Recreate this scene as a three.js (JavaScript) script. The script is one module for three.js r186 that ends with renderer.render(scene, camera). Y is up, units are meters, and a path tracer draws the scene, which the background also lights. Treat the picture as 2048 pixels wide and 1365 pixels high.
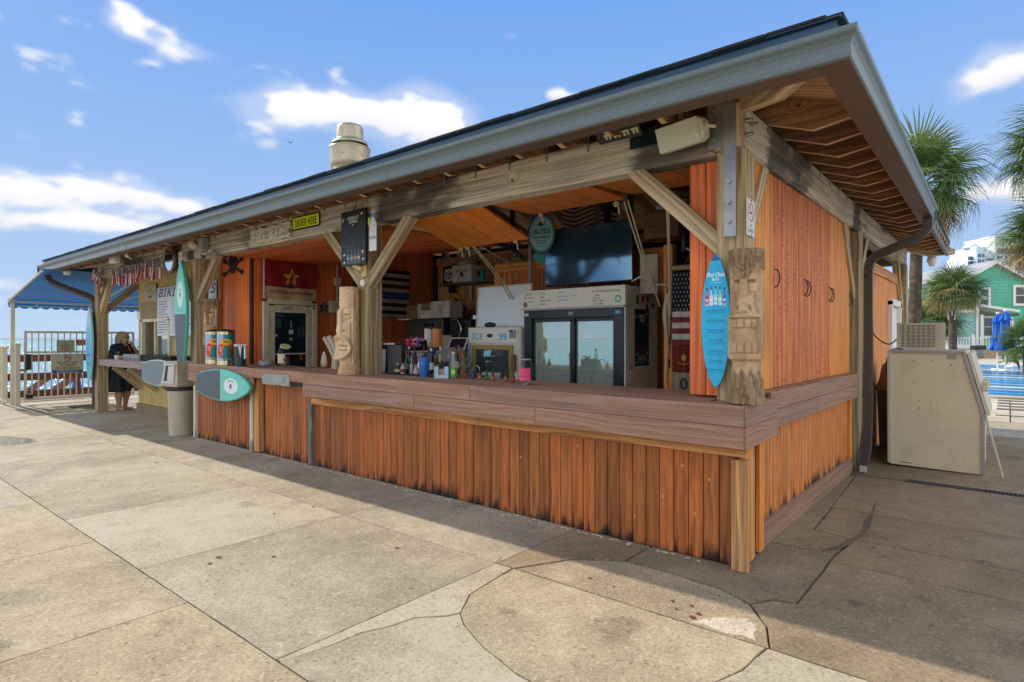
import * as THREE from 'three';
import { RoundedBoxGeometry } from 'three/addons/geometries/RoundedBoxGeometry.js';
import { MarchingCubes } from 'three/addons/objects/MarchingCubes.js';
import { mergeGeometries, mergeVertices, toCreasedNormals } from 'three/addons/utils/BufferGeometryUtils.js';

// ---------------------------------------------------------------- camera, sky, sun, exposure
const scene = new THREE.Scene();
const camera = new THREE.PerspectiveCamera(59.33, 2048 / 1365, 0.05, 9000);
camera.position.set(0, 1.5, 0);
camera.rotation.set(0, THREE.MathUtils.degToRad(39.68), 0);
camera.setViewOffset(2048, 1365, 0, 3.5, 2048, 1365);          // a little lens shift, horizon just above the middle
const renderer = new THREE.WebGLRenderer({ antialias: true });
renderer.toneMapping = THREE.LinearToneMapping;
renderer.toneMappingExposure = 1.4;
renderer.shadowMap.enabled = true;
renderer.shadowMap.type = THREE.PCFSoftShadowMap;
const SKY_GAIN = 0.68;                                         // sky radiance; exposure brings it to the photograph's brightness
const sun = new THREE.DirectionalLight(new THREE.Color(1, 0.92, 0.78), 3.35);
const SUN_DIR = new THREE.Vector3(-1, 0.72, 0.014).normalize();
sun.position.copy(SUN_DIR).multiplyScalar(60); sun.position.x -= 8; sun.position.z -= 8;
sun.target.position.set(-8, 0, -8);
sun.castShadow = true; sun.shadow.mapSize.set(4096, 4096); sun.shadow.radius = 1.2; sun.shadow.bias = -0.0004;
Object.assign(sun.shadow.camera, { left: -40, right: 40, top: 40, bottom: -40, near: 1, far: 200 });
scene.add(sun, sun.target);

// ---------------------------------------------------------------- small tools
let seed = 12345;
function rnd() { seed = (seed + 0x6D2B79F5) | 0; let t = Math.imul(seed ^ (seed >>> 15), 1 | seed); t = (t + Math.imul(t ^ (t >>> 7), 61 | t)) ^ t; return ((t ^ (t >>> 14)) >>> 0) / 4294967296; }
const rr = (a, b) => a + (b - a) * rnd();
const pick = (a) => a[Math.floor(rnd() * a.length)];
const V = (x, y, z) => new THREE.Vector3(x, y, z);
const D = Math.PI / 180;
const clamp = (x, a = 0, b = 1) => Math.min(b, Math.max(a, x));
const lerp = (a, b, t) => a + (b - a) * t;
const sst = (a, b, x) => { const t = clamp((x - a) / (b - a)); return t * t * (3 - 2 * t); };
function h2(x, y, s) { let h = (Math.imul(x, 374761393) + Math.imul(y, 668265263) + Math.imul(s, 974634233)) | 0; h = Math.imul(h ^ (h >>> 13), 1274126177); return ((h ^ (h >>> 16)) >>> 0) / 4294967296; }
const md = (a, n) => { a %= n; return a < 0 ? a + n : a; };
function vn(x, y, px, py, s) {                                  // periodic value noise
  const xi = Math.floor(x), yi = Math.floor(y), fx = x - xi, fy = y - yi, u = fx * fx * (3 - 2 * fx), v = fy * fy * (3 - 2 * fy);
  const x0 = md(xi, px), x1 = md(xi + 1, px), y0 = md(yi, py), y1 = md(yi + 1, py);
  return lerp(lerp(h2(x0, y0, s), h2(x1, y0, s), u), lerp(h2(x0, y1, s), h2(x1, y1, s), u), v);
}
function fbm(u, v, px, py, o, s) { let a = 0.5, r = 0, n = 0; for (let i = 0; i < o; i++) { r += a * vn(u * px, v * py, px, py, s + i * 17); n += a; a *= 0.5; px *= 2; py *= 2; } return r / n; }

// textures -----------------------------------------------------------------
function dataTex(w, h, fn, srgb = true) {
  const d = new Uint8Array(w * h * 4), o = [0, 0, 0];
  for (let y = 0; y < h; y++) for (let x = 0; x < w; x++) { fn(x / w, y / h, o); const i = (y * w + x) * 4; d[i] = clamp(o[0], 0, 255); d[i + 1] = clamp(o[1], 0, 255); d[i + 2] = clamp(o[2], 0, 255); d[i + 3] = 255; }
  const t = new THREE.DataTexture(d, w, h, THREE.RGBAFormat); t.wrapS = t.wrapT = THREE.RepeatWrapping; t.magFilter = THREE.LinearFilter; t.minFilter = THREE.LinearMipmapLinearFilter; t.generateMipmaps = true;
  if (srgb) t.colorSpace = THREE.SRGBColorSpace; t.needsUpdate = true; return t;
}
function pair(w, h, fn, rx, ry) {                               // fn fills [r, g, b, height 0..1]: a colour map and its bump map
  const hh = new Float32Array(w * h), q = [0, 0, 0, 0]; let k = 0;
  const map = dataTex(w, h, (u, v, o) => { fn(u, v, q); o[0] = q[0]; o[1] = q[1]; o[2] = q[2]; hh[k++] = q[3]; }); k = 0;
  const bump = dataTex(w, h, (u, v, o) => { o[0] = o[1] = o[2] = hh[k++] * 255; }, false);
  map.repeat.set(rx, ry); bump.repeat.set(rx, ry); return { map, bump };
}
function woodFn({ rings = 5, warp = 1.2, knots = [], lo = 0.72, hi = 1, fibre = 0.22, s = 1, tint = [1, 1, 1] }) {
  return (u, v, q) => {
    let k = 0, dk = 0;
    for (const [ku, kv, kr] of knots) { let du = Math.abs(u - ku); du = Math.min(du, 1 - du); let dv = Math.abs(v - kv); dv = Math.min(dv, 1 - dv); const r2 = (du * du * 9 + dv * dv) / (kr * kr); k += Math.exp(-r2 * 0.35) * 1.6; dk += Math.exp(-r2 * 5); }
    const w = fbm(u, v, 2, 3, 3, s) * warp * 2 + k;
    const r = v * rings + w, g = r - Math.floor(r), ring = sst(0, 0.75, g) * (1 - sst(0.86, 1, g));
    const f = fbm(u, v, 6, 110, 2, s + 50), blot = fbm(u, v, 3, 3, 3, s + 90);
    let l = lerp(hi, lo, ring * 0.8) * (1 - fibre * (f - 0.4)) * (0.86 + 0.28 * blot) * (1 - 0.6 * clamp(dk));
    q[0] = 255 * l * tint[0]; q[1] = 255 * l * lerp(1, 0.95, ring) * tint[1]; q[2] = 255 * l * lerp(1, 0.88, ring) * tint[2]; q[3] = clamp(0.55 - 0.3 * ring * 0.6 + 0.4 * (f - 0.5) - 0.2 * dk);
  };
}
const TX = {};
TX.cedar = pair(1024, 512, woodFn({ rings: 13, warp: 0.45, lo: 0.84, s: 3, fibre: 0.3, knots: [[0.2, 0.3, 0.02], [0.7, 0.8, 0.016]] }), 1 / 2, 1 / 0.8);
TX.pine = pair(1024, 512, woodFn({ rings: 9, warp: 0.9, lo: 0.78, s: 11, fibre: 0.4, knots: [[0.15, 0.2, 0.035], [0.55, 0.62, 0.04], [0.85, 0.4, 0.025]] }), 1 / 2.2, 1 / 0.6);
TX.deck = pair(1024, 512, woodFn({ rings: 11, warp: 1.9, lo: 0.9, s: 23, fibre: 0.2 }), 1 / 2.4, 1 / 0.5);
{ // sun-bleached beam: silver grain with dark mildew stains
  const wf = woodFn({ rings: 9, warp: 0.8, lo: 0.8, s: 31, fibre: 0.5, knots: [[0.3, 0.5, 0.03], [0.72, 0.3, 0.03]] });
  TX.grey = pair(1024, 512, (u, v, q) => { wf(u, v, q); const m = sst(0.47, 0.66, fbm(u, v, 4, 2, 5, 71) + 0.1 * (fbm(u, v, 8, 40, 2, 75) - 0.5)); const l = q[0] / 255; q[0] = 255 * lerp(l, l * 0.5, m); q[1] = 255 * lerp(l * 0.97, l * 0.48, m); q[2] = 255 * lerp(l * 0.93, l * 0.48, m); }, 1 / 3.1, 1 / 0.9);
}
{ // counter boards, u runs up the board: grain, scuffs, and black mould that grows at the foot
  const wf = woodFn({ rings: 15, warp: 0.5, lo: 0.84, s: 41, fibre: 0.3 });
  TX.foot = pair(1024, 1024, (u, v, q) => {
    wf(u, v, q); const n = fbm(u, v, 5, 24, 5, 44), m = sst(0.5, 1.1, n + 0.6 * Math.exp(-u * 14) * (0.5 + fbm(0.3, v, 3, 7, 2, 58)) - 0.1) * sst(0.4, 0.0, u) + sst(0.68, 0.95, fbm(u, v, 4, 40, 3, 47)) * 0.22;
    const sc = sst(0.73, 0.8, fbm(u, v, 30, 30, 3, 49)) * sst(0.75, 0.1, u) * 0.42 * sst(0.45, 0.6, fbm(u, v, 3, 6, 2, 52)), k = 1 - 0.85 * clamp(m);
    q[0] = lerp(q[0] * k, 235, sc); q[1] = lerp(q[1] * k, 205, sc); q[2] = lerp(q[2] * k, 185, sc);
  }, 1 / 1.0, 1);
}
{ // rough-sawn shutter boards: saw marks across the board
  const wf = woodFn({ rings: 10, warp: 0.8, lo: 0.8, s: 61, fibre: 0.3 });
  TX.sawn = pair(1024, 512, (u, v, q) => { wf(u, v, q); const b = fbm(u, v, 110, 2, 2, 63), m = sst(0.5, 0.8, b) * sst(0.3, 0.65, fbm(u, v, 5, 2, 3, 66)) * 0.5; q[0] *= 1 - 0.22 * m; q[1] *= 1 - 0.46 * m; q[2] *= 1 - 0.5 * m; q[3] = clamp(q[3] - 0.25 * m + 0.2 * (b - 0.5)); }, 1 / 1.6, 1 / 0.8);
}
TX.conc = pair(1536, 1536, (u, v, q) => {
  const a = fbm(u, v, 3, 3, 5, 101), b = fbm(u, v, 40, 40, 3, 113), c = vn(u * 620, v * 620, 620, 620, 121), e = fbm(u, v, 7, 7, 4, 131);
  let l = 0.84 + 0.3 * (a - 0.5) + 0.16 * (b - 0.5) + 0.2 * (c - 0.5);
  l -= 0.14 * sst(0.5, 0.9, e) + 0.13 * sst(0.72, 0.9, fbm(u, v, 18, 18, 4, 141)); l += 0.09;
  const wsp = sst(0.83, 0.88, vn(u * 300, v * 300, 300, 300, 151)) * 0.14 - sst(0.86, 0.9, vn(u * 340, v * 340, 340, 340, 157)) * 0.16; l += wsp;
  const warm = fbm(u, v, 2, 2, 3, 161);
  q[0] = 255 * l; q[1] = 255 * l * (0.945 + 0.03 * warm); q[2] = 255 * l * (0.86 + 0.07 * warm); q[3] = clamp(0.5 + 0.5 * (c - 0.5) + 0.4 * (b - 0.5));
}, 1 / 5.3, 1 / 5.3);
TX.agg = pair(1024, 1024, (u, v, q) => {
  const c = 0.5 + 0.6 * (vn(u * 260, v * 260, 260, 260, 201) - 0.5), b = fbm(u, v, 6, 6, 4, 205), d = vn(u * 330, v * 330, 330, 330, 209);
  const l = 0.62 + 0.38 * (c - 0.4) + 0.25 * (b - 0.5) + 0.15 * (d - 0.5); q[0] = 255 * l; q[1] = 245 * l; q[2] = 225 * l; q[3] = clamp(c * 0.7 + d * 0.3);
}, 1 / 1.5, 1 / 1.5);
TX.dirt = pair(512, 512, (u, v, q) => { const a = fbm(u, v, 4, 4, 5, 301), b = fbm(u, v, 50, 50, 2, 307); const l = 0.9 + 0.2 * (a - 0.5) + 0.08 * (b - 0.5) - 0.1 * sst(0.6, 0.85, fbm(u, v, 9, 9, 4, 311)); q[0] = 255 * l; q[1] = 253 * l; q[2] = 248 * l; q[3] = b; }, 1, 1);
TX.bark = pair(512, 512, (u, v, q) => { const a = fbm(u, v, 60, 8, 4, 401), b = fbm(u, v, 20, 20, 3, 405); const l = 0.62 + 0.5 * (a - 0.5) + 0.3 * (b - 0.5); q[0] = 255 * l; q[1] = 245 * l; q[2] = 232 * l; q[3] = a; }, 1, 1);
TX.water = pair(1024, 1024, (u, v, q) => { q[0] = q[1] = q[2] = 255; q[3] = 0.6 * fbm(u, v, 14, 14, 3, 501) + 0.4 * fbm(u, v, 90, 90, 2, 503); }, 1 / 26, 1 / 26);

function M(color, rough = 0.7, o = {}) {
  const { tex, bs = 0.002, phys, ...rest } = o;
  const c = Array.isArray(color) ? new THREE.Color().setRGB(...color) : new THREE.Color(color);
  const m = new (phys ? THREE.MeshPhysicalMaterial : THREE.MeshStandardMaterial)({ color: c, roughness: rough, ...rest });
  if (tex) { m.map = tex.map; m.bumpMap = tex.bump; m.bumpScale = bs; }
  return m;
}
const tones = (n, base, spread, rough, o) => Array.from({ length: n }, () => { const k = 1 + rr(-spread, spread), w = rr(-0.07, 0.07); return M([base[0] * k * (1 + w), base[1] * k, base[2] * k * (1 - w)], rough, o); });
const canvasTex = (w, h, fn) => { const c = document.createElement('canvas'); c.width = w; c.height = h; const x = c.getContext('2d'); x.textAlign = 'center'; x.textBaseline = 'middle'; fn(x, w, h); const t = new THREE.CanvasTexture(c); t.colorSpace = THREE.SRGBColorSpace; t.anisotropy = 8; return t; };
const txt = (x, s, px, py, size, col, font = 'sans-serif', weight = 'bold', maxW) => { x.fillStyle = col; x.font = `${weight} ${size}px ${font}`; x.fillText(s, px, py, maxW); };

function scrib(x, px, py, w, h, col) { x.fillStyle = col; let p = px, k = Math.round(px * 7 + py * 13); while (p < px + w) { const l = h * (1.2 + 2.5 * h2(k++, 5, 8)), e = Math.min(p + l, px + w); for (let q = p; q < e; q += h * 0.55) { const v = h2(k++, 6, 8); x.fillRect(q, py + h * 0.2 * v, h * 0.34, h * (0.75 + 0.25 * v)); } p = e + h * 0.5; } } // lettering too small to read

// geometry -----------------------------------------------------------------
function uvBox(g, w, h, d) {                                    // uv in metres, grain along the longest side, a random place in the grain
  const uv = g.attributes.uv, dims = [[d, h], [d, h], [w, d], [w, d], [w, h], [w, h]], L = Math.max(w, h, d), ou = rnd() * 7, ov = rnd() * 5;
  for (let f = 0; f < 6; f++) { const [a, b] = dims[f], sw = b === L && a !== L; for (let i = 0; i < 4; i++) { const k = f * 4 + i, u = uv.getX(k) * a, v = uv.getY(k) * b; sw ? uv.setXY(k, v + ou, u + ov) : uv.setXY(k, u + ou, v + ov); } }
  return g;
}
const bx = (w, h, d) => uvBox(new THREE.BoxGeometry(w, h, d), w, h, d);
function cb(w, h, d, c = 0.004) {                               // chamfered box, uv in metres
  const s = new THREE.Shape(), a = w / 2 - c, b = h / 2 - c; s.moveTo(-a, -b); s.lineTo(a, -b); s.lineTo(a, b); s.lineTo(-a, b); s.closePath();
  const g = new THREE.ExtrudeGeometry(s, { depth: Math.max(0.0005, d - 2 * c), bevelEnabled: true, bevelThickness: c, bevelSize: c, bevelSegments: 1, steps: 1 }); g.translate(0, 0, -d / 2 + c);
  const p = g.attributes.position, n = g.attributes.normal, uv = g.attributes.uv, L = Math.max(w, h, d), ou = rnd() * 7, ov = rnd() * 5;
  for (let i = 0; i < p.count; i++) {
    const x = p.getX(i), y = p.getY(i), z = p.getZ(i), nx = Math.abs(n.getX(i)), ny = Math.abs(n.getY(i)), nz = Math.abs(n.getZ(i));
    let u, v; if (L === h) { u = y; v = nx > nz ? z : x + (ny > 0.9 ? z : 0); } else if (L === w) { u = x; v = ny > nz ? z : y + (nx > 0.9 ? z : 0); } else { u = z; v = ny > nx ? x : y + (nz > 0.9 ? x : 0); }
    uv.setXY(i, u + ou, v + ov);
  }
  return g;
}
const rbx = (w, h, d, r = 0.01, s = 3) => new RoundedBoxGeometry(w, h, d, s, Math.min(r, w / 2.01, h / 2.01, d / 2.01));
const cyl = (rt, rb, h, n = 24, open = false) => new THREE.CylinderGeometry(rt, rb, h, n, 1, open);
const lathe = (pts, n = 28) => new THREE.LatheGeometry(pts.map(([r, y]) => new THREE.Vector2(r, y)), n);
const tube = (pts, r, n = 40, k = 8) => new THREE.TubeGeometry(new THREE.CatmullRomCurve3(pts.map((p) => V(...p)), false, 'centripetal'), n, r, k);
const at = (g, x, y, z, rx = 0, ry = 0, rz = 0) => { if (rx) g.rotateX(rx); if (rz) g.rotateZ(rz); if (ry) g.rotateY(ry); return g.translate(x, y, z); };
function mg(...gs) { gs = gs.flat().map((g) => { g = g.index ? g.toNonIndexed() : g; for (const k of Object.keys(g.attributes)) if (!['position', 'normal', 'uv'].includes(k)) g.deleteAttribute(k); if (!g.attributes.uv) g.setAttribute('uv', new THREE.BufferAttribute(new Float32Array(g.attributes.position.count * 2), 2)); return g; }); return mergeGeometries(gs); }
function ext(pts, depth, bevel = 0, holes = []) {
  const s = pts instanceof THREE.Shape ? pts : new THREE.Shape(pts.map(([x, y]) => new THREE.Vector2(x, y)));
  for (const h of holes) s.holes.push(new THREE.Path(h.map(([x, y]) => new THREE.Vector2(x, y))));
  const g = new THREE.ExtrudeGeometry(s, { depth: Math.max(0.0004, depth - 2 * bevel), bevelEnabled: bevel > 0, bevelThickness: bevel, bevelSize: bevel, bevelOffset: -bevel, bevelSegments: 2, curveSegments: 24 }); g.translate(0, 0, bevel); return g;
}
function strut(a, b, w, h, c = 0.004) {                          // a squared timber from a to b
  const A = V(...a), B = V(...b), d = B.clone().sub(A), L = d.length(), g = cb(w, h, L, c);
  const q = new THREE.Matrix4().lookAt(B, A, Math.abs(d.y) / L > 0.99 ? V(1, 0, 0) : V(0, 1, 0)); g.applyMatrix4(q); const m = A.add(B).multiplyScalar(0.5); return g.translate(m.x, m.y, m.z);
}
const rod = (a, b, r, n = 8) => { const A = V(...a), B = V(...b), d = B.clone().sub(A), g = cyl(r, r, d.length(), n); g.applyQuaternion(new THREE.Quaternion().setFromUnitVectors(V(0, 1, 0), d.clone().normalize())); const m = A.add(B).multiplyScalar(0.5); return g.translate(m.x, m.y, m.z); };
function sweep(profile, path) {                                  // closed profile [out, y] carried along a level path [x, z] with mitred corners; out is to the right hand of travel
  const pos = [], uv = [], idx = [], n = profile.length, m = path.length; let run = 0;
  const P = path.map(([x, z]) => new THREE.Vector2(x, z));
  for (let i = 0; i < m; i++) {
    const a = P[Math.max(0, i - 1)], b = P[i], c = P[Math.min(m - 1, i + 1)], d1 = (i ? b.clone().sub(a) : c.clone().sub(b)).normalize(), d2 = (i < m - 1 ? c.clone().sub(b) : b.clone().sub(a)).normalize();
    const n1 = new THREE.Vector2(d1.y, -d1.x), n2 = new THREE.Vector2(d2.y, -d2.x), k = n1.clone().add(n2); k.multiplyScalar(1 / Math.max(0.2, k.dot(n1)));
    if (i) run += b.distanceTo(a); let pl = 0;
    for (let j = 0; j <= n; j++) { const [o, y] = profile[j % n]; if (j) { const q = profile[j - 1]; pl += Math.hypot(o - q[0], y - q[1]); } pos.push(b.x + k.x * o, y, b.y + k.y * o); uv.push(run, pl); }
  }
  for (let i = 0; i < m - 1; i++) for (let j = 0; j < n; j++) { const a = i * (n + 1) + j, b = a + n + 1; idx.push(a, a + 1, b, b, a + 1, b + 1); }
  const tri = THREE.ShapeUtils.triangulateShape(profile.map(([o, y]) => new THREE.Vector2(o, y)), []);
  for (const t of tri) { const e = (m - 1) * (n + 1); idx.push(t[0], t[1], t[2], e + t[2], e + t[1], e + t[0]); }
  const g = new THREE.BufferGeometry(); g.setAttribute('position', new THREE.Float32BufferAttribute(pos, 3)); g.setAttribute('uv', new THREE.Float32BufferAttribute(uv, 2)); g.setIndex(idx);
  return toCreasedNormals(g, 0.22);
}
function sdfMesh(fn, c, half, res) {                              // a smooth body from a distance field
  const mc = new MarchingCubes(res, new THREE.MeshStandardMaterial(), false, false, 400000); mc.isolation = 0; const hs = res / 2;
  for (let z = 0; z < res; z++) for (let y = 0; y < res; y++) for (let x = 0; x < res; x++) mc.field[x + y * res + z * res * res] = -fn(c[0] + (x - hs) / hs * half, c[1] + (y - hs) / hs * half, c[2] + (z - hs) / hs * half);
  mc.update(); const n = mc.count, g = new THREE.BufferGeometry();
  g.setAttribute('position', new THREE.BufferAttribute(mc.positionArray.slice(0, n * 3), 3)); g.scale(half, half, half); g.translate(...c);
  const w = mergeVertices(g, 1e-5); w.computeVertexNormals(); return w;
}
const cap = (x, y, z, a, b, r1, r2) => { const bx_ = b[0] - a[0], by = b[1] - a[1], bz = b[2] - a[2], px = x - a[0], py = y - a[1], pz = z - a[2], t = clamp((px * bx_ + py * by + pz * bz) / (bx_ * bx_ + by * by + bz * bz + 1e-9)); return Math.hypot(px - bx_ * t, py - by * t, pz - bz * t) - lerp(r1, r2, t); };
const ell = (x, y, z, c, r) => { const k = Math.hypot((x - c[0]) / r[0], (y - c[1]) / r[1], (z - c[2]) / r[2]); return (k - 1) * Math.min(r[0], r[1], r[2]); };
const smin = (a, b, k) => { const h = clamp(0.5 + 0.5 * (b - a) / k); return lerp(b, a, h) - k * h * (1 - h); };

// naming -----------------------------------------------------------------
const used = {};
function numbered(n) { if (!(n in used)) { used[n] = 0; return n; } used[n]++; return `${n}_${String(used[n]).padStart(3, '0')}`; }
function tag(o, label, category, group) { o.userData.label = label; o.userData.category = category; if (group) o.userData.group = group; return o; }
function thing(name, label, category, pos = [0, 0, 0], turn = 0, group) { const o = new THREE.Group(); o.name = numbered(name); o.position.set(...pos); o.rotation.y = turn; scene.add(o); return tag(o, label, category, group); }
function part(parent, name, geo, mat, pos, label) { const m = new THREE.Mesh(geo, mat); m.name = name; m.castShadow = m.receiveShadow = true; if (pos) m.position.set(...pos); if (label) m.userData.label = label; parent.add(m); return m; }
function node(parent, name, pos, turn = 0) { const o = new THREE.Group(); o.name = name; if (pos) o.position.set(...pos); o.rotation.y = turn; parent.add(o); return o; }
function single(name, label, category, geo, mat, pos, turn = 0, group) { const m = part(scene, numbered(name), geo, mat, pos); m.rotation.y = turn; return tag(m, label, category, group); }
function structure(name, geo, mat, label) { const m = part(scene, numbered(name), geo, mat); m.userData.kind = 'structure'; if (label) m.userData.label = label; return m; }
const plane = (w, h) => new THREE.PlaneGeometry(w, h);

// sky: blue air with fair-weather clouds, brighter ones added out of view as fill ------------------------------------
{
  const W = 2048, H = 1024, d = new Float32Array(W * H * 4), yaw = 39.68 * D;
  // clouds by compass bearing right of the lens axis and height above the horizon, in degrees: [bearing, height, half width, half height, density]
  const C = [[-14, 19.2, 8.6, 2.0, 1.2], [-8.7, 19.8, 3.4, 2.0, 1.05], [-19.5, 19.3, 3.4, 0.9, 0.9], [-10, 16.9, 2.6, 1.2, 0.75], [-29.6, 23.9, 3.0, 0.6, 0.85], [-32, 24.7, 1.4, 0.55, 0.6], [-23.5, 22.6, 1.6, 0.35, 0.3],
    [-38.7, 11.2, 3.6, 1.5, 0.95], [-32.8, 11.3, 2.4, 1.6, 0.95], [-36, 8.9, 7.6, 1.05, 1.0], [-29, 10.1, 2.6, 0.7, 0.8], [-45, 10, 4.5, 2, 0.8], [-40.6, 21.6, 1.0, 0.6, 0.8],
    [6, 22.0, 1.4, 0.5, 0.75], [39.6, 18.9, 2.2, 1.2, 1.0], [42.5, 19.2, 2, 1.2, 0.8], [39.6, 10.8, 2.6, 1.1, 0.95], [42.5, 10, 3, 1.2, 0.8], [-40.5, 4.8, 1.8, 0.7, 0.6], [-41, 3, 2.5, 0.6, 0.5], [-45, 4, 4, 1, 0.5], [-29.5, 3.1, 3.2, 0.6, 0.6], [-33, 4.6, 4, 0.5, 0.4]];
  const S = SUN_DIR;
  for (let y = 0; y < H; y++) for (let x = 0; x < W; x++) {
    const el = ((y + 0.5) / H - 0.5) * Math.PI, az = ((x + 0.5) / W - 0.5) * 2 * Math.PI;      // az = atan2(z, x)
    const ce = Math.cos(el), dx = ce * Math.cos(az), dy = Math.sin(el), dz = ce * Math.sin(az), e = Math.max(0, el) / D;
    let b = Math.atan2(dx, -dz) + yaw; b = Math.atan2(Math.sin(b), Math.cos(b)) / D;            // bearing right of the lens axis
    const t = Math.pow(clamp(e / 34), 0.75), sd = clamp(dx * S.x + dy * S.y + dz * S.z);
    let r = lerp(0.58, 0.15, t), g = lerp(0.75, 0.385, t), bl = lerp(0.96, 0.93, t);
    const up = sst(35, 90, e); r *= 1 - 0.35 * up; g *= 1 - 0.3 * up; bl *= 1 - 0.18 * up;
    const glow = Math.pow(sd, 70) * 0.4 + Math.pow(sd, 300) * 2; r += glow * 0.9; g += glow * 0.85; bl += glow * 0.5;
    // clouds
    const nx = b / 360 + 0.5, ny = e / 90, on = el > 0 && (Math.abs(b) > 50 || C.some((k) => Math.abs(b - k[0]) < 2.2 * k[2] + 4 && Math.abs(e - k[1]) < 2.6 * k[3] + 2)), w1 = on ? fbm(nx, ny, 40, 20, 4, 601) : 0.5, w2 = on ? fbm(nx, ny, 40, 20, 3, 631) : 0.5, fine = on ? fbm(nx, ny, 110, 70, 4, 661) : 0.5;
    let c = 0, shade = 0;
    for (const [cb_, ch, cw, cv, cd] of C) {
      const du = (b - cb_ + (w1 - 0.5) * 7) / cw, dv = (e - ch + (w2 - 0.5) * 3.4) / (cv * (e < ch ? 0.8 : 1.1)), q = du * du + dv * dv;
      if (q < 4) { const k = cd * Math.exp(-q * 0.9); c += k; shade += k * clamp(-dv * 0.5 + 0.25); }
    }
    const far = Math.abs(b) > 50 ? sst(50, 60, Math.abs(b)) : 0;  // out of view: added cloud cover, made brighter and warmer to fill the shade
    if (far) c += far * 1.6 * sst(0.4, 0.6, fbm(nx, ny, 20, 14, 5, 691)) * sst(70, 40, e);
    const wisp = on ? fbm(nx, ny, 260, 200, 3, 711) : 0.5, body = c * 0.9 + (fine - 0.5) * 1.2 + (w1 - 0.5) * 0.7 + (wisp - 0.5) * 0.45;
    let a = sst(0.38, 0.82, body) * 0.98; a = Math.max(a, 0.3 * sst(0.12, 0.6, c + (fine - 0.5) * 0.3));
    const sh = clamp(shade / (c + 0.001) * 1.1 + (0.62 - body) * 0.35 + (wisp - 0.5) * 0.5), cl = 1.1 + 1.0 * far;
    r = lerp(r, cl * (1 - 0.26 * sh), a); g = lerp(g, cl * (0.985 - 0.21 * sh), a); bl = lerp(bl, cl * (lerp(0.99, 0.92, far) - 0.11 * sh), a);
    if (el < 0) { const k = sst(0, -0.25, el); r = lerp(0.6, 0.3, k); g = lerp(0.72, 0.28, k); bl = lerp(0.85, 0.24, k); }
    const i = (y * W + x) * 4; d[i] = r * SKY_GAIN; d[i + 1] = g * SKY_GAIN; d[i + 2] = bl * SKY_GAIN; d[i + 3] = 1;
  }
  const t = new THREE.DataTexture(d, W, H, THREE.RGBAFormat, THREE.FloatType); t.mapping = THREE.EquirectangularReflectionMapping; t.magFilter = t.minFilter = THREE.LinearFilter; t.wrapS = THREE.RepeatWrapping; t.needsUpdate = true;
  scene.background = t; scene.environment = t;
}
// ---------------------------------------------------------------- materials shared by the setting
const MT = {
  cedar: tones(6, [0.5, 0.15, 0.04], 0.22, 0.62, { tex: TX.cedar, bs: 0.0015 }),
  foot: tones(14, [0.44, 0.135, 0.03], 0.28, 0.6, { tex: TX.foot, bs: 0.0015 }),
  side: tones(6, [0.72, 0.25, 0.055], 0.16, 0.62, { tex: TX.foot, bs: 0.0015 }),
  shutter: tones(5, [0.88, 0.26, 0.065], 0.12, 0.6, { tex: TX.sawn, bs: 0.001 }),
  shutterY: tones(4, [0.85, 0.33, 0.06], 0.1, 0.6, { tex: TX.cedar, bs: 0.001 }),
  flap: tones(4, [0.85, 0.26, 0.035], 0.08, 0.6, { tex: TX.dirt, bs: 0 }),
  red: tones(5, [0.8, 0.2, 0.055], 0.16, 0.55, { tex: TX.cedar, bs: 0.001 }),
  orange: tones(5, [0.88, 0.21, 0.03], 0.16, 0.5, { tex: TX.cedar, bs: 0.001 }),
  brown: tones(4, [0.8, 0.42, 0.18], 0.12, 0.65, { tex: TX.cedar, bs: 0.001 }),
  plank: tones(4, [0.34, 0.2, 0.145], 0.07, 0.6, { tex: TX.deck, bs: 0.002 }),
  rafter: tones(6, [0.36, 0.19, 0.09], 0.3, 0.75, { tex: TX.pine, bs: 0.001 }),
  post: M([0.56, 0.44, 0.26], 0.8, { tex: TX.pine, bs: 0.002 }),
  brace: M([0.62, 0.49, 0.31], 0.8, { tex: TX.pine, bs: 0.002 }),
  grey: M([0.7, 0.655, 0.56], 0.85, { tex: TX.grey, bs: 0.002 }),
  white: M([0.85, 0.78, 0.66], 0.8, { tex: TX.grey, bs: 0.001 }),
  trim: M([0.72, 0.34, 0.12], 0.7, { tex: TX.pine, bs: 0.001 }),
  gutter: M([0.12, 0.155, 0.16], 0.38),
  fascia: M([0.14, 0.095, 0.072], 0.55, { tex: TX.dirt, bs: 0 }),
  shingle: M([0.035, 0.04, 0.055], 0.9, { tex: TX.agg, bs: 0.003 }),
  galv: M([0.45, 0.47, 0.48], 0.42, { metalness: 0.75, tex: TX.dirt, bs: 0 }),
  steel: M([0.4, 0.4, 0.4], 0.35, { metalness: 0.9 }),
  black: M([0.012, 0.012, 0.014], 0.45), dark: M([0.03, 0.03, 0.032], 0.7), rubber: M([0.02, 0.02, 0.02], 0.8),
  whiteP: M([0.82, 0.8, 0.74], 0.5), cream: M([0.62, 0.56, 0.4], 0.5), beige: M([0.56, 0.49, 0.33], 0.55),
  rope: M([0.62, 0.53, 0.38], 0.9), conduit: M([0.42, 0.4, 0.36], 0.5),
  ivory: M([0.82, 0.77, 0.58], 0.5, { tex: TX.dirt, bs: 0 }),
};

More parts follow.
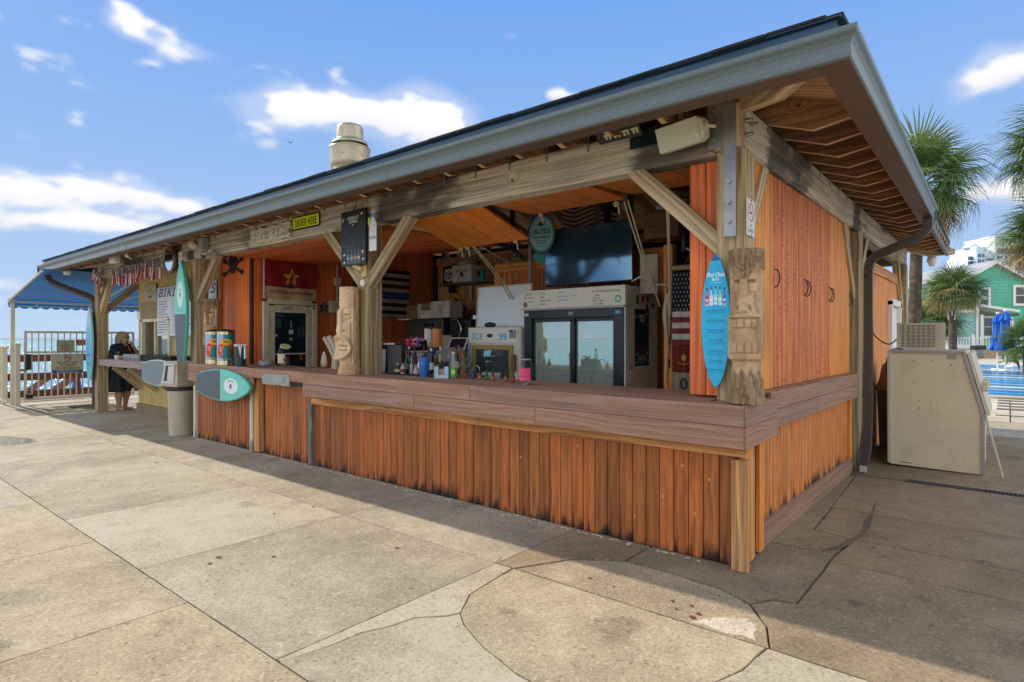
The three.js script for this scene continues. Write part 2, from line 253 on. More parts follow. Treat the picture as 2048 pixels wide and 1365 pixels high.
// ---------------------------------------------------------------- ground
structure('ground', at(bx(260, 0.2, 190), 107.2, -0.16, -88), M([0.5, 0.43, 0.33], 0.95));
structure('joint_bed', at(bx(21.4, 0.03, 22), -8.4, -0.027, -8), M([0.12, 0.095, 0.07], 0.95));
const pav = new THREE.Group(); pav.name = 'pavement'; pav.userData.kind = 'structure'; pav.userData.label = 'jointed concrete slabs of the beach terrace'; scene.add(pav);
const CONC = [[0.445, 0.4, 0.315], [0.46, 0.41, 0.325], [0.43, 0.385, 0.3]].map((c) => M(c, 0.9, { tex: TX.conc, bs: 0.0016 }));
const CONC_T = [[0.475, 0.405, 0.285], [0.46, 0.395, 0.28]].map((c) => M(c, 0.9, { tex: TX.conc, bs: 0.0016 }));
const CONC_SHADED = [[0.3, 0.24, 0.155], [0.315, 0.25, 0.165]].map((c) => M(c, 0.9, { tex: TX.conc, bs: 0.0016 }));  // darker brown slabs, with part of their shade put into the colour
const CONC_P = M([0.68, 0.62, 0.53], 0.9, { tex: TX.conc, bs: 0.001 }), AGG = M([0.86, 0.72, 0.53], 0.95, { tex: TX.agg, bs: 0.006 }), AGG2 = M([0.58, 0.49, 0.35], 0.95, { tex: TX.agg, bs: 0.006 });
function slab(pts, mat, gap = 0.0024, rough = 0.0016, top = 0, name = 'slab') {
  // pts [x, z]; edges broken a little, drawn in by the joint
  let area = 0; pts.forEach(([x, z], i) => { const q = pts[(i + 1) % pts.length]; area += x * q[1] - q[0] * z; }); if (area > 0) pts = pts.slice().reverse();
  const out = [], s = Math.floor(rnd() * 9999); let mx = 0, mz = 0; for (const p of pts) { mx += p[0] / pts.length; mz += p[1] / pts.length; }
  const inn = pts.map((a, i) => { // edge normals that point into the slab, found from its winding
    const b = pts[(i + 1) % pts.length], L = Math.hypot(b[0] - a[0], b[1] - a[1]); return [(b[1] - a[1]) / L, -(b[0] - a[0]) / L]; });
  let ar = 0; pts.forEach(([x, z], i) => { const q = pts[(i + 1) % pts.length]; ar += x * q[1] - q[0] * z; }); const sg = ar > 0 ? -1 : 1;
  pts.forEach((a, i) => {
    const b = pts[(i + 1) % pts.length], n0 = inn[(i + pts.length - 1) % pts.length], n1 = inn[i], dx = b[0] - a[0], dz = b[1] - a[1], L = Math.hypot(dx, dz), n = Math.max(1, Math.min(60, Math.round(L / 0.06)));
    for (let k = 0; k < n; k++) { const t = k / n, j = gap + (k ? rough * (fbm(t * L * 0.1, 0.3, 128, 4, 3, s + i * 7) - 0.4) * 4 : 0), nx = k ? n1[0] : (n0[0] + n1[0]), nz = k ? n1[1] : (n0[1] + n1[1]); out.push([a[0] + dx * t + sg * nx * j, -(a[1] + dz * t + sg * nz * j)]); }
  });
  const g = ext(out, 0.05, 0.0018); g.rotateX(-Math.PI / 2); g.translate(0, top - 0.05, 0);
  const uv = g.attributes.uv, p = g.attributes.position, ou = rnd() * 5.3, ov = rnd() * 5.3; for (let i = 0; i < uv.count; i++) uv.setXY(i, p.getX(i) + ou, p.getZ(i) + ov);
  return part(pav, name, g, mat);
}
const xs = [-2.64, -4.37, -6.02, -7.74, -9.37, -11.1, -12.9, -14.6, -16.4, -19];
for (let i = 0; i < xs.length - 1; i++) {
  const a = xs[i + 1], b = xs[i];
  slab([[a, -1.451], [b, -1.451], [b, -3.02], [a, -3.02]], CONC[i % 3], 0.0024);
  if (i < 8) slab([[a, -3.02], [b, -3.02], [b, i < 4 ? -4.2 : -4.8], [a, i < 4 ? -4.2 : -4.8]], CONC[(i + 1) % 3]);
}
slab([[-19, -3.02], [-14.6, -3.02], [-14.6, -4.8], [-19, -4.8]], CONC[0]);
for (const [a, b] of [[-19, -13.7], [-13.7, -9.1]]) slab([[a, -4.8], [b, -4.8], [b, -13.5], [a, -13.5]], CONC_P);
const xt = [2, -1.95, -3.6, -5.22, -6.86, -8.5, -10.2, -12, -15];
for (let i = 0; i < xt.length - 1; i++) slab([[xt[i + 1], 3.5], [xt[i], 3.5], [xt[i], -1.449], [xt[i + 1], -1.449]], i < 2 ? CONC_T[0] : i < 4 ? CONC_T[1] : CONC[i % 3], 0.003);
slab([[-19, 3.5], [-15, 3.5], [-15, -1.44], [-19, -1.44]], CONC[1]);
const crackL = [[-2.52, -3.02], [-2.49, -2.8], [-2.455, -2.55], [-2.33, -2.35], [-2.36, -2.28], [-2.48, -2.15], [-2.5, -2.02], [-2.565, -1.86], [-2.57, -1.68], [-2.62, -1.46]];
slab([[-2.638, -1.452], [-2.64, -3.02], ...crackL.map(([x, z]) => [x + 0.014, z])], CONC[1], 0.0018, 0.0025);
const round = [[-2.31, -2.34], [-2.2, -2.26], [-2.07, -2.2], [-1.95, -2.15], [-1.83, -2.12], [-1.7, -2.08], [-1.55, -2.07], [-1.4, -2.11], [-1.25, -2.2], [-1.1, -2.36], [-1.0, -2.55], [-0.93, -2.76], [-0.92, -2.92], [-0.91, -3.025]];
slab([[-2.49, -3.02], [-2.47, -2.8], [-2.435, -2.55], ...round], CONC_T[1], 0.0018, 0.002, 0.001);
slab([[-2.612, -1.451], [-2.556, -1.68], [-2.545, -1.86], [-2.48, -2.02], [-2.46, -2.15], [-2.34, -2.27], ...round.slice(0, 13).map(([x, z]) => [x + 0.002, z + 0.003]), [-0.915, -2.92], [-0.9, -3.028], [1.2, -2.995], [2, -2.985], [2, -1.451]], CONC[2], 0.0018, 0.002);
slab([[-2.64, -3.03], [-2.5, -3.03], [-2.29, -3.42], [-2.0, -3.62], [-2.0, -4.2], [-2.64, -4.2]], CONC_SHADED[1], 0.0018, 0.0025);
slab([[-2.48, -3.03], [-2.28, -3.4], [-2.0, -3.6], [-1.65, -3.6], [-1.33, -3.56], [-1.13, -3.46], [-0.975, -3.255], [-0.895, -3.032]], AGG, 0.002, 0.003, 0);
slab([[-1.3, -3.05], [-1.1, -3.05], [-0.97, -3.07], [-1.0, -3.19], [-1.08, -3.28], [-1.2, -3.2]], CONC_P, 0, 0.02, 0.0015, 'patch');
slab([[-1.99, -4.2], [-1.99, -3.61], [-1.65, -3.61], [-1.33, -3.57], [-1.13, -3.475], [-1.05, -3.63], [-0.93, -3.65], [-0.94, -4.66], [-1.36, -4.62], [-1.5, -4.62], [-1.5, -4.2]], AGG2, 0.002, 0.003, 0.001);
slab([[-0.89, -3.033], [2, -2.988], [2, -4.43], [-0.92, -4.48], [-0.92, -3.64], [-1.04, -3.6], [-1.12, -3.47], [-0.97, -3.26]], CONC_SHADED[1], 0.0018, 0.002);
slab([[-0.93, -4.49], [2, -4.44], [2, -5.02], [-0.89, -5.08]], CONC_SHADED[0], 0.003);
slab([[-0.89, -5.09], [2, -5.03], [2, -5.9], [-1.21, -5.93], [-1.18, -5.15]], CONC_SHADED[1], 0.003);
slab([[-1.5, -4.63], [-0.94, -4.67], [-0.9, -5.08], [-1.19, -5.14], [-1.22, -5.94], [-1.3, -7.45], [-1.5, -7.45]], CONC_SHADED[0], 0.0018, 0.0025);
slab([[-1.22, -5.94], [2, -5.91], [2, -7.42], [-1.29, -7.51]], CONC_SHADED[1], 0.003);
for (const [z0, z1, m] of [[-7.62, -9.8, CONC_SHADED[0]], [-9.8, -12.0, CONC_SHADED[1]], [-12, -14.1, CONC[0]]]) slab([[-1.5, z0], [2, z0 + 0.1], [2, z1 + 0.1], [-1.5, z1]], m, 0.004);
for (const [x0, x1] of [[-3, 0.02], [0.03, 3], [3, 6]]) for (const [z0, z1] of [[-14.1, -16.2], [-16.2, -19.4]]) slab([[x0, z0], [x1, z0], [x1, z1], [x0, z1]], CONC_P, 0.006);
slab([[-9.1, -4.8], [-1.5, -4.8], [-1.5, -13.5], [-9.1, -13.5]], CONC_SHADED[0]);
{ // tarry repair strip and spots of gum and rust on the slabs
  const seam = [[-1.0, -4.7], [-0.93, -4.85], [-0.9, -5.05], [-0.87, -5.25], [-0.87, -5.45], [-0.89, -5.65], [-0.9, -5.9], [-0.94, -6.38]], L = [], R = [];
  seam.forEach(([x, z], i) => { const w = (0.012 + 0.016 * Math.sin(i * 2.1) ** 2) * (i === 7 ? 0.3 : 1); L.push([x - w, -z]); R.push([x + w, -z]); });
  const sh = new THREE.Shape(); sh.moveTo(...L[0]); sh.splineThru(L.slice(1).map((p) => new THREE.Vector2(...p))); sh.lineTo(...R[7]); sh.splineThru(R.reverse().slice(1).map((p) => new THREE.Vector2(...p)));
  const g = new THREE.ShapeGeometry(sh, 20); g.rotateX(-Math.PI / 2); g.translate(0, 0.0045, 0);
  part(pav, 'tar_seam', g, M([0.15, 0.115, 0.08], 0.85, { tex: TX.dirt, bs: 0 }));
  const spots = [], rust = [];
  for (let i = 0; i < 26; i++) { const x = rr(-9, 0.4), z = rr(-5.6, -1.6), r = rr(0.008, 0.024), s = new THREE.Shape(); for (let k = 0; k < 9; k++) { const a = k / 9 * 6.283, q = r * rr(0.7, 1.2); k ? s.lineTo(q * Math.cos(a), q * Math.sin(a) * 0.8) : s.moveTo(q, 0); } const q = new THREE.ShapeGeometry(s); q.rotateX(-Math.PI / 2); q.translate(x, 0.0042, z); if (x < -1.3 && z < -3.95) continue; spots.push(q); }
  for (const [x, z, r] of [[-1.48, -3.22, 0.012], [-1.37, -3.23, 0.014], [-1.3, -3.16, 0.016], [-1.42, -3.14, 0.011], [-1.31, -3.1, 0.02], [-2.02, -3.2, 0.012], [-1.84, -3.18, 0.01]]) { const q = new THREE.CircleGeometry(r, 9); q.rotateX(-Math.PI / 2); q.scale(1, 1, 0.8); q.translate(x, 0.006, z); rust.push(q); }
  const sp = part(pav, 'gum_spot', mg(spots), M([0.075, 0.065, 0.055], 0.85)); sp.userData.kind = 'stuff';
  const ru = part(pav, 'rust_spot', mg(rust), M([0.12, 0.04, 0.02], 0.85)); ru.userData.kind = 'stuff';
  // crumbs of white mortar and paint along the foot of the bar
  const cr = []; for (let i = 0; i < 260; i++) { const x = rr(-9.3, -1.6); const q = new THREE.SphereGeometry(rr(0.004, 0.012), 5, 3); q.scale(rr(1, 2.4), 0.35, 1); q.translate(x, 0.003, -3.925 + rr(-0.02, 0.03) * (fbm(x / 9, 0, 16, 3, 2, 9) * 2)); cr.push(q); }
  const mo = part(pav, 'mortar_crumb', mg(cr), M([0.62, 0.58, 0.52], 0.9)); mo.userData.kind = 'stuff';
  const w = new THREE.Shape(); for (let k = 0; k < 60; k++) { const a = k / 60 * 6.2832, q = 0.62 + 0.5 * fbm(k / 60, 0.4, 8, 3, 3, 19); k ? w.lineTo(0.95 * q * Math.cos(a), 0.36 * q * Math.sin(a)) : w.moveTo(0.95 * q, 0); }
  const wg = new THREE.ShapeGeometry(w, 30); wg.rotateX(-Math.PI / 2); wg.rotateY(0.35); wg.translate(-11.6, 0.005, -1.95);
  tag(part(scene, 'puddle', wg, M([0.62, 0.58, 0.5], 0.09, { phys: true, transmission: 0.55, ior: 1.33, thickness: 0, bumpMap: TX.water.bump, bumpScale: 0.002 })), 'small shallow puddle on the sunlit slabs at the left', 'puddle').userData.kind = 'thing';
}
// pool deck to the right: bright blue water lined by pale strips
const POOL = new THREE.Group(); POOL.name = 'pool'; POOL.userData.kind = 'structure'; POOL.userData.label = 'blue pool behind the terrace'; scene.add(POOL);
{
  part(POOL, 'water', at(bx(22, 0.05, 25), 8, -0.035, -33.5), M([0.035, 0.3, 0.66], 0.12, { tex: { map: null, bump: TX.water.bump }, bs: 0.02 }));
  part(POOL, 'coping', at(bx(22, 0.09, 0.5), 8, -0.04, -20.4), CONC_P);
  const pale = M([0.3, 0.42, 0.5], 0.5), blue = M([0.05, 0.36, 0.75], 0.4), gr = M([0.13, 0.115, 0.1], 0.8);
  for (let i = 0; i < 15; i++) part(POOL, 'lane_strip', at(bx(22, 0.012, rr(0.25, 0.5)), 8, -0.004, -21.6 - i * 1.35 - i * i * 0.03), i % 2 ? pale : i % 4 === 2 ? MT.whiteP : blue);
  for (const [z, w] of [[-15.2, 0.14], [-16.6, 0.32], [-17.35, 0.3], [-18.1, 0.34], [-18.9, 0.32], [-19.6, 0.2]]) { const m = structure('shadow_strip', at(bx(3.4, 0.008, w), 1.5, 0.006, z), gr, 'dark painted shadow strip across the pale pool deck'); pav.add(m); }  // dark strips laid on the deck in place of slat shadows
}

// sea, sand
structure('sea', (() => { const g = new THREE.PlaneGeometry(9000, 12000); g.rotateX(-Math.PI / 2); g.translate(-1000, -2.4, 0); const uv = g.attributes.uv, p = g.attributes.position; for (let i = 0; i < uv.count; i++) uv.setXY(i, p.getX(i), p.getZ(i)); return g; })(), M([0.04, 0.26, 0.3], 0.2, { tex: { map: null, bump: TX.water.bump }, bs: 0.32 }));
structure('beach', at(bx(300, 0.3, 26), 20, -1.6, 20, 0.066), M([0.72, 0.66, 0.56], 0.95, { tex: TX.agg, bs: 0.01 }));
structure('beach', (() => { const g = bx(26, 0.3, 400); g.rotateZ(0.066); g.translate(-35, -1.55, -60); return g; })(), M([0.72, 0.66, 0.56], 0.95, { tex: TX.agg, bs: 0.01 }));
// ---------------------------------------------------------------- the bar building
const BAR = thing('beach_bar', 'open wooden beach bar with brown plank counter and dark grey guttered roof', 'bar');
const ZF = -4.05, XR = -1.345, BT = 3.07, BB = 2.765;            // faces and heights of the ring beam
// posts and braces
const post = (x, z, y0, y1, w = 0.195) => part(BAR, 'post', at(cb(w, y1 - y0, w, 0.006), x, (y0 + y1) / 2, z), MT.post);
post(XR - 0.0975, ZF - 0.0975, 0, 2.78); post(-5.51, ZF - 0.0975, 0, BB); post(-9.885, ZF - 0.0975, 0, BB); post(-14.44, ZF - 0.06, 0, BB);
for (const [x, z] of [[-1.43, -8.02], [-1.43, -12.15], [-14.44, -8.1], [-14.44, -12.15], [-9.9, -12.15], [-5.5, -12.15]]) post(x, z, 0, BB);
const brace = (a, b, w = 0.09) => part(BAR, 'brace', strut(a, b, w, 0.115), MT.brace);
brace([-2.2, 2.79, -4.11], [-1.5, 2.12, -4.11]); brace([-1.42, 2.79, -4.62], [-1.42, 2.13, -4.2]);
brace([-6.26, 2.79, -4.11], [-5.56, 2.12, -4.11]); brace([-4.75, 2.79, -4.11], [-5.46, 2.1, -4.11]); brace([-9.12, 2.79, -4.11], [-9.82, 2.1, -4.11]); brace([-10.64, 2.79, -4.11], [-9.95, 2.1, -4.11]);
brace([-13.66, 2.79, -4.1], [-14.38, 2.08, -4.1]); brace([-14.44, 2.79, -4.9], [-14.44, 2.08, -4.18]);
brace([-1.42, 2.79, -7.35], [-1.42, 1.98, -7.92]); brace([-1.42, 2.79, -11.5], [-1.42, 1.98, -12.05]); brace([-1.42, 2.79, -8.75], [-1.42, 2.1, -8.12]);
// ring beam of four timbers
const beamH = BT - BB, bm = (x0, z0, x1, z1) => { const L = Math.hypot(x1 - x0, z1 - z0), g = cb(L, beamH, 0.19, 0.022); if (z0 !== z1) g.rotateY(Math.PI / 2); return part(BAR, 'beam', g.translate((x0 + x1) / 2, (BB + BT) / 2, (z0 + z1) / 2), MT.grey); };
bm(-5.5, ZF - 0.095, XR - 0.2, ZF - 0.095); bm(-9.88, ZF - 0.095, -5.503, ZF - 0.095); bm(-14.5, ZF - 0.095, -9.883, ZF - 0.095);
bm(XR - 0.095, ZF - 0.003, XR - 0.095, -8.03); bm(XR - 0.095, -8.033, XR - 0.095, -12.25); bm(-14.44, ZF - 0.2, -14.44, -12.2); bm(-14.34, -12.15, -1.55, -12.15);
part(BAR, 'corner_block', at(cb(0.195, BT - 2.783, 0.09, 0.004), XR - 0.101, (BT + 2.783) / 2, ZF + 0.0), MT.brace);
// steel straps at the corner
{
  const p = node(BAR, 'strap_plate'); part(p, 'plate', at(cb(0.115, 0.31, 0.006, 0.001), -1.525, 2.945, ZF + 0.0505), MT.galv); part(p, 'plate', at(cb(0.083, 0.9, 0.008, 0.0015), -1.432, 2.635, ZF + 0.0525), MT.galv);
  for (const y of [3.04, 2.945, 2.85]) part(p, 'bolt', at(cyl(0.015, 0.015, 0.03, 6), -1.53, y, ZF + 0.062, Math.PI / 2), MT.steel);
  for (const y of [2.55, 2.415, 2.285]) part(p, 'bolt', at(cyl(0.015, 0.015, 0.026, 6), -1.435, y, ZF + 0.062, Math.PI / 2), MT.steel);
  for (const [y, z] of [[3.03, -4.06], [2.95, -4.05], [2.86, -4.06], [2.95, -4.14]]) part(p, 'bolt', at(cyl(0.014, 0.014, 0.05, 8), XR + 0.02, y, z, 0, 0, Math.PI / 2), MT.steel);
}
// eaves: rafters with level-cut tails
const PITCH = 0.3, OUT = 0.60;
const tailPts = [[-0.5, 3.06 + 0.5 * PITCH], [0, 3.055], [0.3, 2.95], [OUT, 3.0], [OUT, 3.25 - OUT * PITCH - 0.012], [-0.5, 3.25 + 0.5 * PITCH - 0.012]];
const LIT_EDGE = M([0.76, 0.53, 0.32], 0.8, { tex: TX.pine, bs: 0.001 });  // paler cut edges, with light bounced off the ground put into the colour
const rafterG = [0, 1, 2].map(() => { const g = ext(tailPts, 0.04, 0.003); g.translate(0, 0, -0.02); const uv = g.attributes.uv, ou = rnd() * 5, ov = rnd() * 3; for (let i = 0; i < uv.count; i++) uv.setXY(i, uv.getX(i) + ou, uv.getY(i) + ov); return g; });
for (let i = 0; i < 34; i++) { const m = part(BAR, 'rafter', rafterG[i % 3], [pick(MT.rafter), LIT_EDGE], [-1.78 - i * 0.4085, 0, ZF]); m.rotation.y = -Math.PI / 2; }
for (let i = 0; i < 20; i++) part(BAR, 'rafter', rafterG[i % 3], [pick(MT.rafter), LIT_EDGE], [XR, 0, -4.55 - i * 0.3905]);
for (let i = 0; i < 33; i++) { const m = part(BAR, 'rafter', rafterG[i % 3], [pick(MT.rafter), LIT_EDGE], [-1.78 - i * 0.4085, 0, -12.25]); m.rotation.y = Math.PI / 2; }
for (let i = 0; i < 18; i++) { const m = part(BAR, 'rafter', rafterG[i % 3], [pick(MT.rafter), LIT_EDGE], [-14.53, 0, -4.55 - i * 0.41]); m.rotation.y = Math.PI; }
for (const [x, z, a] of [[XR - 0.1, ZF - 0.1, -45], [-14.45, ZF - 0.1, -135], [XR - 0.1, -12.15, 45]]) { const g = ext([[-0.3, 3.08], [0.1, 3.02], [0.55, 2.93], [1.0, 2.965], [1.0, 3.06], [-0.3, 3.33]], 0.085, 0.004); g.translate(0, 0, -0.0425); const m = part(BAR, 'hip_rafter', g, MT.brace, [x, 0, z]); m.rotation.y = a * D; }
// hurricane ties
{ const tie = mg(at(cb(0.022, 0.06, 0.003, 0.001), 0, 0, 0.003), at(cb(0.003, 0.07, 0.03, 0.001), 0.012, 0.05, 0.015)); for (let i = 0; i < 34; i++) part(BAR, 'rafter_tie', tie, MT.galv, [-1.755 - i * 0.4085, 3.02, ZF]); for (let i = 0; i < 20; i++) { const m = part(BAR, 'rafter_tie', tie, MT.galv, [XR, 3.02, -4.525 - i * 0.3905]); m.rotation.y = Math.PI / 2; } }
// inside rafters and roof deck
const EX0 = -15.72, EX1 = -0.69, EZ0 = -12.92, EZ1 = -3.43, EY = 3.075, RZ = (EZ0 + EZ1) / 2, RH = (EZ1 - RZ) * PITCH;
{
  const roof = node(BAR, 'roof');
  const face = (pts, n) => { const pos = []; const q = pts.map((p) => V(...p)), up = V(0, 0.035, 0); const tri = (a, b, c) => pos.push(...a.toArray(), ...b.toArray(), ...c.toArray()); const top = q.map((p) => p.clone().add(up)); for (let i = 1; i < q.length - 1; i++) { tri(top[0], top[i], top[i + 1]); tri(q[0], q[i + 1], q[i]); } q.forEach((p, i) => { const k = (i + 1) % q.length; tri(p, q[k], top[k]); tri(p, top[k], top[i]); }); const g = new THREE.BufferGeometry(); g.setAttribute('position', new THREE.Float32BufferAttribute(pos, 3)); g.computeVertexNormals(); const uv = []; for (let i = 0; i < pos.length; i += 3) uv.push(pos[i] * 0.7 + pos[i + 1], pos[i + 2] + pos[i + 1] * 0.2); g.setAttribute('uv', new THREE.Float32BufferAttribute(uv, 2)); return g; };
  const A = [EX0, EY, EZ1], B = [EX1, EY, EZ1], C = [EX1 - 0.13, EY, EZ0], E_ = [EX0, EY, EZ0], r0 = [EX0 + (EZ1 - RZ), EY + RH, RZ], r1 = [EX1 - (EZ1 - RZ), EY + RH, RZ];
  const deck = M([0.72, 0.46, 0.27], 0.8, { tex: TX.pine, bs: 0.001 }), k = (p, y) => [p[0], p[1] + y, p[2]];
  [[A, B, r1, r0], [B, C, r1], [C, E_, r0, r1], [E_, A, r0]].forEach((f) => { part(roof, 'roof_deck', face(f), deck); part(roof, 'shingle_layer', face(f.map((p) => k(p, 0.038)), 1), MT.shingle); });
  // ragged ends of the shingle courses along the eaves
  const tabs = []; for (let x = EX0; x < EX1 - 0.1; x += 0.3) tabs.push(at(bx(0.296, 0.014 + rr(0, 0.006), 0.2), x + 0.15, EY + 0.076 + rr(0, 0.006), EZ1 - 0.06 + rr(0, 0.01), -0.0, 0, rr(-0.008, 0.008)));
  for (let z = EZ1; z > EZ0 + 0.2; z -= 0.3) tabs.push(at(bx(0.2, 0.022 + rr(0, 0.01), 0.296), EX1 - 0.06 + (z - EZ1) * 0.0137, EY + 0.076 + rr(0, 0.01), z - 0.15));
  const st = part(roof, 'shingle', mg(tabs), MT.shingle); st.userData.kind = 'stuff';
  part(roof, 'drip_edge', sweep([[0, EY - 0.09], [0.006, EY - 0.09], [0.006, EY + 0.06], [0.03, EY + 0.066], [0.03, EY + 0.072], [0, EY + 0.072]], [[EX0 - 0.005, EZ0], [EX0 - 0.005, EZ1 + 0.005], [EX1 + 0.005, EZ1 + 0.005], [EX1 - 0.125, EZ0]].reverse().map((p) => p)), M([0.03, 0.07, 0.12], 0.3, { metalness: 0.3 }));
  for (let i = 0; i < 22; i++) { const x = -1.9 - i * 0.6; part(BAR, 'inner_rafter', strut([x, 3.14, ZF - 0.3], [x, 3.14 + Math.min(ZF - 0.3 - RZ, EX1 - x - 1.1) * PITCH, Math.max(RZ, ZF - 0.3 - (EX1 - x - 1.1))], 0.04, 0.16), pick(MT.rafter)); if (i < 12) part(BAR, 'inner_rafter', strut([x, 3.14, -12], [x, 3.14 + Math.min(RZ + 12, EX1 - x - 1.1) * PITCH, Math.min(RZ, -12 + (EX1 - x - 1.1))], 0.04, 0.16), pick(MT.rafter)); }
  for (let i = 0; i < 9; i++) { const z = -4.8 - i * 0.8, run = Math.max(0.35, Math.min(2.7, Math.min(EZ1 - z, z - EZ0) - 1.0)); part(BAR, 'inner_rafter', strut([-1.5, 3.14, z], [-1.5 - run, 3.14 + run * PITCH, z], 0.04, 0.16), pick(MT.rafter)); }
}
// fascia, gutter, downspouts
const eavePath = [[EX1 - 0.13, EZ0 - 0.0], [EX1, EZ1], [EX0, EZ1], [EX0, EZ0]];
const frontPath = [[EX1 - 0.068, -8.55], [EX1, EZ1], [EX0, EZ1]];
part(BAR, 'fascia', sweep([[-0.03, 2.955], [-0.002, 2.955], [-0.002, 3.07], [-0.03, 3.07]], eavePath), MT.fascia);
{
  const gp = [[0, 3.04], [0, 2.9], [0.004, 2.896], [0.083, 2.896], [0.09, 2.902], [0.092, 2.925], [0.088, 2.945], [0.09, 2.972], [0.102, 2.998], [0.118, 3.012], [0.122, 3.02], [0.122, 3.044], [0.112, 3.048], [0.108, 3.044], [0.116, 3.04], [0.116, 3.022], [0.1, 3.006], [0.086, 2.978], [0.083, 2.948], [0.085, 2.91], [0.006, 2.904], [0.005, 3.04]];
  const g = node(BAR, 'gutter'); part(g, 'gutter_run', sweep(gp, frontPath), MT.gutter);
  part(g, 'gutter_underside', sweep([[-0.06, 2.89], [0.082, 2.89], [0.082, 2.8945], [-0.06, 2.8945]], frontPath), MT.fascia);
  for (const [x, z, r] of [[EX0 - 0.002, EZ1 + 0.061, 0], [EX1 - 0.008, -8.552, Math.PI / 2]]) part(g, 'end_cap', at(bx(0.004, 0.14, 0.115), x, 2.968, z, 0, r), MT.gutter);
  for (const [y] of [[2.995], [2.935]]) part(g, 'rivet', at(new THREE.SphereGeometry(0.006, 8, 6), -1.02, y, EZ1 + (y > 2.97 ? 0.105 : 0.092)), MT.galv);
  for (const x of [-4.2, -7.4, -10.6, -13.6]) { part(g, 'gutter_seam', sweep(gp.map(([o, y]) => [o * 1.012 + 0.0012, 2.97 + (y - 2.97) * 1.012]), [[x, EZ1], [x - 0.06, EZ1]]), MT.gutter); for (const y of [2.995, 2.93]) part(g, 'rivet', at(new THREE.SphereGeometry(0.006, 8, 6), x + 0.03, y, EZ1 + (y > 2.97 ? 0.106 : 0.094)), MT.galv); }
  part(g, 'gutter_seam', sweep(gp.map(([o, y]) => [o * 1.012 + 0.0012, 2.97 + (y - 2.97) * 1.012]), [[-0.93, EZ1], [-1.02, EZ1]]), MT.gutter);
  // smaller edge trim beyond the gutter
  part(BAR, 'edge_trim', sweep([[-0.02, 2.96], [0.012, 2.96], [0.02, 3.04], [0.045, 3.06], [0.045, 3.075], [-0.02, 3.075]], [[EX1 - 0.128, EZ0], [EX1 - 0.072, -8.57]]), MT.gutter);
  const dm = M([0.085, 0.062, 0.048], 0.45, { metalness: 0.1 });
  function spout(name, pts, parent, w = 0.07, h = 0.095) { // ribbed rectangular pipe bent along pts
    const s = new THREE.Shape(); const N = 7, o = []; for (let e = 0; e < 4; e++) for (let i = 0; i < N; i++) { const t = (i / N - 0.5) * 2, b = i % 2 ? 1 : 0.93; const [x, y] = e === 0 ? [t * w / 2, -h / 2 * b] : e === 1 ? [w / 2 * b, t * h / 2] : e === 2 ? [-t * w / 2, h / 2 * b] : [-w / 2 * b, -t * h / 2]; o.push(new THREE.Vector2(x, y)); } s.setFromPoints(o);
    const c = new THREE.CatmullRomCurve3(pts.map((p) => V(...p)), false, 'centripetal'); return part(parent, name, toCreasedNormals(new THREE.ExtrudeGeometry(s, { steps: 110, extrudePath: c, bevelEnabled: false }), 0.6), dm);
  }
  const d1 = node(BAR, 'downspout');
  spout('pipe', [[-0.71, 2.9, -8.28], [-0.71, 2.84, -8.28], [-0.715, 2.77, -8.28], [-0.76, 2.7, -8.26], [-0.86, 2.64, -8.24], [-1.05, 2.555, -8.2], [-1.18, 2.49, -8.17], [-1.25, 2.43, -8.15], [-1.275, 2.33, -8.14], [-1.278, 2.2, -8.14], [-1.278, 1.6, -8.14], [-1.278, 0.9, -8.13], [-1.278, 0.52, -8.12], [-1.275, 0.42, -8.09], [-1.27, 0.28, -7.97], [-1.265, 0.17, -7.86], [-1.26, 0.09, -7.76], [-1.25, 0.05, -7.66]], d1);
  for (const y of [0.5, 2.25]) part(d1, 'collar', at(cb(0.084, 0.012, 0.108, 0.002), -1.278, y, -8.13), dm);
  part(d1, 'outlet', at(cb(0.075, 0.07, 0.02, 0.004), -1.25, 0.05, -7.655), M([0.5, 0.47, 0.42], 0.5));
  const d2 = node(BAR, 'downspout');
  spout('pipe', [[-15.15, 2.9, -3.37], [-15.15, 2.84, -3.37], [-15.14, 2.74, -3.38], [-15.08, 2.66, -3.45], [-14.98, 2.6, -3.55], [-14.8, 2.49, -3.75], [-14.62, 2.38, -3.95], [-14.58, 2.3, -4.02], [-14.57, 2.2, -4.03], [-14.57, 1.2, -4.03], [-14.57, 0.05, -4.03]], d2);
}
// camera dome lamp under the rear eave and left eave
part(node(BAR, 'eave_lamp'), 'housing', at(lathe([[0, 0], [0.06, 0], [0.075, -0.05], [0.075, -0.09], [0.05, -0.12], [0.045, -0.16], [0, -0.17]]), -1.0, 2.9, -12.35), MT.whiteP);
part(node(BAR, 'eave_lamp'), 'housing', at(lathe([[0, 0], [0.06, 0], [0.075, -0.05], [0.05, -0.12], [0, -0.13]]), -14.85, 2.94, -3.62), MT.whiteP);

// ---- counters: every board a piece of its own
function boards(parent, x0, x1, y0, y1, z, mats, w = 0.108, t = 0.026, gap = 0.006, name = 'board') {
  const n = Math.max(1, Math.round((x1 - x0) / w)), s = (x1 - x0) / n;
  for (let i = 0; i < n; i++) { const top = y1 + (name === 'board' ? rr(-0.003, 0.003) : 0), h = top - y0, g = cb(s - gap, h, t, 0.0035); const uv = g.attributes.uv, p = g.attributes.position, ov = rnd() * 9; for (let k = 0; k < uv.count; k++) uv.setXY(k, p.getY(k) + h / 2 + (mats === MT.foot ? 0.0 : rnd() * 0), p.getX(k) + p.getZ(k) + ov); part(parent, name, at(g, x0 + s * (i + 0.5), y0 + h / 2, z + t / 2 * 0 + rr(-0.0015, 0.0015)), pick(mats)); }
}
const CT = node(BAR, 'counter_front');
boards(CT, -6.34, -1.385, 0.004, 0.765, -3.985, MT.foot, 0.1085);
